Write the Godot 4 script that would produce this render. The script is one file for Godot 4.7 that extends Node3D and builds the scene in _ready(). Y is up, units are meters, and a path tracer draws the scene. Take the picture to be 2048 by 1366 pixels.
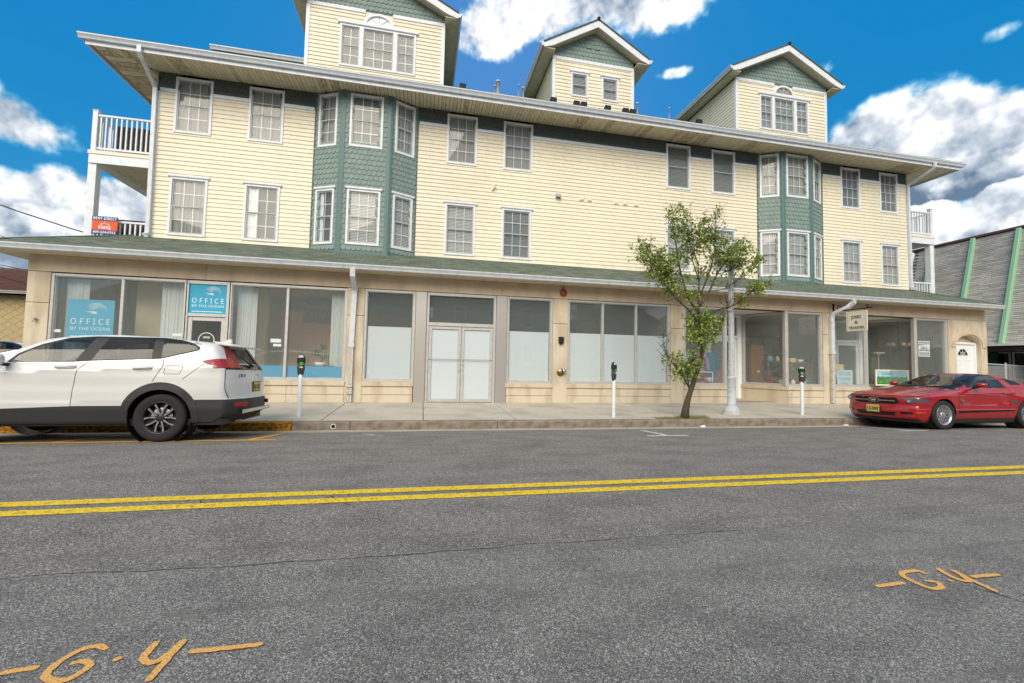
extends Node3D

const CAM := Vector3(0, 1.36, 0)
const ZF := -12.6      # plane of the shop fronts
const ZU := -13.9      # plane of the upper storeys
var rng := RandomNumberGenerator.new()
var M := {}
var SH := {}
var names := {}


func _ready() -> void:
	rng.seed = 20
	var cam := Camera3D.new()
	cam.name = "camera"
	cam.position = CAM
	cam.keep_aspect = Camera3D.KEEP_HEIGHT
	cam.fov = rad_to_deg(2.0 * atan(683.0 / 865.0))
	cam.near = 0.05
	cam.far = 2000.0
	cam.basis = Basis(Vector3.UP, deg_to_rad(-11.66)) * Basis(Vector3.RIGHT, deg_to_rad(3.0)) * Basis(Vector3.BACK, deg_to_rad(1.2))
	add_child(cam)
	cam.current = true
	var sun := DirectionalLight3D.new()
	sun.name = "sun"
	sun.light_energy = SUN_ENERGY
	sun.light_color = Color(1.0, 0.95, 0.87)
	sun.light_angular_distance = 45.0
	sun.shadow_enabled = true
	sun.position = Vector3(0, 30, 0)
	sun.basis = Basis.looking_at(Vector3(0.30, -0.62, -0.80).normalized(), Vector3.UP)
	add_child(sun)
	var env := Environment.new()
	env.background_mode = Environment.BG_SKY
	env.sky = Sky.new()
	var pano := PanoramaSkyMaterial.new()
	pano.panorama = sky_picture()
	env.sky.sky_material = pano
	env.background_energy_multiplier = SKY_ENERGY
	env.tonemap_mode = Environment.TONE_MAPPER_LINEAR
	env.tonemap_exposure = EXPOSURE
	env.sdfgi_enabled = true
	env.ssao_enabled = true
	env.ssil_enabled = true
	var we := WorldEnvironment.new()
	we.name = "environment"
	we.environment = env
	add_child(we)

	materials()
	ground()
	building()
	storefront()
	interiors()
	neighbours()
	across()
	street_things()
	cars()
	tree()


const SUN_ENERGY := 0.52
const SKY_ENERGY := 0.66
const EXPOSURE := 1.98


# ---------------------------------------------------------------- sky
func sky_picture() -> ImageTexture:
	var w := 4096
	var h := 2048
	var bytes := PackedByteArray()
	bytes.resize(w * h * 3)
	var n1 := FastNoiseLite.new()
	n1.seed = 5
	n1.noise_type = FastNoiseLite.TYPE_SIMPLEX_SMOOTH
	n1.frequency = 2.6
	n1.fractal_type = FastNoiseLite.FRACTAL_FBM
	n1.fractal_octaves = 6
	n1.fractal_gain = 0.56
	var n2 := FastNoiseLite.new()
	n2.seed = 11
	n2.noise_type = FastNoiseLite.TYPE_SIMPLEX_SMOOTH
	n2.frequency = 9.0
	n2.fractal_type = FastNoiseLite.FRACTAL_FBM
	n2.fractal_octaves = 6
	n2.fractal_gain = 0.58
	# clouds in view: azimuth, elevation, half width, half height (degrees), density, darkness of the underside
	var C := [
		[20.0, 41.5, 15.0, 4.6, 1.5, 0.12], [9.0, 38.6, 7.0, 2.8, 1.3, 0.1], [29.0, 40.6, 8.5, 2.6, 1.1, 0.1], [6.5, 36.9, 4.0, 1.5, 0.9, 0.1], [33.0, 39.0, 4.5, 1.6, 0.7, 0.1],
		[31.7, 33.4, 2.8, 0.7, 0.6, 0.1], [48.6, 30.0, 3.8, 1.6, 0.9, 0.15], [53.5, 31.6, 2.4, 0.7, 0.4, 0.1], [60.6, 28.2, 1.8, 0.9, 0.6, 0.1],
		[53.5, 22.4, 6.5, 3.8, 1.5, 0.30], [60.5, 20.9, 7.0, 3.6, 1.6, 0.45], [67.0, 20.6, 7.0, 4.2, 1.6, 0.5], [59.0, 17.5, 8.0, 1.7, 1.8, 1.9], [67.0, 16.9, 8.0, 1.9, 1.8, 1.8],
		[56.5, 14.2, 8.0, 1.5, 1.5, 0.08], [64.0, 14.7, 7.0, 1.8, 1.5, 0.12], [58.0, 11.2, 13.0, 2.8, 1.6, 0.8],
		[-39.0, 19.4, 4.6, 2.0, 1.7, 0.3], [-36.0, 20.6, 3.6, 0.7, 0.9, 0.1], [-41.5, 21.0, 3.0, 1.6, 1.3, 0.1], [-46.0, 19.0, 5.0, 2.6, 1.4, 0.4],
		[-38.5, 14.2, 6.0, 1.9, 1.5, 0.35], [-35.0, 15.0, 4.0, 2.0, 1.4, 0.35], [-31.0, 14.0, 4.5, 2.6, 1.5, 0.4], [-37.0, 11.8, 9.0, 2.0, 1.6, 0.9],
		[-33.0, 10.8, 9.0, 2.4, 1.6, 0.6], [-38.0, 8.4, 12.0, 2.6, 1.6, 0.6]]
	for y in h:
		var el := (0.5 - (y + 0.5) / h) * PI
		var eld := rad_to_deg(el)
		var ce := cos(el)
		var se := sin(el)
		for x in w:
			var azd := fposmod((x + 0.5) / w * 360.0 + 180.0, 360.0) - 180.0
			if (x % 4 or y % 4) and (eld < 0.0 or eld > 56.5 or absf(azd - 12.0) > 70.5):
				# away from the camera's view a coarser grid is enough
				var k0 := (y - y % 4) * w * 3 + (x - x % 4) * 3
				var k1 := (y * w + x) * 3
				bytes[k1] = bytes[k0]
				bytes[k1 + 1] = bytes[k0 + 1]
				bytes[k1 + 2] = bytes[k0 + 2]
				continue
			var az := deg_to_rad(azd)
			var col: Color
			if eld < 0.0:
				col = Color(0.46, 0.47, 0.48)
			else:
				var d := Vector3(sin(az) * ce, se, -cos(az) * ce)
				# clear air: deep blue to the sides and above, paler in the middle and low down
				var mid := exp(-pow((azd - 9.0) / 26.0, 2.0))
				var low := exp(-eld / 11.0)
				var r := lerpf(0.05, 0.27, mid)
				var g := lerpf(0.455, 0.49, mid)
				var b := lerpf(0.70, 0.735, mid)
				r = lerpf(r, 0.58, low * 0.9)
				g = lerpf(g, 0.71, low * 0.9)
				b = lerpf(b, 0.80, low * 0.9)
				var a := 0.0
				var dark := 0.0
				var up := 0.0
				var f := n1.get_noise_3dv(d)
				if absf(azd - 12.0) < 70.0 and eld < 56.0:
					var fine := n2.get_noise_3dv(d)
					for c: Array in C:
						var u: float = (azd - c[0]) / c[2]
						if u > 1.7 or u < -1.7:
							continue
						var v: float = (eld - c[1]) / c[3]
						if v > 1.8 or v < -1.8:
							continue
						var q: float = c[4] - (u * u + v * v) + f * 1.35 + fine * 1.15
						if q > 0.0:
							q = minf(q * 1.5, 1.0)
							q = q * q * (3.0 - 2.0 * q)
							if q > a * 0.6:
								dark = lerpf(dark, c[5], q)
								up = lerpf(up, v, q)
							a = a + q - a * q
					a = minf(a, 1.0)
					var bil := n2.get_noise_3dv(d + Vector3(0.012, 0.022, 0.0)) - fine
					var s := clampf(dark * (0.46 - 0.40 * up) - fine * 0.30 + bil * 0.85 - f * 0.15, 0.0, 0.92)
					var cr := lerpf(0.90, 0.33, s)
					var cg := lerpf(0.91, 0.42, s)
					var cb := lerpf(0.925, 0.52, s)
					r = lerpf(r, cr, a)
					g = lerpf(g, cg, a)
					b = lerpf(b, cb, a)
				else:
					var fine2 := n2.get_noise_3dv(d)
					a = smoothstep(-0.36, 0.08, f + fine2 * 0.2)  # unseen clouds thickened to whiten and soften the daylight
					var s2 := clampf(0.22 - fine2 * 0.35 - f * 0.1, 0.0, 0.7)
					r = lerpf(r, lerpf(0.90, 0.42, s2), a)
					g = lerpf(g, lerpf(0.91, 0.48, s2), a)
					b = lerpf(b, lerpf(0.925, 0.55, s2), a)
				col = Color(r, g, b)
			var k := (y * w + x) * 3
			bytes[k] = int(clampf(col.r, 0, 1) * 255)
			bytes[k + 1] = int(clampf(col.g, 0, 1) * 255)
			bytes[k + 2] = int(clampf(col.b, 0, 1) * 255)
	return ImageTexture.create_from_image(Image.create_from_data(w, h, false, Image.FORMAT_RGB8, bytes))


# ---------------------------------------------------------------- naming
func numbered(called: String) -> String:
	names[called] = names.get(called, 0) + 1
	return called if names[called] == 1 else "%s_%03d" % [called, names[called] - 1]


func tag(o: Node, label := "", category := "", group := "", kind := "") -> Node:
	for p in [["label", label], ["category", category], ["group", group], ["kind", kind]]:
		if p[1]:
			o.set_meta(p[0], p[1])
	return o


func thing(called: String, label: String, category: String, at := Vector3.ZERO, group := "", turn := 0.0) -> Node3D:
	var o := Node3D.new()
	o.name = numbered(called)
	o.position = at
	o.rotation.y = turn
	add_child(o, true)
	tag(o, label, category, group)
	return o


# ---------------------------------------------------------------- mesh helpers
func st(smooth := false) -> SurfaceTool:
	var s := SurfaceTool.new()
	s.begin(Mesh.PRIMITIVE_TRIANGLES)
	s.set_smooth_group(0 if smooth else -1)
	return s


func put(called: String, mesh: Mesh, m: Material, parent: Node = self, at := Vector3.ZERO) -> MeshInstance3D:
	var o := MeshInstance3D.new()
	o.name = numbered(called) if parent == self else called
	o.mesh = mesh
	o.material_override = m
	o.position = at
	parent.add_child(o, true)
	return o


func obj(called: String, s: SurfaceTool, m: Material, parent: Node = self, at := Vector3.ZERO) -> MeshInstance3D:
	s.generate_normals()
	return put(called, s.commit(), m, parent, at)


func struct(called: String, s: SurfaceTool, m: Material) -> MeshInstance3D:
	var o := obj(called, s, m)
	o.set_meta("kind", "structure")
	return o


func tri(s: SurfaceTool, a: Vector3, b: Vector3, c: Vector3) -> void:
	s.add_vertex(a)
	s.add_vertex(c)
	s.add_vertex(b)


# corners counter-clockwise as seen from outside
func quad(s: SurfaceTool, a: Vector3, b: Vector3, c: Vector3, d: Vector3) -> void:
	tri(s, a, b, c)
	tri(s, a, c, d)


func hexa(s: SurfaceTool, p: Array) -> void:
	# p: 0..3 bottom (counter-clockwise from above: -x+z, +x+z, +x-z, -x-z), 4..7 top
	quad(s, p[0], p[1], p[5], p[4])
	quad(s, p[1], p[2], p[6], p[5])
	quad(s, p[2], p[3], p[7], p[6])
	quad(s, p[3], p[0], p[4], p[7])
	quad(s, p[4], p[5], p[6], p[7])
	quad(s, p[3], p[2], p[1], p[0])


func box(s: SurfaceTool, lo: Vector3, hi: Vector3, t := Transform3D()) -> void:
	hexa(s, [t * Vector3(lo.x, lo.y, hi.z), t * Vector3(hi.x, lo.y, hi.z), t * Vector3(hi.x, lo.y, lo.z), t * Vector3(lo.x, lo.y, lo.z),
		t * Vector3(lo.x, hi.y, hi.z), t * Vector3(hi.x, hi.y, hi.z), t * Vector3(hi.x, hi.y, lo.z), t * Vector3(lo.x, hi.y, lo.z)])


# box whose +z edges are chamfered
func bevel(s: SurfaceTool, lo: Vector3, hi: Vector3, r: float, t := Transform3D()) -> void:
	var b := []
	for p in [Vector2(lo.x, lo.y), Vector2(hi.x, lo.y), Vector2(hi.x, hi.y), Vector2(lo.x, hi.y)]:
		b.append(p)
	var back := []
	var mid := []
	var front := []
	for i in 4:
		var p: Vector2 = b[i]
		var inx := r if i == 0 or i == 3 else -r
		var iny := r if i < 2 else -r
		back.append(t * Vector3(p.x, p.y, lo.z))
		mid.append(t * Vector3(p.x, p.y, hi.z - r))
		front.append(t * Vector3(p.x + inx, p.y + iny, hi.z))
	for i in 4:
		var j := (i + 1) % 4
		quad(s, back[i], back[j], mid[j], mid[i])
		quad(s, mid[i], mid[j], front[j], front[i])
	quad(s, front[0], front[1], front[2], front[3])
	quad(s, back[3], back[2], back[1], back[0])


func ring_pts(c: Vector3, d: Vector3, r: float, n: int, side := Vector3.ZERO) -> Array:
	d = d.normalized()
	var u := side
	if u == Vector3.ZERO:
		u = Vector3.UP if absf(d.y) < 0.9 else Vector3.RIGHT
	u = (u - d * u.dot(d)).normalized()
	var v := d.cross(u)
	var out := []
	for i in n:
		var a := TAU * i / n
		out.append(c + (u * cos(a) + v * sin(a)) * r)
	return out


# swept tube through points; r a number or one radius per point
func tube(s: SurfaceTool, pts: Array, r, n := 8, caps := true) -> void:
	var rings := []
	for i in pts.size():
		var d: Vector3 = pts[mini(i + 1, pts.size() - 1)] - pts[maxi(i - 1, 0)]
		rings.append(ring_pts(pts[i], d, r[i] if r is Array else r, n))
	for i in pts.size() - 1:
		for k in n:
			var l := (k + 1) % n
			quad(s, rings[i][k], rings[i][l], rings[i + 1][l], rings[i + 1][k])
	if caps:
		for k in range(1, n - 1):
			tri(s, rings[0][0], rings[0][k + 1], rings[0][k])
			var e: Array = rings[-1]
			tri(s, e[0], e[k], e[k + 1])


# rectangular pipe through points, w across (along x mostly), dp deep
func pipe(s: SurfaceTool, pts: Array, w: float, dp: float) -> void:
	var rings := []
	for i in pts.size():
		var d: Vector3 = (pts[mini(i + 1, pts.size() - 1)] - pts[maxi(i - 1, 0)]).normalized()
		var u := Vector3.RIGHT
		u = (u - d * u.dot(d)).normalized()
		var v := u.cross(d)
		rings.append([pts[i] - u * w / 2 - v * dp / 2, pts[i] + u * w / 2 - v * dp / 2, pts[i] + u * w / 2 + v * dp / 2, pts[i] - u * w / 2 + v * dp / 2])
	for i in pts.size() - 1:
		for k in 4:
			var l := (k + 1) % 4
			quad(s, rings[i][k], rings[i + 1][k], rings[i + 1][l], rings[i][l])
	quad(s, rings[0][0], rings[0][1], rings[0][2], rings[0][3])
	quad(s, rings[-1][3], rings[-1][2], rings[-1][1], rings[-1][0])


# turned shape: profile of (radius, height) from bottom to top about +y, carried by t
func lathe(s: SurfaceTool, prof: Array, n := 16, t := Transform3D()) -> void:
	for i in prof.size() - 1:
		for k in n:
			var a := TAU * k / n
			var b := TAU * (k + 1) / n
			var p: Vector2 = prof[i]
			var q: Vector2 = prof[i + 1]
			var a0 := t * Vector3(cos(a) * p.x, p.y, -sin(a) * p.x)
			var a1 := t * Vector3(cos(b) * p.x, p.y, -sin(b) * p.x)
			var b0 := t * Vector3(cos(a) * q.x, q.y, -sin(a) * q.x)
			var b1 := t * Vector3(cos(b) * q.x, q.y, -sin(b) * q.x)
			if p.x > 1e-5:
				tri(s, a0, a1, b1)
			if q.x > 1e-5:
				tri(s, a0, b1, b0)


# polygon in x,y (any turn) extruded from z0 to z1 and carried by t
func prism(s: SurfaceTool, poly: PackedVector2Array, z0: float, z1: float, t := Transform3D(), back := true) -> void:
	if Geometry2D.is_polygon_clockwise(poly):
		poly = poly.duplicate()
		poly.reverse()
	var idx := Geometry2D.triangulate_polygon(poly)
	for i in range(0, idx.size(), 3):
		var a := poly[idx[i]]
		var b := poly[idx[i + 1]]
		var c := poly[idx[i + 2]]
		if (b - a).cross(c - a) < 0:
			var q := b
			b = c
			c = q
		tri(s, t * Vector3(a.x, a.y, z1), t * Vector3(b.x, b.y, z1), t * Vector3(c.x, c.y, z1))
		if back:
			tri(s, t * Vector3(a.x, a.y, z0), t * Vector3(c.x, c.y, z0), t * Vector3(b.x, b.y, z0))
	for i in poly.size():
		var a := poly[i]
		var b := poly[(i + 1) % poly.size()]
		quad(s, t * Vector3(a.x, a.y, z0), t * Vector3(b.x, b.y, z0), t * Vector3(b.x, b.y, z1), t * Vector3(a.x, a.y, z1))


func pv(a: Array) -> PackedVector2Array:
	var o := PackedVector2Array()
	for i in range(0, a.size(), 2):
		o.append(Vector2(a[i], a[i + 1]))
	return o


func frame4(s: SurfaceTool, x0: float, x1: float, y0: float, y1: float, w: float, z0: float, z1: float, t := Transform3D()) -> void:
	bevel(s, Vector3(x0, y0, z0), Vector3(x0 + w, y1, z1), 0.006, t)
	bevel(s, Vector3(x1 - w, y0, z0), Vector3(x1, y1, z1), 0.006, t)
	bevel(s, Vector3(x0 + w, y1 - w, z0), Vector3(x1 - w, y1, z1 - 0.002), 0.006, t)
	bevel(s, Vector3(x0 + w, y0, z0), Vector3(x1 - w, y0 + w, z1 - 0.002), 0.006, t)


func letters(called: String, text: String, at: Vector3, height: float, m: Material, parent: Node, bold := false, serif := false, width := 0.0, turn := 0.0, depth := 0.004) -> MeshInstance3D:
	var f := SystemFont.new()
	f.font_names = PackedStringArray(["Droid Serif" if serif else "Droid Sans"])
	f.font_weight = 700 if bold else 400
	var tm := TextMesh.new()
	tm.text = text
	tm.font = f
	tm.font_size = 48
	tm.pixel_size = height / 34.0
	tm.depth = depth
	tm.curve_step = 2.0
	var o := put(called, tm, m, parent, at)
	o.rotation.y = turn
	if width > 0.0:
		var ab := tm.get_aabb()
		if ab.size.x > 0.001:
			o.scale.x = width / ab.size.x
	return o


# ---------------------------------------------------------------- materials
func noise_tex(kind: int, freq: float, oct: int, ramp: Array, size := 512, sd := 1, cell := -1, normal := false, bump := 2.0) -> NoiseTexture2D:
	var n := FastNoiseLite.new()
	n.seed = sd
	n.noise_type = kind
	n.frequency = freq
	n.fractal_type = FastNoiseLite.FRACTAL_FBM if oct > 1 else FastNoiseLite.FRACTAL_NONE
	n.fractal_octaves = oct
	if cell >= 0:
		n.cellular_return_type = cell
	var t := NoiseTexture2D.new()
	t.width = size
	t.height = size
	t.seamless = true
	t.noise = n
	t.as_normal_map = normal
	t.bump_strength = bump
	if ramp.size():
		var g := Gradient.new()
		g.offsets = PackedFloat32Array(ramp.map(func(p): return p[0]))
		g.colors = PackedColorArray(ramp.map(func(p): return p[1]))
		t.color_ramp = g
	return t


func mat(c: Color, rough := 0.7, metal := 0.0) -> StandardMaterial3D:
	var m := StandardMaterial3D.new()
	m.albedo_color = c
	m.roughness = rough
	m.metallic = metal
	return m


# a material whose colour c is multiplied by a grey pattern laid in world space, one tile per `tile` metres
func grained(c: Color, rough: float, tile: float, tex: Texture2D, tex2: Texture2D = null, tile2 := 5.0, bump: Texture2D = null, bump_cm := 0.1) -> StandardMaterial3D:
	var m := mat(c, rough)
	m.albedo_texture = tex
	m.uv1_triplanar = true
	m.uv1_world_triplanar = true
	m.uv1_scale = Vector3.ONE / tile
	if tex2:
		m.detail_enabled = true
		m.detail_albedo = tex2
		m.detail_blend_mode = BaseMaterial3D.BLEND_MODE_MUL
		m.detail_uv_layer = BaseMaterial3D.DETAIL_UV_2
		m.uv2_triplanar = true
		m.uv2_world_triplanar = true
		m.uv2_scale = Vector3.ONE / tile2
	if bump:
		m.heightmap_enabled = true
		m.heightmap_texture = bump
		m.heightmap_scale = bump_cm
	return m


func g(v: float) -> Color:
	return Color(v, v, v)


func glass(c: Color, a: float) -> StandardMaterial3D:
	var m := mat(Color(c.r, c.g, c.b, a), 0.02)
	m.transparency = BaseMaterial3D.TRANSPARENCY_ALPHA
	return m


func materials() -> void:
	var S := FastNoiseLite.TYPE_SIMPLEX_SMOOTH
	var CE := FastNoiseLite.TYPE_CELLULAR
	var VAL := FastNoiseLite.RETURN_CELL_VALUE
	var soft := noise_tex(S, 0.012, 5, [[0.0, g(0.80)], [0.5, g(0.95)], [1.0, g(1.0)]], 512, 3)
	var blotch := noise_tex(S, 0.006, 4, [[0.0, g(0.87)], [0.45, g(0.96)], [0.6, g(1.0)], [1.0, g(0.96)]], 512, 8)
	var speck := noise_tex(CE, 0.21, 1, [[0.0, Color(0.40, 0.39, 0.39)], [0.3, Color(0.56, 0.55, 0.54)], [0.62, Color(0.66, 0.65, 0.64)], [0.84, Color(0.78, 0.77, 0.75)], [0.94, Color(0.97, 0.96, 0.94)], [1.0, Color(1, 1, 1)]], 1024, 4, VAL)
	var speck_h := noise_tex(CE, 0.21, 1, [[0.0, g(0.9)], [1.0, g(0.2)]], 1024, 4, FastNoiseLite.RETURN_DISTANCE)
	var road_patch := noise_tex(S, 0.01, 5, [[0.0, g(0.84)], [0.38, g(0.93)], [0.6, g(0.98)], [1.0, g(1.0)]], 1024, 6)
	M.asphalt = grained(Color(0.79, 0.765, 0.74), 0.9, 1.3, speck, road_patch, 7.0, speck_h, 0.25)
	M.asphalt.uv2_scale = Vector3(0.09, 0.1, 0.21)
	M.asphalt_new = grained(Color(0.80, 0.785, 0.765), 0.9, 1.0, speck, road_patch, 6.0, speck_h, 0.2)
	M.asphalt_new.uv2_scale = Vector3(0.10, 0.1, 0.27)
	var fine := noise_tex(S, 0.09, 4, [[0.0, g(0.78)], [0.5, g(0.95)], [1.0, g(1.0)]], 512, 12)
	M.concrete = grained(Color(0.83, 0.79, 0.725), 0.9, 0.8, fine, blotch, 4.0)
	M.kerb = grained(Color(0.62, 0.57, 0.51), 0.9, 0.5, fine, noise_tex(S, 0.02, 5, [[0.0, g(0.72)], [0.4, g(0.88)], [0.7, g(1.0)], [1.0, g(1.0)]], 512, 31), 2.8, fine, 0.3)
	M.kerb_yellow = grained(Color(0.80, 0.55, 0.10), 0.8, 0.5, fine, noise_tex(S, 0.03, 5, [[0.0, Color(0.35, 0.3, 0.25)], [0.38, Color(0.75, 0.7, 0.6)], [0.6, g(1.0)], [1.0, g(1.0)]], 512, 32), 1.1)
	M.gutter_pan = grained(Color(0.78, 0.74, 0.67), 0.9, 0.6, fine, blotch, 2.0)
	# worn road paint: specks of the asphalt show through
	var worn := noise_tex(S, 0.06, 4, [[0.0, g(0.55)], [0.3, g(0.85)], [0.5, g(1.0)], [1.0, g(1.0)]], 512, 41)
	M.paint_yellow = grained(Color(0.99, 0.83, 0.18), 0.8, 0.7, worn, speck, 1.3)
	M.paint_yellow.detail_albedo = noise_tex(CE, 0.11, 1, [[0.0, g(0.72)], [0.25, g(0.95)], [1.0, g(1.0)]], 512, 42, VAL)
	M.paint_old = grained(Color(0.92, 0.68, 0.22), 0.8, 0.5, worn)
	M.paint_white = grained(Color(0.86, 0.86, 0.84), 0.8, 0.5, worn)
	M.paint_orange = grained(Color(0.96, 0.72, 0.40), 0.85, 0.35, worn)
	M.grout = mat(Color(0.22, 0.20, 0.18), 0.95)

	M.siding = grained(Color(0.97, 0.93, 0.825), 0.55, 0.9, noise_tex(S, 0.02, 4, [[0.0, g(0.93)], [0.5, g(0.985)], [1.0, g(1.0)]], 256, 51), blotch, 9.0)
	M.siding.detail_albedo = noise_tex(S, 0.006, 4, [[0.0, g(0.93)], [0.5, g(0.99)], [1.0, g(1.0)]], 256, 52)
	M.trim = grained(Color(0.93, 0.94, 0.955), 0.45, 1.0, noise_tex(S, 0.015, 4, [[0.0, g(0.92)], [0.5, g(0.98)], [1.0, g(1.0)]], 256, 53))
	M.cream_trim = mat(Color(0.93, 0.90, 0.82), 0.5)
	M.shingle = grained(Color(0.54, 0.61, 0.58), 0.7, 0.5, noise_tex(S, 0.03, 4, [[0.0, g(0.86)], [0.5, g(0.97)], [1.0, g(1.0)]], 256, 54))
	M.shingle_b = grained(Color(0.52, 0.595, 0.565), 0.7, 0.5, M.shingle.albedo_texture)
	M.shingle_c = grained(Color(0.56, 0.625, 0.60), 0.7, 0.5, M.shingle.albedo_texture)
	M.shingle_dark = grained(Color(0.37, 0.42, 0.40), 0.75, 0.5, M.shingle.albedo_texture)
	M.teal = mat(Color(0.36, 0.47, 0.46), 0.5)
	M.soffit = grained(Color(0.86, 0.82, 0.71), 0.6, 1.2, noise_tex(S, 0.02, 4, [[0.0, g(0.86)], [0.5, g(0.96)], [1.0, g(1.0)]], 256, 55))
	M.soffit_b = grained(Color(0.83, 0.785, 0.67), 0.6, 1.2, M.soffit.albedo_texture)
	# mildew stains on some slats
	M.soffit_stained = grained(Color(0.84, 0.80, 0.69), 0.7, 1.3, noise_tex(S, 0.016, 5, [[0.0, Color(0.60, 0.56, 0.50)], [0.42, Color(0.76, 0.73, 0.68)], [0.62, Color(0.95, 0.94, 0.92)], [1.0, g(1.0)]], 512, 56))
	M.soffit_stained.uv1_scale = Vector3(2.2, 1.0, 0.35)
	M.gutter = grained(Color(0.86, 0.88, 0.90), 0.35, 1.5, noise_tex(S, 0.02, 4, [[0.0, g(0.85)], [0.4, g(0.96)], [1.0, g(1.0)]], 256, 57))
	M.pipe_peel = grained(Color(0.93, 0.92, 0.89), 0.6, 0.32, noise_tex(S, 0.02, 5, [[0.0, Color(0.25, 0.22, 0.21)], [0.40, Color(0.42, 0.38, 0.36)], [0.44, Color(0.95, 0.95, 0.95)], [1.0, g(1.0)]], 512, 58))
	M.roof = grained(Color(0.40, 0.47, 0.42), 0.95, 0.4, noise_tex(S, 0.12, 3, [[0.0, g(0.65)], [1.0, g(1.0)]], 256, 59))
	M.tab = grained(Color(1, 1, 1), 0.95, 0.35, noise_tex(S, 0.14, 3, [[0.0, g(0.62)], [0.5, g(0.9)], [1.0, g(1.0)]], 256, 60))
	M.tab.vertex_color_use_as_albedo = true
	M.vshingle = grained(Color(1, 1, 1), 0.7, 0.5, M.shingle.albedo_texture)
	M.vshingle.vertex_color_use_as_albedo = true
	M.felt = mat(Color(0.10, 0.11, 0.10), 0.95)
	M.pane = glass(Color(0.80, 0.86, 0.85), 0.10)
	M.pane_dark = glass(Color(0.05, 0.06, 0.06), 0.55)
	M.blind = mat(Color(0.76, 0.76, 0.74), 0.7)
	M.blind_grey = mat(Color(0.52, 0.515, 0.50), 0.7)
	M.curtain = mat(Color(0.56, 0.55, 0.52), 0.9)
	M.curtain_white = mat(Color(0.88, 0.90, 0.89), 0.9)
	M.sash = mat(Color(0.72, 0.72, 0.70), 0.5)
	M.backing = mat(Color(0.30, 0.29, 0.27), 0.9)

	# limestone: streaks of rain dirt with their own outlines, grain below
	var streak := noise_tex(S, 0.010, 5, [[0.0, Color(0.86, 0.84, 0.82)], [0.38, Color(0.94, 0.93, 0.92)], [0.58, g(1.0)], [1.0, g(1.0)]], 512, 61)
	M.stone = grained(Color(0.86, 0.81, 0.715), 0.85, 0.45, noise_tex(S, 0.05, 4, [[0.0, g(0.9)], [0.5, g(0.98)], [1.0, g(1.0)]], 256, 62), streak, 3.0)
	M.stone.uv2_scale = Vector3(0.35, 0.12, 0.35)
	M.stone_b = M.stone.duplicate()
	M.stone_b.albedo_color = Color(0.845, 0.79, 0.69)
	M.stone_dirty = M.stone.duplicate()
	M.stone_dirty.albedo_color = Color(0.85, 0.785, 0.69)
	M.stone_dirty.detail_albedo = noise_tex(S, 0.012, 5, [[0.0, Color(0.84, 0.81, 0.79)], [0.4, Color(0.93, 0.92, 0.91)], [0.62, Color(0.97, 0.96, 0.94)], [1.0, g(1.0)]], 512, 63)
	M.stone_dirty.uv2_scale = Vector3(0.23, 0.09, 0.23)
	M.alu = grained(Color(0.80, 0.795, 0.78), 0.42, 0.8, M.trim.albedo_texture)
	M.alu.metallic = 0.25
	M.steel = mat(Color(0.74, 0.72, 0.705), 0.45, 0.7)
	M.film = mat(Color(0.84, 0.875, 0.89), 0.5)
	M.blue = mat(Color(0.05, 0.60, 0.78), 0.45)
	M.white = mat(Color(0.93, 0.94, 0.95), 0.5)
	M.cream = mat(Color(0.86, 0.79, 0.66), 0.85)
	M.black = mat(Color(0.06, 0.06, 0.065), 0.5)
	M.dark = mat(Color(0.13, 0.13, 0.135), 0.7)
	M.iron = mat(Color(0.10, 0.075, 0.07), 0.5, 0.4)
	M.red = mat(Color(0.60, 0.10, 0.10), 0.5)
	M.bell = mat(Color(0.60, 0.24, 0.15), 0.45)
	M.brass = mat(Color(0.55, 0.45, 0.22), 0.35, 0.8)
	M.chrome = mat(Color(0.78, 0.78, 0.79), 0.14, 0.9)
	M.meter = grained(Color(0.27, 0.26, 0.27), 0.5, 0.3, fine)
	M.post_white = grained(Color(0.90, 0.92, 0.93), 0.5, 0.4, soft)
	M.lamp_grey = grained(Color(0.80, 0.82, 0.84), 0.5, 0.7, soft)
	M.green_label = mat(Color(0.36, 0.66, 0.24), 0.5)
	M.wood = grained(Color(0.62, 0.42, 0.22), 0.6, 0.5, soft)
	M.wood.uv1_scale = Vector3(8, 1, 8)
	M.darkwood = mat(Color(0.30, 0.15, 0.10), 0.5)
	M.inwall = mat(Color(0.90, 0.85, 0.73), 0.9)
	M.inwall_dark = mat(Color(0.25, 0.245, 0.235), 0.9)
	M.inwall_peach = mat(Color(0.92, 0.76, 0.62), 0.9)
	M.inceil = mat(Color(0.93, 0.93, 0.91), 0.9)
	M.infloor = mat(Color(0.62, 0.57, 0.50), 0.8)
	M.leaf_in = mat(Color(0.22, 0.36, 0.14), 0.6)

	M.bark = grained(Color(0.42, 0.37, 0.30), 0.9, 0.25, noise_tex(S, 0.05, 4, [[0.0, g(0.45)], [0.5, g(0.8)], [1.0, g(1.0)]], 256, 71), null, 1.0, fine, 1.0)
	M.leaf = mat(Color(1, 1, 1), 0.55)
	M.leaf.vertex_color_use_as_albedo = true
	M.leaf.backlight_enabled = true
	M.leaf.backlight = Color(0.30, 0.42, 0.10)
	M.soil = grained(Color(0.36, 0.31, 0.24), 0.95, 0.4, fine, blotch, 1.0)
	M.tyre = grained(Color(0.17, 0.165, 0.165), 0.85, 0.3, fine)
	M.rim_dark = mat(Color(0.24, 0.24, 0.25), 0.4, 0.5)
	M.rim_bright = mat(Color(0.80, 0.80, 0.81), 0.25, 0.8)
	M.car_white = mat(Color(0.86, 0.86, 0.85), 0.35)
	M.car_white.clearcoat_enabled = true
	M.car_white.clearcoat = 0.8
	M.car_white.clearcoat_roughness = 0.05
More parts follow.
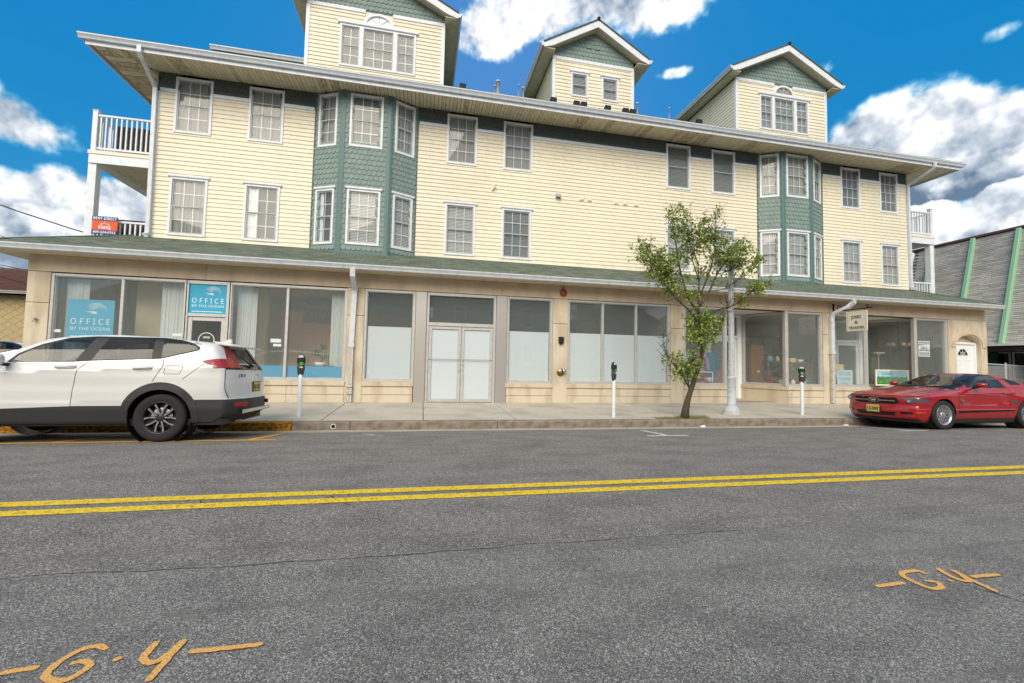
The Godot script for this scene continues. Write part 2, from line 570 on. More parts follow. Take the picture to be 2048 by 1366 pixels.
	M.car_red = mat(Color(0.64, 0.02, 0.07), 0.35)
	M.car_red.clearcoat_enabled = true
	M.car_red.clearcoat = 1.0
	M.car_red.clearcoat_roughness = 0.04
	M.plastic = mat(Color(0.20, 0.20, 0.205), 0.6)
	M.tail = mat(Color(0.62, 0.03, 0.05), 0.15)
	M.tail.clearcoat_enabled = true
	M.tail_dark = mat(Color(0.20, 0.04, 0.05), 0.15)
	M.amber = mat(Color(0.85, 0.35, 0.10), 0.25)
	M.car_glass = glass(Color(0.10, 0.13, 0.12), 0.50)
	M.car_glass_dark = glass(Color(0.05, 0.055, 0.055), 0.82)
	M.car_glass_dark.roughness = 0.03
	M.headlamp = mat(Color(0.42, 0.43, 0.45), 0.15, 0.6)
	M.headlamp.clearcoat_enabled = true
	M.lens = glass(Color(0.7, 0.72, 0.74), 0.35)
	M.plate = mat(Color(0.86, 0.77, 0.33), 0.5)
	M.brick_grey = grained(Color(0.79, 0.775, 0.75), 0.85, 0.4, fine)
	M.brick_grey_b = grained(Color(0.73, 0.715, 0.695), 0.85, 0.4, fine)
	M.brick_grey_c = grained(Color(0.84, 0.82, 0.79), 0.85, 0.4, fine)
	M.brick_orange = grained(Color(0.58, 0.38, 0.25), 0.85, 0.4, fine)
	M.mortar = mat(Color(0.38, 0.36, 0.345), 0.95)
	M.rib_green = mat(Color(0.58, 0.76, 0.62), 0.55)
	M.tan = grained(Color(0.78, 0.70, 0.52), 0.8, 0.6, soft)
	M.brown_roof = grained(Color(0.44, 0.27, 0.20), 0.9, 0.35, noise_tex(S, 0.10, 3, [[0.0, g(0.6)], [1.0, g(1.0)]], 256, 81))
	M.wire = mat(Color(0.04, 0.04, 0.045), 0.7)
	M.red_roof = mat(Color(0.88, 0.10, 0.07), 0.6)
	M.house_grey = mat(Color(0.50, 0.52, 0.50), 0.8)
	M.house_tan = mat(Color(0.72, 0.64, 0.50), 0.8)
	M.green_metal = mat(Color(0.22, 0.34, 0.28), 0.6)


# ---------------------------------------------------------------- ground
func ry(z: float) -> float:
	var P := [[-9.37, -0.056], [-9.1, -0.05], [-7.65, 0.07], [-6.5, 0.11], [-4.4, 0.14], [-2.0, 0.11], [0.0, 0.03], [0.28, 0.0]]
	if z <= P[0][0]:
		return P[0][1]
	for i in P.size() - 1:
		if z <= P[i + 1][0]:
			return lerpf(P[i][1], P[i + 1][1], (z - P[i][0]) / (P[i + 1][0] - P[i][0]))
	return 0.0


func sy(z: float) -> float:
	return 0.22 - 0.03115 * (z + 12.6)


func strip(s: SurfaceTool, x0: float, x1: float, zs: Array, dy: float, fy: Callable, steps := 1) -> void:
	for k in steps:
		var a := lerpf(x0, x1, float(k) / steps)
		var b := lerpf(x0, x1, float(k + 1) / steps)
		for i in zs.size() - 1:
			var z0: float = zs[i]
			var z1: float = zs[i + 1]
			quad(s, Vector3(a, fy.call(z1) + dy, z1), Vector3(b, fy.call(z1) + dy, z1), Vector3(b, fy.call(z0) + dy, z0), Vector3(a, fy.call(z0) + dy, z0))


# a painted stroke on the road through (x, z) points, rounded by short steps, ragged at the edges
func stroke(s: SurfaceTool, pts: Array, w: float, dy := 0.005) -> void:
	var c := Curve2D.new()
	for i in pts.size():
		var p := Vector2(pts[i][0], pts[i][1])
		var t := Vector2.ZERO
		if i > 0 and i < pts.size() - 1:
			t = (Vector2(pts[i + 1][0], pts[i + 1][1]) - Vector2(pts[i - 1][0], pts[i - 1][1])) / 6.0
		c.add_point(p, -t, t)
	var l := c.get_baked_length()
	var n := maxi(2, int(l / 0.012))
	var prev := []
	for i in n + 1:
		var p := c.sample_baked(l * i / n, true)
		var q := c.sample_baked(minf(l, l * i / n + 0.01), true) - c.sample_baked(maxf(0, l * i / n - 0.01), true)
		var nn := Vector2(-q.y, q.x).normalized()
		var e := minf(1.0, 0.55 + 6.0 * minf(float(i) / n, 1.0 - float(i) / n))
		var wa := w * 0.5 * e * rng.randf_range(0.8, 1.15)
		var wb := w * 0.5 * e * rng.randf_range(0.8, 1.15)
		var a := p + nn * wa
		var b := p - nn * wb
		var cur := [Vector3(a.x, ry(a.y) + dy, a.y), Vector3(b.x, ry(b.y) + dy, b.y)]
		if i > 0:
			quad(s, prev[0], prev[1], cur[1], cur[0])
		prev = cur


func crack(x0: float, z0: float, x1: float, z1: float, w: float) -> void:
	var s := st()
	var n := int(Vector2(x1 - x0, z1 - z0).length() / 0.06)
	var pts := []
	var wob := 0.0
	for i in n + 1:
		wob = clampf(wob + rng.randf_range(-0.012, 0.012), -0.035, 0.035)
		pts.append(Vector2(lerpf(x0, x1, float(i) / n) - wob * signf(z1 - z0) * 0.5, lerpf(z0, z1, float(i) / n) + wob))
	for i in n:
		var d: Vector2 = (pts[i + 1] - pts[i]).normalized()
		var u := Vector2(-d.y, d.x) * w * rng.randf_range(0.3, 0.7)
		var q := [pts[i] + u, pts[i] - u, pts[i + 1] - u, pts[i + 1] + u]
		var v := q.map(func(p): return Vector3(p.x, ry(p.y) + 0.0045, p.y))
		quad(s, v[0], v[1], v[2], v[3])
	struct("road_crack", s, M.felt)


func ground() -> void:
	var s := st()
	for z in [[-500.0, -12.9], [3.9, 400.0]]:
		quad(s, Vector3(-500, 0.10, z[1]), Vector3(500, 0.10, z[1]), Vector3(500, 0.10, z[0]), Vector3(-500, 0.10, z[0]))
	struct("ground", s, M.soil)
	s = st()
	strip(s, -400, 400, [-9.1, -7.65, -6.5, -4.4, -2.95], 0.003, ry, 8)
	struct("road", s, M.asphalt)
	s = st()
	strip(s, -400, 400, [-2.95, -2.0, -1.0, 0.0, 0.28], 0.0, ry, 8)
	struct("road", s, M.asphalt_new)
	s = st()
	strip(s, -400, 400, [-9.37, -9.1], 0.006, ry, 1)
	quad(s, Vector3(-400, ry(-9.1) + 0.006, -9.1), Vector3(-400, ry(-9.1) - 0.05, -9.1), Vector3(400, ry(-9.1) - 0.05, -9.1), Vector3(400, ry(-9.1) + 0.006, -9.1))
	struct("gutter_pan", s, M.gutter_pan)

	var kerb := thing("kerb", "", "")
	kerb.set_meta("kind", "structure")
	var kx := [-300.0, -20.0, -10.55, -7.5, -4.45, -2.5, -1.4, 1.65, 4.72, 7.74, 10.8, 13.9, 17.0, 20.1, 26.0, 300.0]
	for i in kx.size() - 1:
		s = st()
		var a: float = kx[i] + 0.006
		var b: float = kx[i + 1] - 0.006
		# section of a kerb with a rounded nose
		var sec := [[-9.37, -0.08], [-9.372, 0.085], [-9.378, 0.105], [-9.395, 0.117], [-9.42, 0.121], [-9.53, 0.1245], [-9.53, -0.08]]
		for k in sec.size() - 1:
			quad(s, Vector3(a, sec[k][1], sec[k][0]), Vector3(b, sec[k][1], sec[k][0]), Vector3(b, sec[k + 1][1], sec[k + 1][0]), Vector3(a, sec[k + 1][1], sec[k + 1][0]))
		for e in [a, b]:
			var f := []
			for q in sec:
				f.append(Vector3(e, q[1], q[0]))
			for k in range(1, f.size() - 1):
				tri(s, f[0], f[k], f[k + 1])
		obj("kerb_stone", s, M.kerb_yellow if b < -2.4 and a > -25 else M.kerb, kerb)
	s = st()
	box(s, Vector3(-300, -0.1, -9.52), Vector3(300, 0.08, -9.40))
	obj("joint_filler", s, M.grout, kerb)
	s = st(true)
	var outlet := Transform3D(Basis(Vector3.RIGHT, PI / 2), Vector3(-1.72, 0.025, -9.372))
	lathe(s, [Vector2(0.052, 0.0), Vector2(0.052, 0.012), Vector2(0.04, 0.012), Vector2(0.04, -0.05)], 20, outlet)
	obj("drain_outlet", s, M.white, kerb)
	s = st()
	lathe(s, [Vector2(0.04, 0.002), Vector2(0.0, 0.002)], 20, outlet)
	obj("drain_hole", s, M.black, kerb)

	var walk := thing("sidewalk", "", "")
	walk.set_meta("kind", "structure")
	var joints := [-300.0, -22.0, -14.3, -12.25, -10.2, -8.15, -6.1, -4.05, -2.0, 0.06, 2.1, 4.12, 6.1, 8.4, 10.6, 12.9, 15.2, 17.4, 19.6, 21.8, 24.0, 32.0, 300.0]
	for i in joints.size() - 1:
		s = st()
		var a: float = joints[i] + 0.007
		var b: float = joints[i + 1] - 0.007
		var r := rng.randf_range(-0.003, 0.003)
		if b < 5.5 or a > 7.1:
			slab(s, a, b, -9.537, -12.65, r)
		else:
			# the tree pit is left open
			slab(s, a, b, -9.86, -12.65, r)
			if a < 5.6:
				slab(s, a, 5.55, -9.537, -9.86, r)
			if b > 7.1:
				slab(s, 7.05, b, -9.537, -9.86, r)
		obj("paving_slab", s, M.concrete, walk)
	s = st()
	slab(s, 9.86, 12.4, -12.655, -14.6, 0.0)
	obj("paving_slab", s, M.concrete, walk)
	s = st()
	slab(s, 15.55, 17.95, -12.655, -14.6, 0.0)
	obj("paving_slab", s, M.concrete, walk)
	s = st()
	box(s, Vector3(-300, -0.1, -12.9), Vector3(300, 0.085, -9.53))
	obj("joint_filler", s, M.grout, walk)
	# the far side, where the camera stands
	s = st()
	box(s, Vector3(-300, -0.1, 0.28), Vector3(300, 0.13, 4.0))
	struct("pavement", s, M.concrete)

	# paint
	s = st()
	for z in [-4.30, -4.07]:
		for k in 60:
			var a := -60.0 + k * 2.0
			strip(s, a, a + 2.0, [z - 0.064, z + 0.064], 0.007, ry, 1)
	struct("centre_line", s, M.paint_yellow)
	s = st()
	for q in [[[4.66, -8.62], [4.52, -7.42]], [[4.13, -7.42], [4.97, -7.42]], [[11.0, -8.9], [10.7, -7.7]], [[10.3, -7.66], [11.1, -7.66]]]:
		stroke(s, q, 0.10, 0.0075)
	struct("parking_bay_marking", s, M.paint_white)
	s = st()
	stroke(s, [[-1.2, -8.05], [-0.62, -8.0]], 0.06, 0.0075)
	stroke(s, [[-1.0, -8.5], [-0.8, -8.2]], 0.05, 0.0075)
	struct("worn_bay_marking", s, M.paint_white)
	s = st()
	strip(s, -14.0, -2.25, [-7.62, -7.52], 0.008, ry, 1)
	strip(s, -14.0, -2.75, [-8.88, -8.80], 0.008, ry, 1)
	for k in 4:
		stroke(s, [[-2.5 - k * 2.6, -8.80], [-2.62 - k * 2.6, -7.60]], 0.12, 0.0085)
	struct("no_parking_marking", s, M.paint_old)

	var a1 := [[[-1.574, -2.117], [-1.457, -2.13]], [[-1.27, -2.206], [-1.324, -2.235], [-1.376, -2.218], [-1.402, -2.152], [-1.399, -2.081], [-1.358, -2.042], [-1.304, -2.033], [-1.273, -2.073], [-1.275, -2.116], [-1.317, -2.14], [-1.352, -2.129]], [[-1.202, -2.124], [-1.173, -2.134]], [[-1.095, -2.226], [-1.094, -2.145], [-1.082, -2.106], [-1.036, -2.081], [-1.009, -2.115], [-0.986, -2.221]], [[-0.986, -2.215], [-0.991, -2.096], [-0.994, -1.97]], [[-0.928, -2.126], [-0.789, -2.124], [-0.642, -2.129]]]
	var a2 := [[[2.623, -2.096], [2.842, -2.106]], [[3.1, -2.162], [3.088, -2.208], [2.972, -2.207], [2.915, -2.16], [2.911, -2.084], [2.927, -2.025], [3.0, -2.024], [3.047, -2.074], [2.991, -2.1]], [[3.140, -2.080], [3.162, -2.072]], [[3.261, -2.214], [3.228, -2.154], [3.216, -2.082], [3.258, -2.052], [3.309, -2.129], [3.316, -2.185]], [[3.325, -2.178], [3.287, -2.053], [3.273, -1.929]], [[3.332, -2.088], [3.553, -2.084]]]
	for set_ in [[a1, "orange sprayed utility letters G and Y with dashes below the parked white car", 0.030], [a2, "orange sprayed utility letters G and Y with dashes, the smaller and farther set", 0.032]]:
		var k := 0
		var mk := thing("spray_marking", set_[1], "road marking")
		for q in set_[0]:
			s = st()
			stroke(s, q, set_[2], 0.004 + 0.0008 * k)
			k += 1
			obj("stroke", s, M.paint_orange, mk)
	s = st()
	stroke(s, [[1.62, -2.17], [1.9, -2.2]], 0.03, 0.004)
	crack(3.4, -1.9, 4.0, -1.35, 0.008)
	crack(3.2, -2.0, 3.35, -1.75, 0.006)
	crack(-0.9, -4.42, -0.55, -3.95, 0.010)
	crack(-1.9, -4.4, -1.7, -3.98, 0.006)
	crack(0.4, -1.6, 0.45, -1.2, 0.005)
	crack(-4.0, -2.95, 2.4, -2.95, 0.005)


func slab(s: SurfaceTool, a: float, b: float, z0: float, z1: float, r: float) -> void:
	var e := 0.008
	var p := [Vector3(a, sy(z0) + r - e, z0), Vector3(b, sy(z0) + r - e, z0), Vector3(b, sy(z1) + r - e, z1), Vector3(a, sy(z1) + r - e, z1)]
	var q := [Vector3(a + e, sy(z0) + r, z0 - e), Vector3(b - e, sy(z0) + r, z0 - e), Vector3(b - e, sy(z1) + r, z1 + e), Vector3(a + e, sy(z1) + r, z1 + e)]
	for i in 4:
		var j := (i + 1) % 4
		quad(s, p[i], p[j], q[j], q[i])
		quad(s, p[i] - Vector3(0, 0.06, 0), p[j] - Vector3(0, 0.06, 0), p[j], p[i])
	quad(s, q[0], q[1], q[2], q[3])


# ---------------------------------------------------------------- the building's upper storeys
var B: Node3D
var single_shingles := 0
var spare_shingles := []
var single_boards := 0
var spare_boards: SurfaceTool


func cut(x0: float, x1: float, holes: Array, y: float) -> Array:
	var segs := [[x0, x1]]
	for h in holes:
		if y < h[2] or y > h[3]:
			continue
		var next := []
		for q in segs:
			if h[1] <= q[0] or h[0] >= q[1]:
				next.append(q)
				continue
			if h[0] > q[0] + 0.02:
				next.append([q[0], h[0]])
			if h[1] < q[1] - 0.02:
				next.append([h[1], q[1]])
		segs = next
	return segs


func boards(parent: Node, x0: float, x1: float, y0: float, y1: float, holes: Array, t: Transform3D, step := 0.127, plain := false) -> void:
	if spare_boards == null:
		spare_boards = st()
	var n := int(ceil((y1 - y0) / step - 0.02))
	for i in n:
		var yb := y0 + i * step
		var yt := minf(yb + step, y1)
		var a := x0
		var b := x1
		for q in cut(a, b, holes, (yb + yt) / 2):
			var l: float = q[0]
			var r: float = q[1]
			var own := not plain and r - l > 0.55 and single_boards < 298
			var s := st() if own else spare_boards
			var o := rng.randf_range(0.0, 0.0012)
			var p := [t * Vector3(l, yb, 0), t * Vector3(r, yb, 0), t * Vector3(r, yb + 0.001, 0.023 + o), t * Vector3(l, yb + 0.001, 0.023 + o), t * Vector3(l, yb + 0.008, 0.024 + o), t * Vector3(r, yb + 0.008, 0.024 + o), t * Vector3(r, yt + 0.004, 0.004 + o), t * Vector3(l, yt + 0.004, 0.004 + o)]
			quad(s, p[0], p[1], p[2], p[3])
			quad(s, p[3], p[2], p[5], p[4])
			quad(s, p[4], p[5], p[6], p[7])
			if own:
				single_boards += 1
				obj("siding_board", s, M.siding, parent)


func shingle_mesh() -> ArrayMesh:
	if SH.has("m"):
		return SH.m
	var s := st()
	var w := 0.0705
	var poly := [Vector2(w, 0.25), Vector2(-w, 0.25)]
	for i in 9:
		var a := PI + PI * i / 8.0
		poly.append(Vector2(cos(a) * w, 0.072 + sin(a) * 0.072))
	var f := func(p: Vector2, d: float): return Vector3(p.x, p.y, 0.030 - p.y * 0.105 + d)
	for i in range(1, poly.size() - 1):
		tri(s, f.call(poly[0], 0.0), f.call(poly[i], 0.0), f.call(poly[i + 1], 0.0))
	for i in range(1, poly.size()):
		var j := (i + 1) % poly.size()
		quad(s, f.call(poly[i], -0.018), f.call(poly[j], -0.018), f.call(poly[j], 0.0), f.call(poly[i], 0.0))
	s.generate_normals()
	SH.m = s.commit()
	return SH.m


# half-round shingles between x0..x1, y0..y1 of the plane carried by t; the first 300 are parts of their own
func shingles(parent: Node, x0: float, x1: float, y0: float, y1: float, holes: Array, t: Transform3D, inside = null, single := true, dark := false) -> void:
	var rows := int(ceil((y1 - y0) / 0.155))
	for i in rows:
		var y := y0 + i * 0.155
		var n := int(ceil((x1 - x0) / 0.144)) + 1
		for k in n:
			var x := x0 + (k + (0.5 if i % 2 else 0.0)) * 0.144
			if x < x0 - 0.02 or x > x1 + 0.02:
				continue
			var skip := false
			for h in holes:
				if x > h[0] + 0.02 and x < h[1] - 0.02 and y + 0.07 > h[2] - 0.05 and y + 0.06 < h[3]:
					skip = true
			if skip or (inside != null and not inside.call(x, y + 0.05)):
				continue
			if y + 0.02 > y1:
				continue
			var p := t * Transform3D(Basis(), Vector3(x, y, rng.randf_range(0.0, 0.0015)))
			if single and single_shingles < 300:
				single_shingles += 1
				var o := put("shingle", shingle_mesh(), [M.shingle, M.shingle, M.shingle_b, M.shingle_c][rng.randi() % 4], parent)
				o.transform = p
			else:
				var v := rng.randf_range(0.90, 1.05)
				spare_shingles.append([p, (Color(0.10, 0.125, 0.113) if dark else Color(0.250, 0.331, 0.296)) * v])  # the darker colour stands in for shade under the eave


func flush_shingles() -> void:
	var mm := MultiMesh.new()
	mm.transform_format = MultiMesh.TRANSFORM_3D
	mm.use_colors = true
	mm.mesh = shingle_mesh()
	mm.instance_count = spare_shingles.size()
	for i in spare_shingles.size():
		mm.set_instance_transform(i, spare_shingles[i][0])
		mm.set_instance_color(i, spare_shingles[i][1])
	var o := MultiMeshInstance3D.new()
	o.name = "small_shingles"
	o.multimesh = mm
	o.material_override = M.vshingle
	o.set_meta("kind", "stuff")
	B.add_child(o, true)


# a double-hung window in the plane carried by t
func window(x0: float, x1: float, y0: float, y1: float, t: Transform3D, cover: String, cols := 3, cap := false, wide := 0.065, rows := 2) -> void:
	var s := st()
	frame4(s, x0, x1, y0, y1, wide, -0.03, 0.045, t)
	if cap:
		bevel(s, Vector3(x0 - 0.05, y1 + 0.001, -0.02), Vector3(x1 + 0.05, y1 + 0.07, 0.075), 0.012, t)
	var w := obj("window", s, M.trim, B)
	var a := x0 + wide
	var b := x1 - wide
	var ya := y0 + wide
	var yb := y1 - wide
	var mid := (ya + yb) / 2
	s = st()
	frame4(s, a, b, mid - 0.02, yb, 0.034, -0.035, 0.012, t)
	obj("sash", s, M.sash, w)
	s = st()
	frame4(s, a, b, ya, mid + 0.02, 0.036, -0.04, 0.027, t)
	obj("sash", s, M.sash, w)
	for half in [[ya + 0.034, mid - 0.018, 0.008], [mid + 0.02, yb - 0.034, -0.008]]:
		var z: float = half[2]
		s = st()
		quad(s, t * Vector3(a + 0.03, half[0], z), t * Vector3(b - 0.03, half[0], z), t * Vector3(b - 0.03, half[1], z), t * Vector3(a + 0.03, half[1], z))
		obj("pane", s, M.pane, w)
		if cols > 0:
			s = st()
			for c in range(1, cols):
				var x := lerpf(a + 0.034, b - 0.034, float(c) / cols)
				box(s, Vector3(x - 0.008, half[0], z - 0.012), Vector3(x + 0.008, half[1], z - 0.003), t)
			for c in range(1, rows):
				var y := lerpf(half[0], half[1], float(c) / rows)
				box(s, Vector3(a + 0.034, y - 0.008, z - 0.0125), Vector3(b - 0.034, y + 0.008, z - 0.0035), t)
			obj("muntin", s, M.trim, w)
	s = st(cover != "blind" and cover != "blind_grey")
	if cover.begins_with("blind"):
		var n := int((yb - ya) / 0.045)
		for i in n:
			var y := ya + (i + 0.5) * (yb - ya) / n
			var tilt := rng.randf_range(0.010, 0.014)
			quad(s, t * Vector3(a, y - 0.021, -0.055 + tilt), t * Vector3(b, y - 0.021, -0.055 + tilt), t * Vector3(b, y + 0.021, -0.055 - tilt), t * Vector3(a, y + 0.021, -0.055 - tilt))
	else:
		var n := 48
		var ph := rng.randf() * TAU
		var prev := Vector2()
		for i in n + 1:
			var x := lerpf(a, b, float(i) / n)
			if cover == "half" and x > lerpf(a, b, 0.36) and x < lerpf(a, b, 0.97):
				prev = Vector2(x, -0.06)
				continue
			var z := -0.06 + 0.016 * sin(ph + x * 62.0) + 0.008 * sin(ph * 2 + x * 27.0)
			if i > 0 and x - prev.x < 0.1:
				quad(s, t * Vector3(prev.x, ya, prev.y), t * Vector3(x, ya, z), t * Vector3(x, yb, z), t * Vector3(prev.x, yb, prev.y))
			prev = Vector2(x, z)
	if cover == "blind_curtain" or cover == "half":
		pass
	obj("blind" if cover.begins_with("blind") else "curtain", s, {"blind": M.blind, "blind_grey": M.blind_grey, "curtain": M.curtain, "white": M.curtain_white, "half": M.curtain_white}[cover], w)


func building() -> void:
	B = thing("commercial_building", "long cream sided building with teal bays, dormers and a row of shop fronts below", "building")
	var U := Transform3D(Basis(), Vector3(0, 0, ZU))
	var xl := -7.72
	var xr := 19.42
	# core behind the cladding
	var s := st()
	box(s, Vector3(xl + 0.02, 3.9, -27.0), Vector3(xr - 0.02, 9.6, ZU - 0.13))
	obj("wall", s, M.backing, B)
	s = st()
	for x in [[xl, xl + 0.02], [xr - 0.02, xr]]:
		box(s, Vector3(x[0], 3.9, -27.0), Vector3(x[1], 9.6, ZU - 0.001))
	box(s, Vector3(xl, 3.9, -27.02), Vector3(xr, 9.6, -27.0))
	obj("end_wall", s, M.siding, B)
	# left and right ends carry siding too
	boards(B, 0.0, 13.0, 4.6, 9.5, [], Transform3D(Basis(Vector3.UP, -PI / 2), Vector3(xl, 0, -26.9)), 0.127, true)
	boards(B, 0.0, 13.0, 4.6, 9.5, [], Transform3D(Basis(Vector3.UP, PI / 2), Vector3(xr, 0, ZU)), 0.127, true)

	var top := [7.83, 9.48]
	var low := [4.83, 6.52]
	var flat := [[-7.225, -6.255, "curtain", "curtain", 3], [-5.29, -4.325, "curtain", "half", 3], [0.565, 1.555, "curtain", "blind", 3], [2.43, 3.44, "curtain", "blind_grey", 3], [8.42, 9.40, "blind_grey", "blind", 0], [10.28, 11.27, "blind_grey", "blind", 0], [16.07, 17.01, "blind_grey", "blind", 3], [17.98, 18.90, "blind_grey", "blind", 3]]
	var holes := []
	for f in flat:
		holes.append([f[0] + 0.06, f[1] - 0.06, top[0] + 0.055, top[1] + 0.2])
		holes.append([f[0] + 0.06, f[1] - 0.06, low[0] + 0.055, low[1] + 0.01])
		window(f[0], f[1], top[0], top[1], U, f[2], f[4])
		window(f[0], f[1], low[0], low[1], U, f[3], 3, true)
	var bays := [[-3.42, -2.58, -1.18, -0.37], [12.25, 13.0, 14.25, 15.17]]
	for b in bays:
		holes.append([b[0] + 0.01, b[3] - 0.01, 3.0, 10.0])
	boards(B, xl + 0.10, xr - 0.10, 4.60, 9.02, holes, U)
	# frieze of shingles, eave shade painted into their colour, with its white strip
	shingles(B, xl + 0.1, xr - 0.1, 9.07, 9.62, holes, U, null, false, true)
	for q in cut(xl + 0.1, xr - 0.1, [] + holes.map(func(h): return [h[0] - 0.06, h[1] + 0.06, h[2], h[3]]), 9.05):
		s = st()
		bevel(s, Vector3(q[0], 9.0, 0.0), Vector3(q[1], 9.10, 0.040), 0.006, U)
		box(s, Vector3(q[0], 9.08, -0.02), Vector3(q[1], 9.6, 0.002), U)
		obj("frieze_trim", s, M.trim, B)
	for x in [xl, xr]:
		s = st()
		var e := 0.0 if x < 0 else -0.10
		bevel(s, Vector3(x + e - 0.012, 4.55, -0.11), Vector3(x + e + 0.11, 9.0, 0.035), 0.006, U)
		obj("corner_board", s, M.trim, B)

	for b in bays:
		bay(b, b[0] > 0)
	dormer(-3.83, 0.39, 12.44, 13.86, -4.22, 0.80, 0, true)
	dormer(4.10, 7.13, 12.01, 13.33, 3.70, 7.57, 1, false)
	dormer(11.33, 15.46, 12.39, 13.82, 10.97, 15.90, 2, true)
	eaves()
	lower_roof()
	balconies()
	flush_shingles()
	obj("short_siding_boards", spare_boards, M.siding, B).set_meta("kind", "stuff")
	wall_fittings()


func face(a: Vector2, b: Vector2) -> Transform3D:
	# plane standing on a-b (x, z), local x from a to b, facing outwards
	var d := (b - a).normalized()
	return Transform3D(Basis(Vector3(d.x, 0, d.y), Vector3.UP, Vector3(-d.y, 0, d.x)), Vector3(a.x, 0, a.y))


func bay(b: Array, second: bool) -> void:
	var zc := -13.5
	var P := [Vector2(b[0], ZU), Vector2(b[1], zc), Vector2(b[2], zc), Vector2(b[3], ZU)]
	var covers := [["curtain", "half", "half"], ["blind_grey", "blind", "blind"], ["curtain", "blind", "blind"]]
	if second:
		covers = [["curtain", "blind", "blind"], ["curtain", "blind", "blind"], ["curtain", "blind", "blind"]]
	# core behind the faces
	var s := st()
	var C := [P[0] + Vector2(0.16, 0.0), P[1] + Vector2(0.10, -0.13), P[2] + Vector2(-0.10, -0.13), P[3] + Vector2(-0.16, 0)]
	for i in 3:
		quad(s, Vector3(C[i].x, 4.2, C[i].y), Vector3(C[i + 1].x, 4.2, C[i + 1].y), Vector3(C[i + 1].x, 9.6, C[i + 1].y), Vector3(C[i].x, 9.6, C[i].y))
	obj("wall", s, M.backing, B)
	for i in 3:
		var t := face(P[i], P[i + 1])
		var l: float = (P[i + 1] - P[i]).length()
		var half := 0.485 if i == 1 else 0.325
		var cx := l / 2 + (0.02 if i == 2 else 0.0) - (0.02 if i == 0 else 0.0)
		var wy := [[7.83, 9.48], [4.83, 6.52]]
		var holes := []
		for k in 2:
			window(cx - half, cx + half, wy[k][0], wy[k][1], t, covers[i][k], 3 if i == 1 else 2, k == 1)
			holes.append([cx - half + 0.055, cx + half - 0.055, wy[k][0] + 0.05, wy[k][1] + 0.06])
		# sheathing round the windows, behind the shingles
		s = st()
		for q in [[0.0, cx - half + 0.04, 4.3, 9.6], [cx + half - 0.04, l, 4.3, 9.6], [cx - half + 0.04, cx + half - 0.04, 4.3, 4.86], [cx - half + 0.04, cx + half - 0.04, 6.49, 7.86]]:
			box(s, Vector3(q[0], q[2], -0.02), Vector3(q[1], q[3], 0.001), t)
		obj("sheathing", s, M.shingle, B)
		shingles(B, 0.03, l - 0.02, 4.66, 9.58, holes, t, null, not second)
		s = st()
		box(s, Vector3(0.02, 4.35, 0.0), Vector3(l - 0.02, 4.68, 0.014), t)
		obj("base_trim", s, M.teal, B)
	for i in [1, 2]:
		s = st()
		var d := 0.075
		var poly := PackedVector2Array()
		var c: Vector2 = P[i]
		var sgn := -1.0 if i == 1 else 1.0
		poly.append(c + Vector2(sgn * 0.09, -0.06))
		poly.append(c + Vector2(sgn * 0.075, 0.02))
		poly.append(c + Vector2(sgn * 0.01, 0.04))
		poly.append(c + Vector2(-sgn * 0.09, 0.035))
		poly.append(c + Vector2(-sgn * 0.09, -0.06))
		var q := PackedVector2Array()
		for p in poly:
			q.append(Vector2(p.x, -p.y))
		prism(s, q, 4.30, 9.6, Transform3D(Basis(Vector3.RIGHT, Vector3(0, 0, -1), Vector3.UP), Vector3.ZERO))
		obj("corner_post", s, M.teal, B)
	for x in [b[0] - 0.03, b[3] - 0.03]:
		s = st()
		box(s, Vector3(x, 4.6, ZU - 0.02), Vector3(x + 0.06, 9.57, ZU + 0.03))
		obj("corner_bead", s, M.shingle_dark, B)


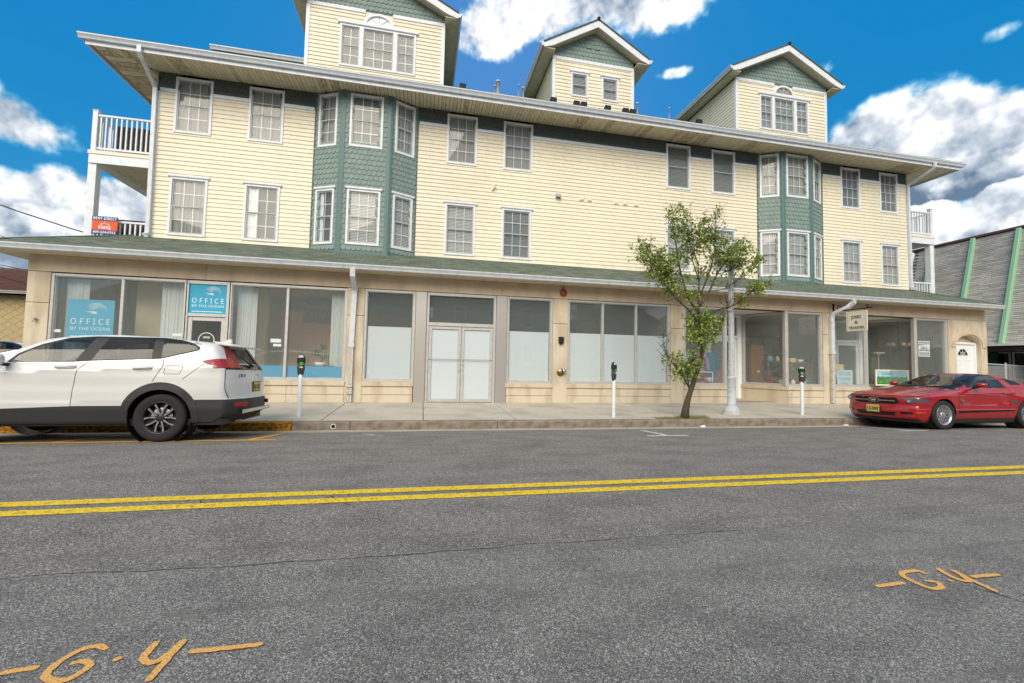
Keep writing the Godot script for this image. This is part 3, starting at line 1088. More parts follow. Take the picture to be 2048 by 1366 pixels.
func dormer(x0: float, x1: float, ye: float, yp: float, rx0: float, rx1: float, which: int, wide: bool) -> void:
	var U := Transform3D(Basis(), Vector3(0, 0, ZU))
	var xc := (rx0 + rx1) / 2
	var k := (yp - (ye + 0.2)) / (xc - rx0)      # slope of the gable
	var line := func(x: float) -> float: return yp - absf(x - xc) * k
	var s := st()
	var depth := 4.4
	# body
	prism(s, PackedVector2Array([Vector2(x0 + 0.01, 9.7), Vector2(x1 - 0.01, 9.7), Vector2(x1 - 0.01, line.call(x1) - 0.25), Vector2(xc, yp - 0.25), Vector2(x0 + 0.01, line.call(x0) - 0.25)]), ZU - depth, ZU - 0.13)
	obj("dormer", s, M.backing, B)
	var holes := []
	var wins := []
	if wide:
		var wx := [-2.84, -0.51] if which == 0 else [12.36, 14.61]
		var a: float = wx[0]
		var b: float = wx[1]
		var q := (b - a) * 0.265
		wins = [[a, a + q + 0.03, 2], [a + q + 0.03, b - q - 0.03, 3], [b - q - 0.03, b, 2]]
		holes.append([a + 0.06, b - 0.06, 10.56 + 0.05, 11.99])
		for w in wins:
			window(w[0], w[1], 10.56, 11.93, U, "blind_grey" if which == 0 else "blind", w[2], false, 0.065)
		s = st()
		bevel(s, Vector3(a - 0.07, 11.931, -0.02), Vector3(b + 0.07, 12.02, 0.08), 0.015, U)
		obj("window_head", s, M.trim, B)
		# half-round light above
		var fx := (a + b) / 2 + (0.0 if which == 0 else -0.02)
		var r := 0.46
		var fy := 12.03
		var fl := 0.82
		s = st()
		var n := 16
		for i in n:
			var a0 := PI * i / n
			var a1 := PI * (i + 1) / n
			for z in [[0.0, 0.06]]:
				var p := [Vector2(cos(a0), sin(a0) * fl), Vector2(cos(a1), sin(a1) * fl)]
				var o0 := U * Vector3(fx + p[0].x * r, fy + p[0].y * r, 0.06)
				var o1 := U * Vector3(fx + p[1].x * r, fy + p[1].y * r, 0.06)
				var i0 := U * Vector3(fx + p[0].x * (r - 0.08), fy + p[0].y * (r - 0.09), 0.06)
				var i1 := U * Vector3(fx + p[1].x * (r - 0.08), fy + p[1].y * (r - 0.09), 0.06)
				quad(s, o0, o1, i1, i0)
				quad(s, o1, o0, o0 - Vector3(0, 0, 0.07), o1 - Vector3(0, 0, 0.07))
				quad(s, i0, i1, i1 - Vector3(0, 0, 0.07), i0 - Vector3(0, 0, 0.07))
		box(s, Vector3(fx - r, 12.021, -0.01), Vector3(fx + r, 12.06, 0.055), U)
		var fan := obj("fan_window", s, M.trim, B)
		s = st()
		for i in n:
			var a0 := PI * i / n
			var a1 := PI * (i + 1) / n
			tri(s, U * Vector3(fx, fy, 0.018), U * Vector3(fx + cos(a0) * (r - 0.06), fy + sin(a0) * fl * (r - 0.07), 0.018), U * Vector3(fx + cos(a1) * (r - 0.06), fy + sin(a1) * fl * (r - 0.07), 0.018))
		obj("fan_panel", s, M.white if which == 0 else M.curtain, fan)
		s = st()
		for i in [1, 2, 3]:
			var aa: float = PI * i / 4
			tube(s, [U * Vector3(fx, fy + 0.02, 0.024), U * Vector3(fx + cos(aa) * (r - 0.06), fy + sin(aa) * fl * (r - 0.06), 0.024)], 0.007, 6)
		obj("muntin", s, M.sash if which == 0 else M.trim, fan)
		holes.append([fx - r + 0.03, fx + r - 0.03, 12.0, fy + r * fl])
	else:
		for w in [[4.76, 5.40], [5.90, 6.54]]:
			window(w[0], w[1], 10.71, 11.58, U, "blind", 0, true, 0.06)
			holes.append([w[0] + 0.05, w[1] - 0.05, 10.75, 11.6])
	boards(B, x0 + 0.09, x1 - 0.09, 10.0, ye - 0.05, holes, U)
	# filler behind the boards and the gable
	s = st()
	for q in cut(x0, x1, holes.filter(func(hh): return hh[2] < 11.0), 11.0):
		box(s, Vector3(q[0], 9.8, -0.05), Vector3(q[1], ye, 0.0), U)
	for h in holes:
		if h[2] < 11.0:
			box(s, Vector3(h[0], 9.8, -0.05), Vector3(h[1], h[2], 0.0), U)
			box(s, Vector3(h[0], h[3], -0.05), Vector3(h[1], ye, 0.0), U)
	obj("sheathing", s, M.siding, B)
	s = st()
	prism(s, PackedVector2Array([Vector2(x0, ye), Vector2(x1, ye), Vector2(x1, line.call(x1) - 0.1), Vector2(xc, yp - 0.1), Vector2(x0, line.call(x0) - 0.1)]), -0.05, 0.0, U)
	obj("sheathing", s, M.shingle, B)
	var fan_hole := []
	if wide:
		var h: Array = holes[-1]
		fan_hole = [[h[0] - 0.02, h[1] + 0.02, 0.0, h[3] - 0.03]]
	shingles(B, x0 + 0.03, x1 - 0.02, ye + 0.05, yp, fan_hole, U, func(x: float, y: float) -> bool: return y + 0.08 < line.call(x) - 0.20, which == 0)
	s = st()
	for q in cut(x0 - 0.01, x1 + 0.01, [[holes[-1][0] + 0.01, holes[-1][1] - 0.01, 12.0, 13.0]] if wide else [], ye):
		bevel(s, Vector3(q[0], ye - 0.06, 0.0), Vector3(q[1], ye + 0.065, 0.034), 0.008, U)
	obj("belly_band", s, M.trim, B)
	for x in [x0, x1]:
		s = st()
		var e := -0.012 if x == x0 else -0.10
		bevel(s, Vector3(x + e, 9.9, -0.1), Vector3(x + e + 0.112, ye - 0.061, 0.036), 0.006, U)
		obj("corner_board", s, M.trim, B)
	# cheeks
	boards(B, 0.0, depth, 10.0, ye, [], Transform3D(Basis(Vector3.UP, -PI / 2), Vector3(x0 + 0.01, 0, ZU - depth)), 0.127, true)
	boards(B, 0.0, depth, 10.0, ye, [], Transform3D(Basis(Vector3.UP, PI / 2), Vector3(x1 - 0.01, 0, ZU)), 0.127, true)
	# roof slopes with rake boards, soffits and gutters
	var zf := 0.34
	for sgn in [-1.0, 1.0]:
		var xe: float = rx0 if sgn < 0 else rx1
		var ex: float = x0 if sgn < 0 else x1
		var a := Vector3(xc, yp + 0.03, 0)
		var b := Vector3(xe, line.call(xe) + 0.03, 0)
		var n := Vector3(sgn * k, 1, 0).normalized() * 0.04
		s = st()
		var z0 := ZU + zf + 0.03
		var z1 := ZU - depth - 0.8
		var q := [a + Vector3(0, 0, z0), b + Vector3(0, 0, z0), b + Vector3(0, 0, z1), a + Vector3(0, 0, z1)]
		var ps := []
		for v in q:
			ps.append(v)
		for v in q:
			ps.append(v + n)
		if sgn > 0:
			hexa(s, [ps[0], ps[1], ps[2], ps[3], ps[4], ps[5], ps[6], ps[7]])
		else:
			hexa(s, [ps[1], ps[0], ps[3], ps[2], ps[5], ps[4], ps[7], ps[6]])
		obj("dormer_roof", s, M.roof, B)
		s = st()
		var f := Vector2(xc, yp + 0.03)
		var e2 := Vector2(xe, line.call(xe) + 0.03)
		prism(s, PackedVector2Array([f, e2, e2 - Vector2(0, 0.17), Vector2(lerpf(xe, ex, 0.75), line.call(lerpf(xe, ex, 0.75)) - 0.21), f - Vector2(0, 0.25)]), ZU + zf - 0.03, ZU + zf)
		obj("rake_board", s, M.trim, B)
		s = st()
		# soffit under the rake and along the side
		quad(s, Vector3(xc, yp - 0.2, ZU), Vector3(xe, e2.y - 0.16, ZU), Vector3(xe, e2.y - 0.16, ZU + zf - 0.02), Vector3(xc, yp - 0.2, ZU + zf - 0.02))
		box(s, Vector3(minf(xe, ex), e2.y - 0.17, z1), Vector3(maxf(xe, ex), e2.y - 0.15, ZU + zf - 0.031))
		obj("dormer_soffit", s, M.soffit, B)
		s = st()
		gutter(s, Vector3(xe, e2.y + 0.0, ZU + zf), Vector3(xe, e2.y + 0.0, z1), sgn > 0)
		obj("dormer_gutter", s, M.gutter, B)
	s = st()
	tube(s, [Vector3(xc, yp + 0.07, ZU + zf + 0.05), Vector3(xc, yp + 0.07, ZU - depth - 0.8)], 0.06, 6)
	obj("ridge_cap", s, M.felt, B)
	if which == 1:
		for x in [5.42, 5.74]:
			s = st()
			frame4(s, x - 0.10, x + 0.10, 12.52, 12.72, 0.03, 0.0, 0.05, U)
			box(s, Vector3(x - 0.07, 12.55, 0.0), Vector3(x + 0.07, 12.69, 0.03), U)
			obj("gable_vent", s, M.shingle_b, B)


# ogee gutter from a to b; its front looks to the left of a->b when `flip` is false
func gutter(s: SurfaceTool, a: Vector3, b: Vector3, flip := false) -> void:
	var d := (b - a).normalized()
	var out := d.cross(Vector3.UP)
	if not flip:
		out = -out
	var sec := [Vector2(0.0, 0.0), Vector2(0.0, -0.125), Vector2(0.075, -0.125), Vector2(0.085, -0.09), Vector2(0.105, -0.055), Vector2(0.125, -0.03), Vector2(0.127, 0.0), Vector2(0.115, 0.002), Vector2(0.113, -0.012)]
	for i in sec.size() - 1:
		var p := [sec[i], sec[i + 1]]
		var v := [a + out * p[0].x + Vector3(0, p[0].y, 0), a + out * p[1].x + Vector3(0, p[1].y, 0), b + out * p[1].x + Vector3(0, p[1].y, 0), b + out * p[0].x + Vector3(0, p[0].y, 0)]
		if flip:
			quad(s, v[0], v[1], v[2], v[3])
		else:
			quad(s, v[3], v[2], v[1], v[0])
	for e in [a, b]:
		for i in range(1, sec.size() - 2):
			tri(s, e + out * sec[0].x + Vector3(0, sec[0].y, 0), e + out * sec[i].x + Vector3(0, sec[i].y, 0), e + out * sec[i + 1].x + Vector3(0, sec[i + 1].y, 0))


func eaves() -> void:
	var s: SurfaceTool
	var yw := 9.57
	var yf := 9.52
	var zf := -12.95
	var x0 := -8.86
	var x1 := 20.80
	# soffit slats, across the eave
	var n := 252
	for i in n:
		var a := x0 + 0.12 + (x1 - x0 - 0.24) * i / n
		var b := a + (x1 - x0 - 0.24) / n - 0.012
		s = st()
		var zb := ZU
		var xm := (a + b) / 2
		if xm < -7.72:
			zb = lerpf(zf, ZU, (xm - x0) / (-7.72 - x0))
		elif xm > 19.42:
			zb = lerpf(zf, ZU, (x1 - xm) / (x1 - 19.42))
		if zf - zb < 0.03:
			continue
		var y2 := lerpf(yf, yw, (zf - zb) / (zf - ZU))
		hexa(s, [Vector3(a, yf, zf), Vector3(b, yf, zf), Vector3(b, y2, zb), Vector3(a, y2, zb), Vector3(a, yf + 0.012, zf), Vector3(b, yf + 0.012, zf), Vector3(b, y2 + 0.012, zb), Vector3(a, y2 + 0.012, zb)])
		var stained := false
		for c in [[-6.9, 0.18], [-2.9, 0.5], [5.0, 0.16], [6.0, 0.3], [7.25, 0.35], [9.1, 0.7], [11.6, 0.25], [18.6, 0.5], [-5.6, 0.12], [1.2, 0.1]]:
			if absf(xm - c[0]) < c[1] and rng.randf() < 0.62:
				stained = true
		if xm < -7.9 and rng.randf() < 0.5:
			stained = true
		obj("soffit_slat", s, M.soffit_stained if stained else (M.soffit if i % 3 else M.soffit_b), B)
	s = st()
	var clean := st()
	for k in 44:
		var z0 := zf - 0.06 - k * 0.2
		var z1 := z0 - 0.188
		if k < 6:
			# mitred against the front slats
			var m0 := lerpf(x0 + 0.1, -7.72, clampf((zf - z1) / 0.95, 0, 1))
			hexa(s if rng.randf() < 0.55 else clean, [Vector3(x0 + 0.1, yf, z0), Vector3(m0, yf + 0.02, z0), Vector3(m0, yf + 0.02, z1), Vector3(x0 + 0.1, yf, z1), Vector3(x0 + 0.1, yf + 0.01, z0), Vector3(m0, yf + 0.03, z0), Vector3(m0, yf + 0.03, z1), Vector3(x0 + 0.1, yf + 0.01, z1)])
		else:
			box(s if rng.randf() < 0.5 else clean, Vector3(x0 + 0.1, yf + 0.005, z1), Vector3(-7.72, yf + 0.02, z0))
		box(clean, Vector3(19.42, yf + 0.015, z1), Vector3(x1 - 0.1, yf + 0.03, z0))
	obj("side_soffit", s, M.soffit_stained, B).set_meta("kind", "stuff")
	obj("side_soffit", clean, M.soffit, B).set_meta("kind", "stuff")
	s = st()
	box(s, Vector3(x0 + 0.05, 9.6, -28.0), Vector3(x1 - 0.05, 9.64, zf - 0.02))
	obj("soffit_deck", s, M.felt, B)
	# fascia, gutter, roof
	s = st()
	box(s, Vector3(x0, 9.47, zf), Vector3(x1, 9.70, zf + 0.025))
	box(s, Vector3(x0, 9.47, -27.5), Vector3(x0 + 0.025, 9.70, zf - 0.001))
	box(s, Vector3(x1 - 0.025, 9.47, -27.5), Vector3(x1, 9.70, zf - 0.001))
	obj("fascia", s, M.trim, B)
	s = st()
	gutter(s, Vector3(x0 - 0.12, 9.70, zf + 0.026), Vector3(x1 + 0.12, 9.70, zf + 0.026), true)
	obj("upper_gutter", s, M.gutter, B)
	s = st()
	gutter(s, Vector3(x0 - 0.001, 9.70, zf + 0.02), Vector3(x0 - 0.001, 9.70, -27.5), false)
	gutter(s, Vector3(x1 + 0.001, 9.70, zf + 0.02), Vector3(x1 + 0.001, 9.70, -27.5), true)
	obj("side_gutter", s, M.gutter, B)
	s = st()
	var pitch := 0.60
	var d := 5.0
	var e0 := Vector3(x0 - 0.05, 9.72, zf + 0.07)
	var e1 := Vector3(x1 + 0.05, 9.72, zf + 0.07)
	var r0 := e0 + Vector3(d, d * pitch, -d)
	var r1 := e1 + Vector3(-d, d * pitch, -d)
	var b0 := Vector3(e0.x, 9.72, -27.6)
	var b1 := Vector3(e1.x, 9.72, -27.6)
	var c0 := b0 + Vector3(d, d * pitch, d)
	var c1 := b1 + Vector3(-d, d * pitch, d)
	quad(s, e0, e1, r1, r0)
	quad(s, b0, e0, r0, c0)
	quad(s, e1, b1, c1, r1)
	quad(s, b1, b0, c0, c1)
	quad(s, r0, r1, c1, c0)
	for q in [[e0, e1], [b0, e0], [e1, b1]]:
		quad(s, q[0] - Vector3(0, 0.03, 0), q[1] - Vector3(0, 0.03, 0), q[1], q[0])
	obj("roof", s, M.roof, B)
	# starter course seen over the gutter
	s = st()
	for i in 100:
		var a := x0 + (x1 - x0) * i / 100.0
		var b := a + (x1 - x0) / 100.0 - 0.008
		var lift := rng.randf_range(0.0, 0.012)
		hexa(s, [Vector3(a, 9.73, zf + 0.085), Vector3(b, 9.73, zf + 0.085), Vector3(b, 9.79, zf - 0.05), Vector3(a, 9.79, zf - 0.05), Vector3(a, 9.748 + lift, zf + 0.085), Vector3(b, 9.748 + lift, zf + 0.085), Vector3(b, 9.81 + lift, zf - 0.05), Vector3(a, 9.81 + lift, zf - 0.05)])
	obj("roof_edge_shingles", s, M.roof, B).set_meta("kind", "stuff")
	# second roof step behind, with gutters of its own
	for q in [[-6.9, -3.85, -15.0], [15.5, 16.8, -15.4]]:
		s = st()
		gutter(s, Vector3(q[0], 11.28, q[2]), Vector3(q[1], 11.28, q[2]), true)
		obj("step_gutter", s, M.gutter, B)
		s = st()
		box(s, Vector3(q[0] + 0.04, 10.2, q[2] - 2.5), Vector3(q[1], 11.3, q[2] - 0.002))
		obj("roof_step", s, M.shingle_dark, B)
	# vents and pipes on the roof
	for v in [[0.98, 0], [3.95, 0], [4.75, 0], [5.0, 0], [5.85, 0], [6.5, 0], [6.76, 0], [9.3, 0]]:
		s = st()
		var x: float = v[0]
		prism(s, PackedVector2Array([Vector2(0, 0), Vector2(0.26, 0.12), Vector2(0.0, 0.26), Vector2(-0.04, 0.24)]), -0.10, 0.10, Transform3D(Basis(Vector3.UP, PI / 2), Vector3(x, 9.86, -13.2)))
		obj("roof_vent", s, M.dark, B)
	for v in [[2.10, 0.06, 10.36], [2.0, 0.025, 10.2], [2.78, 0.02, 10.36], [2.93, 0.035, 10.28], [6.95, 0.03, 10.36], [8.15, 0.018, 10.36]]:
		s = st(true)
		lathe(s, [Vector2(v[1], 9.8), Vector2(v[1], v[2]), Vector2(v[1] * 1.25, v[2]), Vector2(v[1] * 1.25, v[2] + 0.05), Vector2(0, v[2] + 0.06)], 10, Transform3D(Basis(), Vector3(v[0], 0, -13.25)))
		obj("roof_pipe", s, M.lamp_grey, B)
	# downpipes at both corners
	for q in [[-7.60, -7.70, -7.66], [19.40, 19.36, 19.40]]:
		s = st()
		pipe(s, [Vector3(q[0], 9.60, zf + 0.085), Vector3(q[0], 9.42, zf + 0.085), Vector3(q[0], 9.34, zf), Vector3(q[1], 9.06, ZU + 0.12), Vector3(q[1], 8.9, ZU + 0.09), Vector3(q[2], 4.85, ZU + 0.09), Vector3(q[2], 4.78, ZU + 0.14), Vector3(q[2], 4.74, ZU + 0.24)], 0.10, 0.075)
		obj("downpipe", s, M.gutter, B)


func lower_roof() -> void:
	var s: SurfaceTool
	var yg := 3.93
	var zg := -12.08
	var gx0 := -10.05
	var gx1 := 21.15
	var pitch := 0.415
	# soffit, fascia, gutter
	s = st()
	box(s, Vector3(gx0, 3.80, -12.62), Vector3(gx1, 3.82, zg))
	box(s, Vector3(gx0, 3.80, -26.0), Vector3(-9.4, 3.82, -12.621))
	box(s, Vector3(21.25, 3.80, -26.0), Vector3(gx1 + 0.6, 3.82, -12.621))
	obj("lower_soffit", s, M.soffit_b, B)
	s = st()
	box(s, Vector3(gx0, 3.795, zg + 0.001), Vector3(gx1, 3.92, zg + 0.02))
	box(s, Vector3(gx0 - 0.02, 3.795, -26.0), Vector3(gx0, 3.92, zg))
	obj("lower_fascia", s, M.trim, B)
	s = st()
	gutter(s, Vector3(gx0 - 0.1, yg, zg + 0.021), Vector3(gx1 + 0.05, yg, zg + 0.021), true)
	obj("lower_gutter", s, M.gutter, B)
	s = st()
	gutter(s, Vector3(gx0 - 0.021, yg, zg), Vector3(gx0 - 0.021, yg, -26.0), false)
	obj("lower_side_gutter", s, M.gutter, B)
	# roof planes
	var d := 2.0
	var e0 := Vector3(gx0 - 0.05, yg, zg + 0.05)
	var e1 := Vector3(gx1 + 0.05, yg, zg + 0.05)
	s = st()
	var t0 := e0 + Vector3(2.5, 1.0, -2.4)
	quad(s, e0, e1, e1 + Vector3(-d, d * pitch, -d), e0 + Vector3(d, d * pitch, -d))
	quad(s, Vector3(e0.x, yg, -26), e0, e0 + Vector3(d, d * pitch, -d), Vector3(e0.x + d, yg + d * pitch, -26))
	quad(s, e1, Vector3(e1.x, yg, -26), Vector3(e1.x - d, yg + d * pitch, -26), e1 + Vector3(-d, d * pitch, -d))
	obj("lower_roof", s, M.roof, B)
	# shingle tabs
	var mm := MultiMesh.new()
	var tab := st()
	hexa(tab, [Vector3(-0.145, 0.004, 0.0), Vector3(0.145, 0.004, 0.0), Vector3(0.145, 0.0, -0.2), Vector3(-0.145, 0.0, -0.2), Vector3(-0.143, 0.022, 0.0), Vector3(0.143, 0.022, 0.0), Vector3(0.145, 0.004, -0.2), Vector3(-0.145, 0.004, -0.2)])
	tab.generate_normals()
	var list := []
	var ang := atan(pitch)
	var slope := Basis(Vector3.RIGHT, ang)
	var rows := 16
	for i in rows:
		var run := 0.01 + i * 0.13
		var zz := zg + 0.07 - run * cos(ang)
		var yy := yg + run * sin(ang)
		var hx := run * cos(ang)
		var n := int((gx1 - gx0) / 0.3) + 1
		for k in n:
			var x := gx0 + (k + (0.5 if i % 2 else 0.0)) * 0.3 + rng.randf_range(-0.004, 0.004)
			if x < gx0 + hx + 0.06 or x > gx1 - hx - 0.06:
				continue
			list.append(Transform3D(slope, Vector3(x, yy + rng.randf_range(0.0, 0.004), zz)))
		var m := int(13.5 / 0.3)
		for k in m:
			var z := zg - (k + (0.5 if i % 2 else 0.0)) * 0.3
			if z > zg - hx - 0.16:
				continue
			list.append(Transform3D(Basis(Vector3.UP, -PI / 2) * slope, Vector3(gx0 - 0.07 + run * cos(ang), yy, z)))
			list.append(Transform3D(Basis(Vector3.UP, PI / 2) * slope, Vector3(gx1 + 0.07 - run * cos(ang), yy, z)))
	for q in [[e0, 1.0], [e1, -1.0]]:
		s = st()
		tube(s, [q[0] + Vector3(0, 0.015, 0), q[0] + Vector3(q[1] * d, d * pitch + 0.015, -d)], 0.035, 6)
		obj("hip_cap", s, M.roof, B)
	mm.transform_format = MultiMesh.TRANSFORM_3D
	mm.use_colors = true
	mm.mesh = tab.commit()
	mm.instance_count = list.size()
	for i in list.size():
		mm.set_instance_transform(i, list[i])
		var v := rng.randf_range(0.72, 1.15)
		mm.set_instance_color(i, Color(0.225, 0.29, 0.235).lerp(Color(0.28, 0.30, 0.225), rng.randf()) * v)
	var o := MultiMeshInstance3D.new()
	o.name = "roof_shingles"
	o.multimesh = mm
	o.material_override = M.tab
	o.set_meta("kind", "stuff")
	B.add_child(o, true)
	# downpipes of the shop front
	s = st()
	pipe(s, [Vector3(-1.88, 3.82, zg + 0.08), Vector3(-1.88, 3.62, zg + 0.06), Vector3(-1.88, 3.52, zg - 0.1), Vector3(-1.88, 3.34, ZF + 0.09), Vector3(-1.89, 3.2, ZF + 0.06), Vector3(-1.92, 1.80, ZF + 0.06)], 0.13, 0.09)
	pipe(s, [Vector3(-1.92, 1.84, ZF + 0.06), Vector3(-1.92, 1.74, ZF + 0.06)], 0.16, 0.12)
	obj("downpipe", s, M.gutter, B)
	s = st()
	pipe(s, [Vector3(-1.92, 1.75, ZF + 0.06), Vector3(-1.92, 1.0, ZF + 0.062), Vector3(-1.92, 0.23, ZF + 0.06)], 0.115, 0.085)
	tag(obj("downpipe", s, M.pipe_peel, B), "old lower length with peeling white paint")
	s = st()
	for y in [0.62, 0.44]:
		pipe(s, [Vector3(-1.92, y, ZF + 0.06), Vector3(-1.92, y + 0.012, ZF + 0.06)], 0.14, 0.105)
	obj("pipe_strap", s, M.dark, B)
	s = st()
	pipe(s, [Vector3(14.35, 3.82, zg + 0.08), Vector3(14.35, 3.70, zg + 0.07), Vector3(14.25, 3.55, zg - 0.05), Vector3(14.06, 3.36, ZF + 0.12), Vector3(14.02, 3.22, ZF + 0.07), Vector3(14.03, 2.02, ZF + 0.07)], 0.14, 0.10)
	pipe(s, [Vector3(14.03, 2.06, ZF + 0.07), Vector3(14.03, 1.95, ZF + 0.07)], 0.18, 0.13)
	obj("downpipe", s, M.gutter, B)
	s = st()
	pipe(s, [Vector3(14.03, 1.96, ZF + 0.07), Vector3(14.03, 1.2, ZF + 0.07), Vector3(14.03, 0.24, ZF + 0.07)], 0.12, 0.09)
	tag(obj("downpipe", s, M.pipe_peel, B), "rust-stained lower length of the pipe")


func railing(parent: Node, a: Vector3, b: Vector3, h: float, n: int) -> void:
	var d := (b - a)
	var t := face(Vector2(a.x, a.z), Vector2(b.x, b.z))
	t.origin.y = a.y
	var l := d.length()
	var s := st()
	bevel(s, Vector3(0, h - 0.06, -0.035), Vector3(l, h, 0.035), 0.008, t)
	obj("top_rail", s, M.trim, parent)
	s = st()
	box(s, Vector3(0, 0.07, -0.025), Vector3(l, 0.12, 0.025), t)
	obj("bottom_rail", s, M.trim, parent)
	for i in n:
		s = st()
		var x := l * (i + 0.5) / n
		box(s, Vector3(x - 0.018, 0.12, -0.018), Vector3(x + 0.018, h - 0.06, 0.018), t)
		obj("baluster", s, M.trim, parent)


func balconies() -> void:
	var yl := 7.16
	for side in [-1, 1]:
		var xw := -7.72 if side < 0 else 19.42
		var xo := -9.42 if side < 0 else 21.15
		var zf := -14.1
		var zb := -17.0
		var a := minf(xw, xo)
		var b := maxf(xw, xo)
		for lv in [[yl, true], [4.0, false]]:
			var y: float = lv[0]
			if lv[1]:
				var s := st()
				box(s, Vector3(a, y - 0.10, zb), Vector3(b, y, zf))
				obj("balcony_floor", s, M.cream_trim, B)
				s = st()
				box(s, Vector3(a + 0.02, y - 0.36, zf - 0.06), Vector3(b, y - 0.101, zf - 0.02))
				box(s, Vector3((xo + 0.02 if side < 0 else xo - 0.06), y - 0.36, zb), Vector3((xo + 0.06 if side < 0 else xo - 0.02), y - 0.101, zf - 0.061))
				obj("balcony_beam", s, M.trim, B)
				s = st()
				box(s, Vector3(a + 0.06, y - 0.16, zb), Vector3(b, y - 0.14, zf - 0.062))
				obj("balcony_underside", s, M.soffit, B)
			var px: float = xo - side * 0.10
			var s2 := st()
			if lv[1]:
				box(s2, Vector3(px - 0.06, y, zf - 0.16), Vector3(px + 0.06, y + 1.16, zf - 0.04))
				bevel(s2, Vector3(px - 0.075, y + 1.16, zf - 0.175), Vector3(px + 0.075, y + 1.2, zf - 0.025), 0.02)
				obj("railing_post", s2, M.trim, B)
				s2 = st()
				box(s2, Vector3(px - 0.10, 4.2, zf - 0.26), Vector3(px + 0.10, y - 0.36, zf - 0.06))
				obj("balcony_post", s2, M.trim, B)
			if side < 0:
				railing(B, Vector3(px + 0.06, y + (0.0 if lv[1] else 0.12), zf - 0.1), Vector3(xw - 0.02, y + (0.0 if lv[1] else 0.12), zf - 0.1), 1.08, 12)
				railing(B, Vector3(px, y, zb), Vector3(px, y, zf - 0.16), 1.08, 20)
			else:
				railing(B, Vector3(xw + 0.02, y + (0.0 if lv[1] else 0.12), zf - 0.1), Vector3(px - 0.06, y + (0.0 if lv[1] else 0.12), zf - 0.1), 1.04, 11)
				railing(B, Vector3(px, y, zf - 0.16), Vector3(px, y, zb), 1.04, 20)
	# dark wicker chairs standing on the left balconies
	for q in [[-8.55, 7.16, "dark wicker chair on the upper left balcony behind the white rails"], [-8.35, 4.4, "dark wicker chair on the lower left balcony beside the rental sign"]]:
		var c := thing("balcony_chair", q[2], "chair", Vector3(q[0], q[1], -14.75))
		var s := st()
		box(s, Vector3(-0.45, 0.22, -0.3), Vector3(0.45, 0.44, 0.3))
		obj("seat", s, M.dark, c)
		s = st()
		box(s, Vector3(-0.45, 0.44, 0.2), Vector3(0.45, 0.92, 0.3))
		obj("backrest", s, M.dark, c)
		for x in [-0.42, 0.38]:
			for z in [-0.28, 0.24]:
				s = st()
				box(s, Vector3(x, 0, z), Vector3(x + 0.05, 0.22, z + 0.05))
				obj("leg", s, M.dark, c)


func wall_fittings() -> void:
	var s: SurfaceTool
	# small boxes and hoods on the blank middle of the wall
	for q in [[4.36, 7.12, true], [5.21, 7.12, false], [5.50, 7.12, false], [6.49, 7.12, false], [6.82, 7.12, false], [7.25, 7.12, false]]:
		s = st()
		var x: float = q[0]
		bevel(s, Vector3(x - 0.09, q[1] - 0.09, ZU + 0.01), Vector3(x + 0.09, q[1] + 0.09, ZU + 0.05), 0.012)
		if q[2]:
			prism(s, PackedVector2Array([Vector2(0, 0.075), Vector2(0, -0.05), Vector2(0.10, -0.07), Vector2(0.11, -0.02)]), -0.08, 0.08, Transform3D(Basis(Vector3(0, 0, 1), Vector3.UP, Vector3(-1, 0, 0)), Vector3(x, q[1], ZU + 0.05)))
		else:
			box(s, Vector3(x - 0.055, q[1] - 0.05, ZU + 0.05), Vector3(x + 0.055, q[1] + 0.03, ZU + 0.065))
		obj("vent_hood", s, M.sash if q[2] else M.cream_trim, B)
	for q in [[2.15, 7.17], [9.98, 7.15]]:
		s = st()
		tube(s, [Vector3(q[0] - 0.07, q[1] - 0.09, ZU + 0.04), Vector3(q[0] + 0.01, q[1] + 0.02, ZU + 0.10), Vector3(q[0] + 0.05, q[1] + 0.10, ZU + 0.14)], 0.028, 8)
		obj("wall_floodlight", s, M.cream_trim, B)


# ---------------------------------------------------------------- the shop fronts
func panel(x0: float, x1: float, y0: float, y1: float, m: Material, proud := 0.0, back: SurfaceTool = null) -> void:
	var s := st()
	bevel(s, Vector3(x0 + 0.003, y0 + 0.003, ZF - 0.24), Vector3(x1 - 0.003, y1 - 0.003, ZF + proud), 0.006)
	obj("stone_panel", s, m, B)
	if back:
		box(back, Vector3(x0, y0, ZF - 0.30), Vector3(x1, y1, ZF - 0.02))


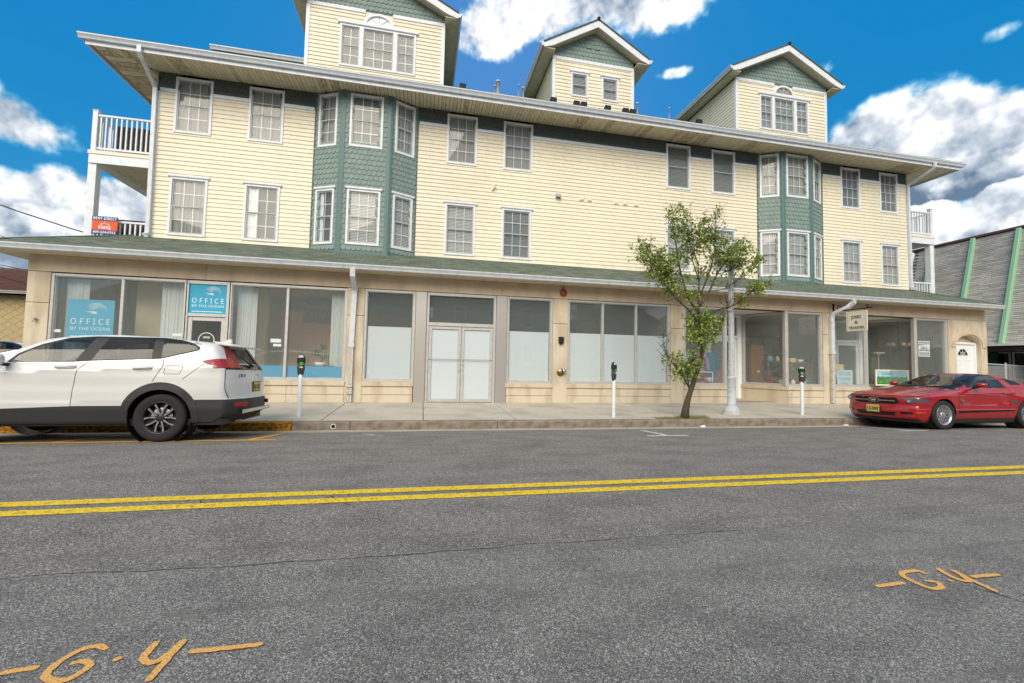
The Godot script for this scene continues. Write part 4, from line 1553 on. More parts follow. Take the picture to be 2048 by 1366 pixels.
# aluminium shop window; mull = x of uprights, film = height of the white film (0 none)
func shop_window(x0: float, x1: float, y0: float, y1: float, mull: Array, film: Array, t := Transform3D(Basis(), Vector3(0, 0, ZF))) -> Node3D:
	var s := st()
	var w := 0.065
	frame4(s, x0, x1, y0, y1, w, -0.15, -0.02, t)
	frame4(s, x0 + w, x1 - w, y0 + w, y1 - w, 0.018, -0.13, -0.045, t)
	for m in mull:
		bevel(s, Vector3(m - 0.035, y0 + w, -0.14), Vector3(m + 0.035, y1 - w, -0.03), 0.006, t)
	var o := obj("shop_window", s, M.alu, B)
	var xs := [x0 + w] + mull + [x1 - w]
	for i in xs.size() - 1:
		var a: float = xs[i] + (0.02 if i == 0 else 0.03)
		var b: float = xs[i + 1] - (0.02 if i == xs.size() - 2 else 0.03)
		s = st()
		quad(s, t * Vector3(a, y0 + w, -0.085), t * Vector3(b, y0 + w, -0.085), t * Vector3(b, y1 - w, -0.085), t * Vector3(a, y1 - w, -0.085))
		quad(s, t * Vector3(a, y0 + w, -0.094), t * Vector3(b, y0 + w, -0.094), t * Vector3(b, y1 - w, -0.094), t * Vector3(a, y1 - w, -0.094))
		obj("pane", s, M.pane, o)
		if film:
			s = st()
			box(s, Vector3(a + 0.012, film[0], -0.103), Vector3(b - 0.012, film[1], -0.099), t)
			obj("window_film", s, film[2], o)
	return o


func storefront() -> void:
	var back := st()
	var s: SurfaceTool
	# lintel
	var lx := [-9.46, -5.6, -1.9, 2.27, 6.05, 9.88, 14.02, 17.9, 21.31]
	for i in lx.size() - 1:
		panel(lx[i], lx[i + 1], 3.392, 3.80, M.stone_dirty, 0.012, back)
	# piers in two heights
	for p in [[-9.46, -8.98], [-2.08, -1.62], [3.86, 4.34], [7.82, 8.32], [13.72, 14.19]]:
		panel(p[0], p[1], 2.625, 3.389, M.stone_b, 0.0, back)
		panel(p[0], p[1], 0.18, 2.62, M.stone, 0.0, back)
	# base courses and sills under the windows
	var bases := [[-8.98, -6.06], [-5.0, -2.08], [-1.62, -0.245], [2.445, 3.86], [4.34, 7.82], [8.32, 9.92], [12.26, 13.72], [14.19, 15.70]]
	for b in bases:
		var n := maxi(1, int(round((b[1] - b[0]) / 1.7)))
		for i in n:
			var a := lerpf(b[0], b[1], float(i) / n)
			var c := lerpf(b[0], b[1], float(i + 1) / n)
			panel(a, c, 0.18, 0.43, M.stone, 0.0, back)
			panel(a, c, 0.433, 0.665, M.stone, -0.002, back)
		s = st()
		bevel(s, Vector3(b[0] - 0.02, 0.668, ZF - 0.22), Vector3(b[1] + 0.02, 0.80, ZF + 0.035), 0.010)
		obj("window_sill", s, M.stone_b, B)
	panel(17.86, 19.38, 0.18, 0.665, M.stone, 0.0, back)
	s = st()
	bevel(s, Vector3(17.84, 0.668, ZF - 0.22), Vector3(19.40, 0.80, ZF + 0.035), 0.010)
	obj("window_sill", s, M.stone_b, B)
	# arched niche at the right-hand end
	var arch := func(cx: float, cy: float, rx: float, rise: float, n: int) -> PackedVector2Array:
		var o := PackedVector2Array()
		for i in n + 1:
			var a := PI - PI * i / n
			o.append(Vector2(cx + cos(a) * rx, cy + sin(a) * rise))
		return o
	var nx := 20.385
	var poly := PackedVector2Array([Vector2(19.383, 0.18), Vector2(nx - 0.615, 0.18)])
	poly.append_array(arch.call(nx, 2.43, 0.615, 0.39, 18))
	poly.append_array(PackedVector2Array([Vector2(nx + 0.615, 0.18), Vector2(21.31, 0.18), Vector2(21.31, 3.389), Vector2(19.383, 3.389)]))
	s = st()
	prism(s, poly, ZF - 0.24, ZF)
	obj("niche_panel", s, M.stone, B)
	s = st()
	var outer: PackedVector2Array = arch.call(nx, 2.43, 0.80, 0.55, 20)
	var inner: PackedVector2Array = arch.call(nx, 2.43, 0.66, 0.43, 20)
	var rp := PackedVector2Array([Vector2(nx - 0.86, 2.36), Vector2(nx - 0.86, 2.43)])
	rp.append_array(outer)
	rp.append_array(PackedVector2Array([Vector2(nx + 0.86, 2.43), Vector2(nx + 0.86, 2.36), Vector2(nx + 0.66, 2.36)]))
	inner.reverse()
	rp.append_array(inner)
	rp.append(Vector2(nx - 0.66, 2.36))
	prism(s, rp, ZF - 0.01, ZF + 0.035)
	obj("arch_moulding", s, M.stone_b, B)
	s = st()
	box(s, Vector3(19.5, 0.18, ZF - 0.34), Vector3(21.28, 3.2, ZF - 0.242))
	obj("niche_back", s, M.stone_b, B)
	s = st()
	box(s, Vector3(21.0, 0.18, -25.0), Vector3(21.30, 3.80, ZF - 0.30))
	box(s, Vector3(-9.45, 0.18, -25.0), Vector3(-9.2, 3.80, ZF - 0.30))
	obj("end_wall", s, M.stone_b, B)
	s = st()
	var dz := ZF - 0.24
	bevel(s, Vector3(19.78, 0.2, dz), Vector3(19.87, 2.56, dz + 0.10), 0.01)
	bevel(s, Vector3(20.93, 0.2, dz), Vector3(21.0, 2.56, dz + 0.10), 0.01)
	bevel(s, Vector3(19.87, 2.48, dz), Vector3(20.93, 2.56, dz + 0.098), 0.01)
	var wd := obj("door", s, M.white, B)
	s = st()
	var leaf := PackedVector2Array([Vector2(19.872, 0.24), Vector2(20.928, 0.24), Vector2(20.928, 2.478), Vector2(19.872, 2.478)])
	prism(s, leaf, dz + 0.01, dz + 0.05)
	for q in [[20.0, 20.35, 1.35, 1.9], [20.45, 20.8, 1.35, 1.9], [20.0, 20.35, 0.5, 1.2], [20.45, 20.8, 0.5, 1.2]]:
		frame4(s, q[0], q[1], q[2], q[3], 0.03, dz + 0.05, dz + 0.062)
	obj("door_leaf", s, M.white, wd)
	s = st()
	var fan := PackedVector2Array()
	for i in 13:
		var a := PI * i / 12
		fan.append(Vector2(20.36 + cos(a) * 0.25, 2.06 + sin(a) * 0.26))
	prism(s, fan, dz + 0.05, dz + 0.056)
	obj("fanlight", s, M.black, wd)
	s = st()
	for i in 5:
		var a := PI * i / 4
		tube(s, [Vector3(20.36, 2.06, dz + 0.06), Vector3(20.36 + cos(a) * 0.24, 2.06 + sin(a) * 0.25, dz + 0.06)], 0.007, 5)
	for rr in [0.12, 0.245]:
		var pts := []
		for i in 13:
			var a := PI * i / 12
			pts.append(Vector3(20.36 + cos(a) * rr, 2.06 + sin(a) * rr * 1.04, dz + 0.06))
		tube(s, pts, 0.007, 5)
	obj("fanlight_tracery", s, M.white, wd)
	obj("wall", back, M.grout, B)

	# windows
	shop_window(-8.98, -6.02, 0.80, 3.37, [-7.47], [])
	shop_window(-5.04, -2.08, 0.80, 3.37, [-3.615], [0.83, 1.19, M.blue])
	shop_window(-1.62, -0.235, 0.80, 3.385, [], [0.86, 2.345, M.film])
	shop_window(2.44, 3.86, 0.80, 3.385, [], [0.86, 2.35, M.film])
	shop_window(4.34, 7.82, 0.80, 3.385, [5.50, 6.635], [0.86, 2.36, M.film])
	shop_window(8.32, 9.88, 0.80, 3.385, [], [])
	shop_window(12.24, 13.72, 0.80, 3.385, [], [])
	shop_window(14.19, 15.68, 0.80, 3.385, [], [])
	shop_window(17.86, 19.38, 0.80, 3.385, [], [])

	# the office door with its blue sign panel above
	s = st()
	var Zt := Transform3D(Basis(), Vector3(0, 0, ZF))
	bevel(s, Vector3(-6.055, 0.2, -0.15), Vector3(-5.985, 3.37, -0.02), 0.006, Zt)
	bevel(s, Vector3(-5.10, 0.2, -0.15), Vector3(-5.005, 3.37, -0.02), 0.006, Zt)
	bevel(s, Vector3(-5.985, 3.28, -0.15), Vector3(-5.10, 3.37, -0.022), 0.006, Zt)
	bevel(s, Vector3(-5.985, 2.43, -0.15), Vector3(-5.10, 2.51, -0.022), 0.006, Zt)
	var od := obj("door", s, M.alu, B)
	s = st()
	frame4(s, -5.98, -5.105, 0.22, 2.42, 0.10, -0.10, -0.05, Zt)
	obj("door_leaf", s, M.alu, od)
	s = st()
	quad(s, Zt * Vector3(-5.89, 0.3, -0.075), Zt * Vector3(-5.2, 0.3, -0.075), Zt * Vector3(-5.2, 2.33, -0.075), Zt * Vector3(-5.89, 2.33, -0.075))
	obj("pane", s, M.pane, od)
	s = st()
	for i in 32:
		var a := TAU * i / 32
		var b := TAU * (i + 1) / 32
		var c := Vector3(-5.54, 1.83, ZF - 0.071)
		quad(s, c + Vector3(cos(a), sin(a), 0) * 0.19, c + Vector3(cos(b), sin(b), 0) * 0.19, c + Vector3(cos(b), sin(b), 0) * 0.172, c + Vector3(cos(a), sin(a), 0) * 0.172)
	obj("open_decal_ring", s, M.white, od)
	letters("open_lettering", "OPEN", Vector3(-5.54, 1.89, ZF - 0.07), 0.055, M.white, od, true, false, 0.15, 0.0, 0.002)

	# steel pilasters and the double door
	for p in [[-0.235, 0.09], [2.105, 2.44]]:
		s = st()
		bevel(s, Vector3(p[0] + 0.004, 0.2, ZF - 0.2), Vector3(p[1] - 0.004, 3.388, ZF + 0.02), 0.012)
		obj("steel_pilaster", s, M.steel, B)
	s = st()
	bevel(s, Vector3(0.09, 0.2, -0.15), Vector3(0.16, 3.385, -0.02), 0.006, Zt)
	bevel(s, Vector3(2.035, 0.2, -0.15), Vector3(2.105, 3.385, -0.02), 0.006, Zt)
	bevel(s, Vector3(0.16, 3.30, -0.15), Vector3(2.035, 3.385, -0.022), 0.006, Zt)
	bevel(s, Vector3(0.16, 2.42, -0.15), Vector3(2.035, 2.52, -0.022), 0.006, Zt)
	var dd := obj("double_door", s, M.alu, B)
	s = st()
	quad(s, Zt * Vector3(0.16, 2.52, -0.08), Zt * Vector3(2.035, 2.52, -0.08), Zt * Vector3(2.035, 3.30, -0.08), Zt * Vector3(0.16, 3.30, -0.08))
	quad(s, Zt * Vector3(0.16, 2.52, -0.09), Zt * Vector3(2.035, 2.52, -0.09), Zt * Vector3(2.035, 3.30, -0.09), Zt * Vector3(0.16, 3.30, -0.09))
	obj("pane", s, M.pane, dd)
	for q in [[0.165, 1.093], [1.102, 2.03]]:
		s = st()
		frame4(s, q[0], q[1], 0.23, 2.415, 0.085, -0.10, -0.045, Zt)
		obj("door_leaf", s, M.alu, dd)
		s = st()
		quad(s, Zt * Vector3(q[0] + 0.08, 0.31, -0.075), Zt * Vector3(q[1] - 0.08, 0.31, -0.075), Zt * Vector3(q[1] - 0.08, 2.335, -0.075), Zt * Vector3(q[0] + 0.08, 2.335, -0.075))
		obj("pane", s, M.pane, dd)
		s = st()
		box(s, Vector3(q[0] + 0.088, 0.32, -0.09), Vector3(q[1] - 0.088, 2.325, -0.084), Zt)
		obj("window_film", s, M.film, dd)
		s = st()
		tube(s, [Vector3(q[0] + 0.02, 1.47, ZF - 0.02), Vector3(q[1] - 0.02, 1.47, ZF - 0.02)], 0.012, 8)
		obj("push_bar", s, M.sash, dd)
		s = st(true)
		var lx2: float = 1.045 if q[0] < 1.0 else 1.15
		for y in [1.15, 1.30, 1.42]:
			lathe(s, [Vector2(0.018, 0), Vector2(0.018, 0.012), Vector2(0, 0.014)], 10, Transform3D(Basis(Vector3.RIGHT, PI / 2), Vector3(lx2, y, ZF - 0.045)))
		obj("lock", s, M.chrome, dd)

	# recessed shop entrances with splayed side windows
	for e in [[9.95, 12.24, 11.70, 10.35, 11.55], [15.72, 17.86, 17.30, 16.05, 17.15]]:
		var zb := -14.15
		var t2 := face(Vector2(e[2], zb), Vector2(e[1], ZF - 0.02))
		var l := Vector2(e[1] - e[2], ZF - 0.02 - zb).length()
		t2.origin.y = 0.0
		# window faces the entrance: its outside is on the left
		shop_window(0.03, l - 0.03, 0.80, 3.385, [], [], t2)
		s = st()
		bevel(s, Vector3(0, 0.2, -0.25), Vector3(l, 0.665, 0.0), 0.006, t2)
		obj("stone_panel", s, M.stone_b, B)
		s = st()
		bevel(s, Vector3(0, 0.668, -0.25), Vector3(l + 0.02, 0.80, 0.03), 0.008, t2)
		obj("window_sill", s, M.stone_b, B)
		s = st()
		bevel(s, Vector3(e[1] - 0.06, 0.80, ZF - 0.14), Vector3(e[1] + 0.07, 3.39, ZF - 0.012), 0.01)
		obj("corner_mullion", s, M.alu, B)
		# opposite splay
		var t3 := face(Vector2(e[0], ZF - 0.02), Vector2(e[3] - 0.05, zb))
		var l3 := Vector2(e[3] - 0.05 - e[0], zb - ZF + 0.02).length()
		shop_window(0.03, l3 - 0.03, 0.80, 3.385, [], [], t3)
		s = st()
		bevel(s, Vector3(0, 0.2, -0.25), Vector3(l3, 0.80, 0.0), 0.006, t3)
		obj("stone_panel", s, M.stone_b, B)
		# back: jambs, transom, door
		s = st()
		bevel(s, Vector3(e[3] - 0.08, 0.2, zb - 0.1), Vector3(e[3], 3.38, zb), 0.006)
		bevel(s, Vector3(e[4], 0.2, zb - 0.1), Vector3(e[2] + 0.05, 3.38, zb), 0.006)
		bevel(s, Vector3(e[3], 3.30, zb - 0.1), Vector3(e[4], 3.38, zb - 0.002), 0.006)
		bevel(s, Vector3(e[3], 2.50, zb - 0.1), Vector3(e[4], 2.60, zb - 0.002), 0.006)
		var sd := obj("door", s, M.white, B)
		s = st()
		frame4(s, e[3] + 0.01, e[4] - 0.01, 0.28, 2.49, 0.11, zb - 0.08, zb - 0.03)
		obj("door_leaf", s, M.white, sd)
		s = st()
		quad(s, Vector3(e[3], 0.3, zb - 0.06), Vector3(e[4], 0.3, zb - 0.06), Vector3(e[4], 3.3, zb - 0.06), Vector3(e[3], 3.3, zb - 0.06))
		obj("pane", s, M.pane, sd)
		s = st()
		box(s, Vector3(e[0] - 0.3, 3.40, zb - 0.2), Vector3(e[1] + 0.1, 3.46, ZF - 0.25))
		obj("entrance_ceiling", s, M.inceil, B)

	# chiselled marks on two piers
	s = st()
	for q in [[Vector2(4.02, 2.86), Vector2(4.10, 2.80)], [Vector2(4.10, 2.80), Vector2(4.18, 2.86)], [Vector2(8.03, 2.90), Vector2(7.98, 2.82)], [Vector2(7.98, 2.82), Vector2(8.05, 2.74)], [Vector2(8.06, 2.90), Vector2(8.10, 2.83)]]:
		tube(s, [Vector3(q[0].x, q[0].y, ZF), Vector3(q[1].x, q[1].y, ZF)], 0.007, 5)
	obj("carved_mark", s, M.stone_dirty, B)

	office_signs()

	# things fixed to the wall
	var bell := thing("alarm_bell", "round rust-red alarm bell fixed high on the stone lintel", "bell", Vector3(4.17, 3.57, ZF + 0.012))
	s = st(true)
	var face_z := Basis(Vector3.RIGHT, PI / 2)
	lathe(s, [Vector2(0.05, 0.0), Vector2(0.105, 0.01), Vector2(0.115, 0.03), Vector2(0.10, 0.065), Vector2(0.07, 0.085), Vector2(0.0, 0.092)], 24, Transform3D(face_z, Vector3.ZERO))
	obj("gong", s, M.bell, bell)
	s = st(true)
	lathe(s, [Vector2(0.022, 0.09), Vector2(0.02, 0.11), Vector2(0, 0.112)], 10, Transform3D(face_z, Vector3.ZERO))
	obj("bolt", s, M.brass, bell)
	s = st()
	tube(s, [Vector3(0.0, 0.11, 0.02), Vector3(0.01, 0.23, 0.02)], 0.012, 6)
	obj("conduit", s, M.iron, bell)
	var bx := thing("wall_lamp_box", "small dark box lamp on the stone pier below the bell", "lamp", Vector3(4.12, 2.12, ZF))
	s = st()
	bevel(s, Vector3(-0.075, -0.09, 0.0), Vector3(0.075, 0.10, 0.10), 0.02)
	obj("housing", s, M.dark, bx)
	s = st()
	box(s, Vector3(-0.05, -0.12, 0.01), Vector3(0.04, -0.09, 0.07))
	obj("shade", s, M.black, bx)
	var sp := thing("standpipe", "brass fire department standpipe with two inlets on the stone pier", "standpipe", Vector3(4.14, 1.17, ZF))
	s = st(true)
	lathe(s, [Vector2(0.12, 0.0), Vector2(0.12, 0.012), Vector2(0.10, 0.02), Vector2(0.055, 0.03), Vector2(0.05, 0.09), Vector2(0, 0.1)], 20, Transform3D(face_z, Vector3(-0.02, -0.03, 0)))
	obj("wall_plate", s, M.brass, sp)
	for x in [-0.055, 0.075]:
		s = st(true)
		lathe(s, [Vector2(0.035, 0.04), Vector2(0.045, 0.09), Vector2(0.055, 0.10), Vector2(0.055, 0.135), Vector2(0.03, 0.14), Vector2(0.0, 0.15)], 16, Transform3D(face_z * Basis(Vector3.BACK, -x * 4.0), Vector3(x * 0.6, 0.02, 0)))
		obj("inlet", s, M.chrome, sp)
	var em := thing("wall_hose_tap", "small pale tap on the corner pier left of the office windows", "tap", Vector3(-9.22, 2.20, ZF))
	s = st()
	tube(s, [Vector3(0, 0, 0), Vector3(0, 0, 0.06), Vector3(0, -0.05, 0.09)], 0.02, 8)
	obj("spout", s, M.sash, em)
	s = st(true)
	lathe(s, [Vector2(0.045, 0), Vector2(0.045, 0.012), Vector2(0, 0.015)], 12, Transform3D(Basis(), Vector3(0, 0.03, 0.06)))
	obj("tap_wheel", s, M.sash, em)

	# hanging sign square to the street
	var hs := thing("hanging_shop_sign", "white hanging sign reading JUNKE & TREASURE under a scrolled iron bracket", "sign", Vector3(14.15, 0, 0))
	s = st()
	bevel(s, Vector3(-0.35, -0.33, -0.012), Vector3(0.36, 0.33, 0.012), 0.004, Transform3D(Basis(Vector3.UP, -PI / 2), Vector3(0, 3.04, -11.75)))
	obj("board", s, M.cream_trim, hs)
	s = st()
	frame4(s, -0.31, 0.32, -0.29, 0.29, 0.008, 0.010, 0.014, Transform3D(Basis(Vector3.UP, -PI / 2), Vector3(0, 3.04, -11.75)))
	obj("border", s, M.meter, hs)
	var yy := 3.17
	for w in [["JUNKE", 0.10, 0.34], ["&", 0.10, 0.0], ["TREASURE", 0.085, 0.52]]:
		letters("lettering", w[0], Vector3(-0.015, yy, -11.75), w[1], M.black, hs, true, true, w[2], -PI / 2, 0.003)
		yy -= 0.175
	s = st()
	tube(s, [Vector3(0, 3.44, -12.56), Vector3(0, 3.44, -11.22)], 0.018, 6)
	box(s, Vector3(-0.02, 3.40, -12.59), Vector3(0.02, 3.72, -12.55))
	for q in [[-12.36, 3.56, 0.10, 1.0], [-11.38, 3.50, 0.06, -1.0]]:
		var pts := []
		for i in 22:
			var a := i * 0.42
			var r: float = q[2] * (1.0 - i / 26.0)
			pts.append(Vector3(0, q[1] + sin(a) * r, q[0] + cos(a) * r * q[3]))
		tube(s, pts, 0.011, 5)
	obj("bracket", s, M.iron, hs)
	s = st()
	for z in [-12.02, -11.48]:
		tube(s, [Vector3(0, 3.37, z), Vector3(0, 3.43, z)], 0.006, 5)
	obj("hanger", s, M.iron, hs)

	# rental sign tied to the balcony rail
	var rs := thing("rental_sign", "orange and blue rental sign on the lower left balcony rail", "sign", Vector3(-8.86, 5.03, -14.08))
	s = st()
	bevel(s, Vector3(-0.31, -0.27, 0.0), Vector3(0.31, 0.24, 0.012), 0.003)
	obj("board", s, mat(Color(0.90, 0.36, 0.14), 0.6), rs)
	var navy := mat(Color(0.16, 0.20, 0.47), 0.6)
	s = st()
	box(s, Vector3(-0.31, 0.12, 0.012), Vector3(0.31, 0.24, 0.015))
	box(s, Vector3(-0.31, -0.27, 0.012), Vector3(0.31, -0.15, 0.015))
	obj("band", s, navy, rs)
	letters("lettering", "RENT DIRECT", Vector3(0, 0.18, 0.016), 0.075, M.white, rs, true, false, 0.56)
	letters("lettering", "SSRNJ", Vector3(0, -0.075, 0.014), 0.08, M.white, rs, true, false, 0.30)
	letters("lettering", "609-624-0152", Vector3(0, -0.21, 0.016), 0.065, M.white, rs, true, false, 0.54)
	s = st()
	prism(s, PackedVector2Array([Vector2(-0.13, -0.02), Vector2(-0.08, 0.06), Vector2(-0.05, 0.03), Vector2(0.0, 0.10), Vector2(0.05, 0.03), Vector2(0.09, 0.06), Vector2(0.13, -0.02), Vector2(0.08, -0.01), Vector2(0.0, 0.05), Vector2(-0.07, -0.01)]), 0.012, 0.015)
	obj("house_logo", s, M.sash, rs)


func wave_logo(parent: Node, c: Vector3, k: float) -> void:
	var s := st()
	for j in 6:
		var r0 := 0.028 + j * 0.022
		var pts := []
		for i in 15:
			var a := deg_to_rad(lerpf(205.0 - j * 10.0, 35.0 - j * 12.0, i / 14.0))
			var rr := r0 * (1.0 + 0.25 * i / 14.0)
			pts.append([Vector2(cos(a) * rr * 1.25, sin(a) * rr), 0.0046 * sin(PI * (i + 0.6) / 15.2)])
		for i in 14:
			var p: Vector2 = pts[i][0]
			var q: Vector2 = pts[i + 1][0]
			var n := Vector2(-(q - p).y, (q - p).x).normalized()
			var w0: float = pts[i][1]
			var w1: float = pts[i + 1][1]
			var v := []
			for u in [p - n * w0, p + n * w0, q + n * w1, q - n * w1]:
				v.append(c + Vector3(u.x, u.y, 0) * k)
			quad(s, v[3], v[2], v[1], v[0])
	for j in 3:
		var y := -0.045 - j * 0.018
		tri(s, c + Vector3(-0.21 + j * 0.05, y + 0.012, 0) * k, c + Vector3(0.05, y - 0.008, 0) * k, c + Vector3(0.0, y + 0.014, 0) * k)
	obj("wave_logo", s, M.white, parent)


func office_signs() -> void:
	for q in [[-8.66, -7.66, 1.66, 2.755, "blue office sign with wave logo inside the left shop window", 1.0, ZF - 0.105], [-5.985, -5.10, 2.51, 3.28, "blue office sign with wave logo above the glass door", 0.86, ZF - 0.06]]:
		var w: float = q[1] - q[0]
		var o := thing("office_sign", q[4], "sign", Vector3((q[0] + q[1]) / 2, (q[2] + q[3]) / 2, q[6]), "")
		var h: float = (q[3] - q[2]) / 2
		var s := st()
		box(s, Vector3(-w / 2, -h, -0.006), Vector3(w / 2, h, 0.0))
		obj("board", s, mat(Color(0.18, 0.66, 0.80), 0.5), o)
		var door: bool = q[5] < 1.0
		wave_logo(o, Vector3(0.09, 0.19 if door else 0.29, 0.002), 0.95 if door else 1.15)
		letters("lettering", "O F F I C E", Vector3(0, -0.045 if door else -0.005, 0.001), 0.125 if door else 0.145, M.white, o, false, false, w * 0.84, 0.0, 0.003)
		letters("lettering", "BY THE OCEAN", Vector3(0, -0.185 if door else -0.185, 0.001), 0.062 if door else 0.075, M.white, o, false, false, w * 0.84, 0.0, 0.003)
		s = st()
		var uy := -0.33 if door else -0.375
		box(s, Vector3(-w * 0.41, uy - 0.009, 0.001), Vector3(w * 0.39, uy + 0.009, 0.004))
		obj("underline", s, M.white, o)


# ---------------------------------------------------------------- what stands behind the glass
func interiors() -> void:
	var s := st()
	box(s, Vector3(-9.2, 0.1, -19.0), Vector3(21.0, 0.24, ZF - 0.31))
	obj("shop_floor", s, M.infloor, B)
	s = st()
	box(s, Vector3(-9.2, 3.47, -19.0), Vector3(21.0, 3.55, ZF - 0.31))
	obj("shop_ceiling", s, M.inceil, B)
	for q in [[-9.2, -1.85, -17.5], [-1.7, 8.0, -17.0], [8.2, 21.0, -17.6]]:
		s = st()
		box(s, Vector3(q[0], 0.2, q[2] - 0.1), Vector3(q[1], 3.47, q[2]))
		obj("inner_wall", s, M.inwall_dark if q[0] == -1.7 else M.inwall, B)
	for x in [-1.85, 8.0]:
		s = st()
		box(s, Vector3(x, 0.2, -19.0), Vector3(x + 0.15, 3.47, ZF - 0.31))
		obj("inner_wall", s, M.inwall, B)
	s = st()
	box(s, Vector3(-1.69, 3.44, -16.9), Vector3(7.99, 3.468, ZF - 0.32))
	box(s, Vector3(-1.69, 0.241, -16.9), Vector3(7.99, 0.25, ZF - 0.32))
	obj("added_dark_lining", s, M.inwall_dark, B)  # dark sheets added over ceiling and floor to dim the vacant room
	s = st()
	box(s, Vector3(-4.6, 0.2, -15.7), Vector3(-1.86, 2.95, -15.55))
	obj("inner_wall", s, M.inwall_peach, B)
	s = st()
	box(s, Vector3(-7.75, 0.2, -14.2), Vector3(-7.15, 3.46, -13.7))
	box(s, Vector3(-4.72, 0.2, -14.0), Vector3(-4.5, 3.46, -13.8))
	obj("office_column", s, M.cream, B)
	# sheer curtains beside the office windows
	for q in [[-8.85, -8.35, "white pleated curtain behind the left end of the office window"], [-6.75, -6.15, "white pleated curtain beside the office door, hinge side"], [-4.95, -4.45, "long white curtain panel right of the office door"], [-2.55, -2.18, "white curtain panel at the right end of the office window by the downpipe"]]:
		s = st(true)
		var prev := Vector2()
		for i in 41:
			var x := lerpf(q[0], q[1], i / 40.0)
			var z := -12.95 + 0.03 * sin(i * 1.3) + 0.012 * sin(i * 0.37)
			if i:
				quad(s, Vector3(prev.x, 0.35, prev.y), Vector3(x, 0.35, z), Vector3(x, 3.3, z), Vector3(prev.x, 3.3, prev.y))
			prev = Vector2(x, z)
		tag(obj("office_curtain", s, M.curtain_white), q[2], "curtain")
	# print of a sunset beach
	var art := thing("sunset_picture", "large print of an orange sunset over a beach on the office wall", "picture", Vector3(-3.45, 2.98, -15.53))
	s = st()
	box(s, Vector3(-0.48, -0.37, -0.012), Vector3(0.48, 0.37, 0.02))
	obj("canvas", s, M.dark, art)
	var img := Image.create(96, 72, false, Image.FORMAT_RGB8)
	var n := FastNoiseLite.new()
	n.seed = 4
	n.frequency = 0.09
	for y in 72:
		for x in 96:
			var f := y / 72.0
			var c: Color
			if f < 0.36:
				c = Color(0.42, 0.55, 0.60).lerp(Color(0.93, 0.52, 0.25), pow(f / 0.36, 2.0))
			elif f < 0.46:
				c = Color(0.42, 0.28, 0.32)
			else:
				c = Color(0.60, 0.50, 0.54).lerp(Color(0.35, 0.30, 0.38), (f - 0.46) * 1.8)
				if n.get_noise_2d(x * 0.7, y * 2.4) > 0.22:
					c = Color(0.23, 0.20, 0.25)
			if absf(x - 46) < 2 and f > 0.50 and f < 0.85 - absf(x - 46) * 0.03:
				c = Color(0.15, 0.12, 0.15)
			img.set_pixel(x, y, c)
	var pm := mat(Color.WHITE, 0.6)
	pm.albedo_texture = ImageTexture.create_from_image(img)
	var qm := QuadMesh.new()
	qm.size = Vector2(0.96, 0.74)
	put("print", qm, pm, art, Vector3(0, 0, 0.022))
	# office plants
	plant("floor_plant", "tall green blade-leaved plant in the office window behind the parking meter", Vector3(-3.22, 0.24, -13.15), 1.15, 1.15, 16, 0.30)
	plant("floor_plant", "arching palm-like plant at the right end of the office window", Vector3(-2.60, 0.24, -13.5), 1.1, 1.3, 22, 0.6)
	var stand := thing("plant_table", "small dark table with a bent bonsai at the office window", "table", Vector3(-2.80, 0.24, -13.0))
	s = st()
	box(s, Vector3(-0.38, 0.92, -0.2), Vector3(0.38, 0.97, 0.2))
	obj("table_top", s, M.darkwood, stand)
	for x in [-0.35, 0.30]:
		for z in [-0.17, 0.12]:
			s = st()
			box(s, Vector3(x, 0, z), Vector3(x + 0.05, 0.92, z + 0.05))
			obj("leg", s, M.darkwood, stand)
	var bon := thing("bonsai", "small dark bonsai in a white tray on the plant table", "plant", Vector3(-2.80, 1.21, -13.0))
	s = st(true)
	lathe(s, [Vector2(0.12, 0.0), Vector2(0.17, 0.09), Vector2(0.15, 0.09), Vector2(0, 0.07)], 14)
	obj("pot", s, M.white, bon)
	s = st()
	tube(s, [Vector3(0, 0.07, 0), Vector3(0.08, 0.2, 0.02), Vector3(-0.04, 0.33, 0), Vector3(0.05, 0.5, 0)], [0.03, 0.024, 0.018, 0.01], 7)
	obj("trunk", s, M.bark, bon)
	s = st()
	leaf_cloud(s, [[Vector3(0.1, 0.25, 0), 0.13], [Vector3(-0.1, 0.36, 0), 0.11], [Vector3(0.05, 0.52, 0), 0.12]], 90, 0.06)
	obj("crown", s, M.leaf_in, bon).set_meta("kind", "stuff")
	var nb := thing("office_wall_sign", "pale name board on the inner office wall behind the second pane", "sign", Vector3(-6.6, 2.4, -16.2))
	s = st()
	bevel(s, Vector3(-0.5, -0.28, -0.02), Vector3(0.5, 0.28, 0.02), 0.01)
	obj("board", s, M.curtain, nb)
	for q in [[-3.88, 1.86, 0.26, 0.10, "white alarm company sticker on the office window by the mullion"], [-3.84, 1.74, 0.2, 0.07, "small grey hours sticker below the alarm sticker on the office window"], [-8.86, 1.95, 0.2, 0.07, "white sticker on the office glass left of the big blue sign"], [-6.22, 1.94, 0.22, 0.07, "white sticker on the office glass beside the door frame"]]:
		s = st()
		box(s, Vector3(q[0] - q[2] / 2, q[1] - q[3] / 2, ZF - 0.092), Vector3(q[0] + q[2] / 2, q[1] + q[3] / 2, ZF - 0.088))
		tag(obj("window_sticker", s, M.white), q[4], "sticker")

	# junk shop
	shelf_unit("goods_shelf", "pine two-tier shelf full of kitchenware behind the splayed window", Vector3(13.30, 0.24, -14.2), 1.05, 1.45, [0.55, 1.05, 1.42], M.wood)
	shelf_unit("goods_shelf", "pine shelf with small appliances at the right of the first junk shop window", Vector3(13.45, 0.24, -13.35), 0.95, 1.42, [0.6, 1.0, 1.38], M.wood)
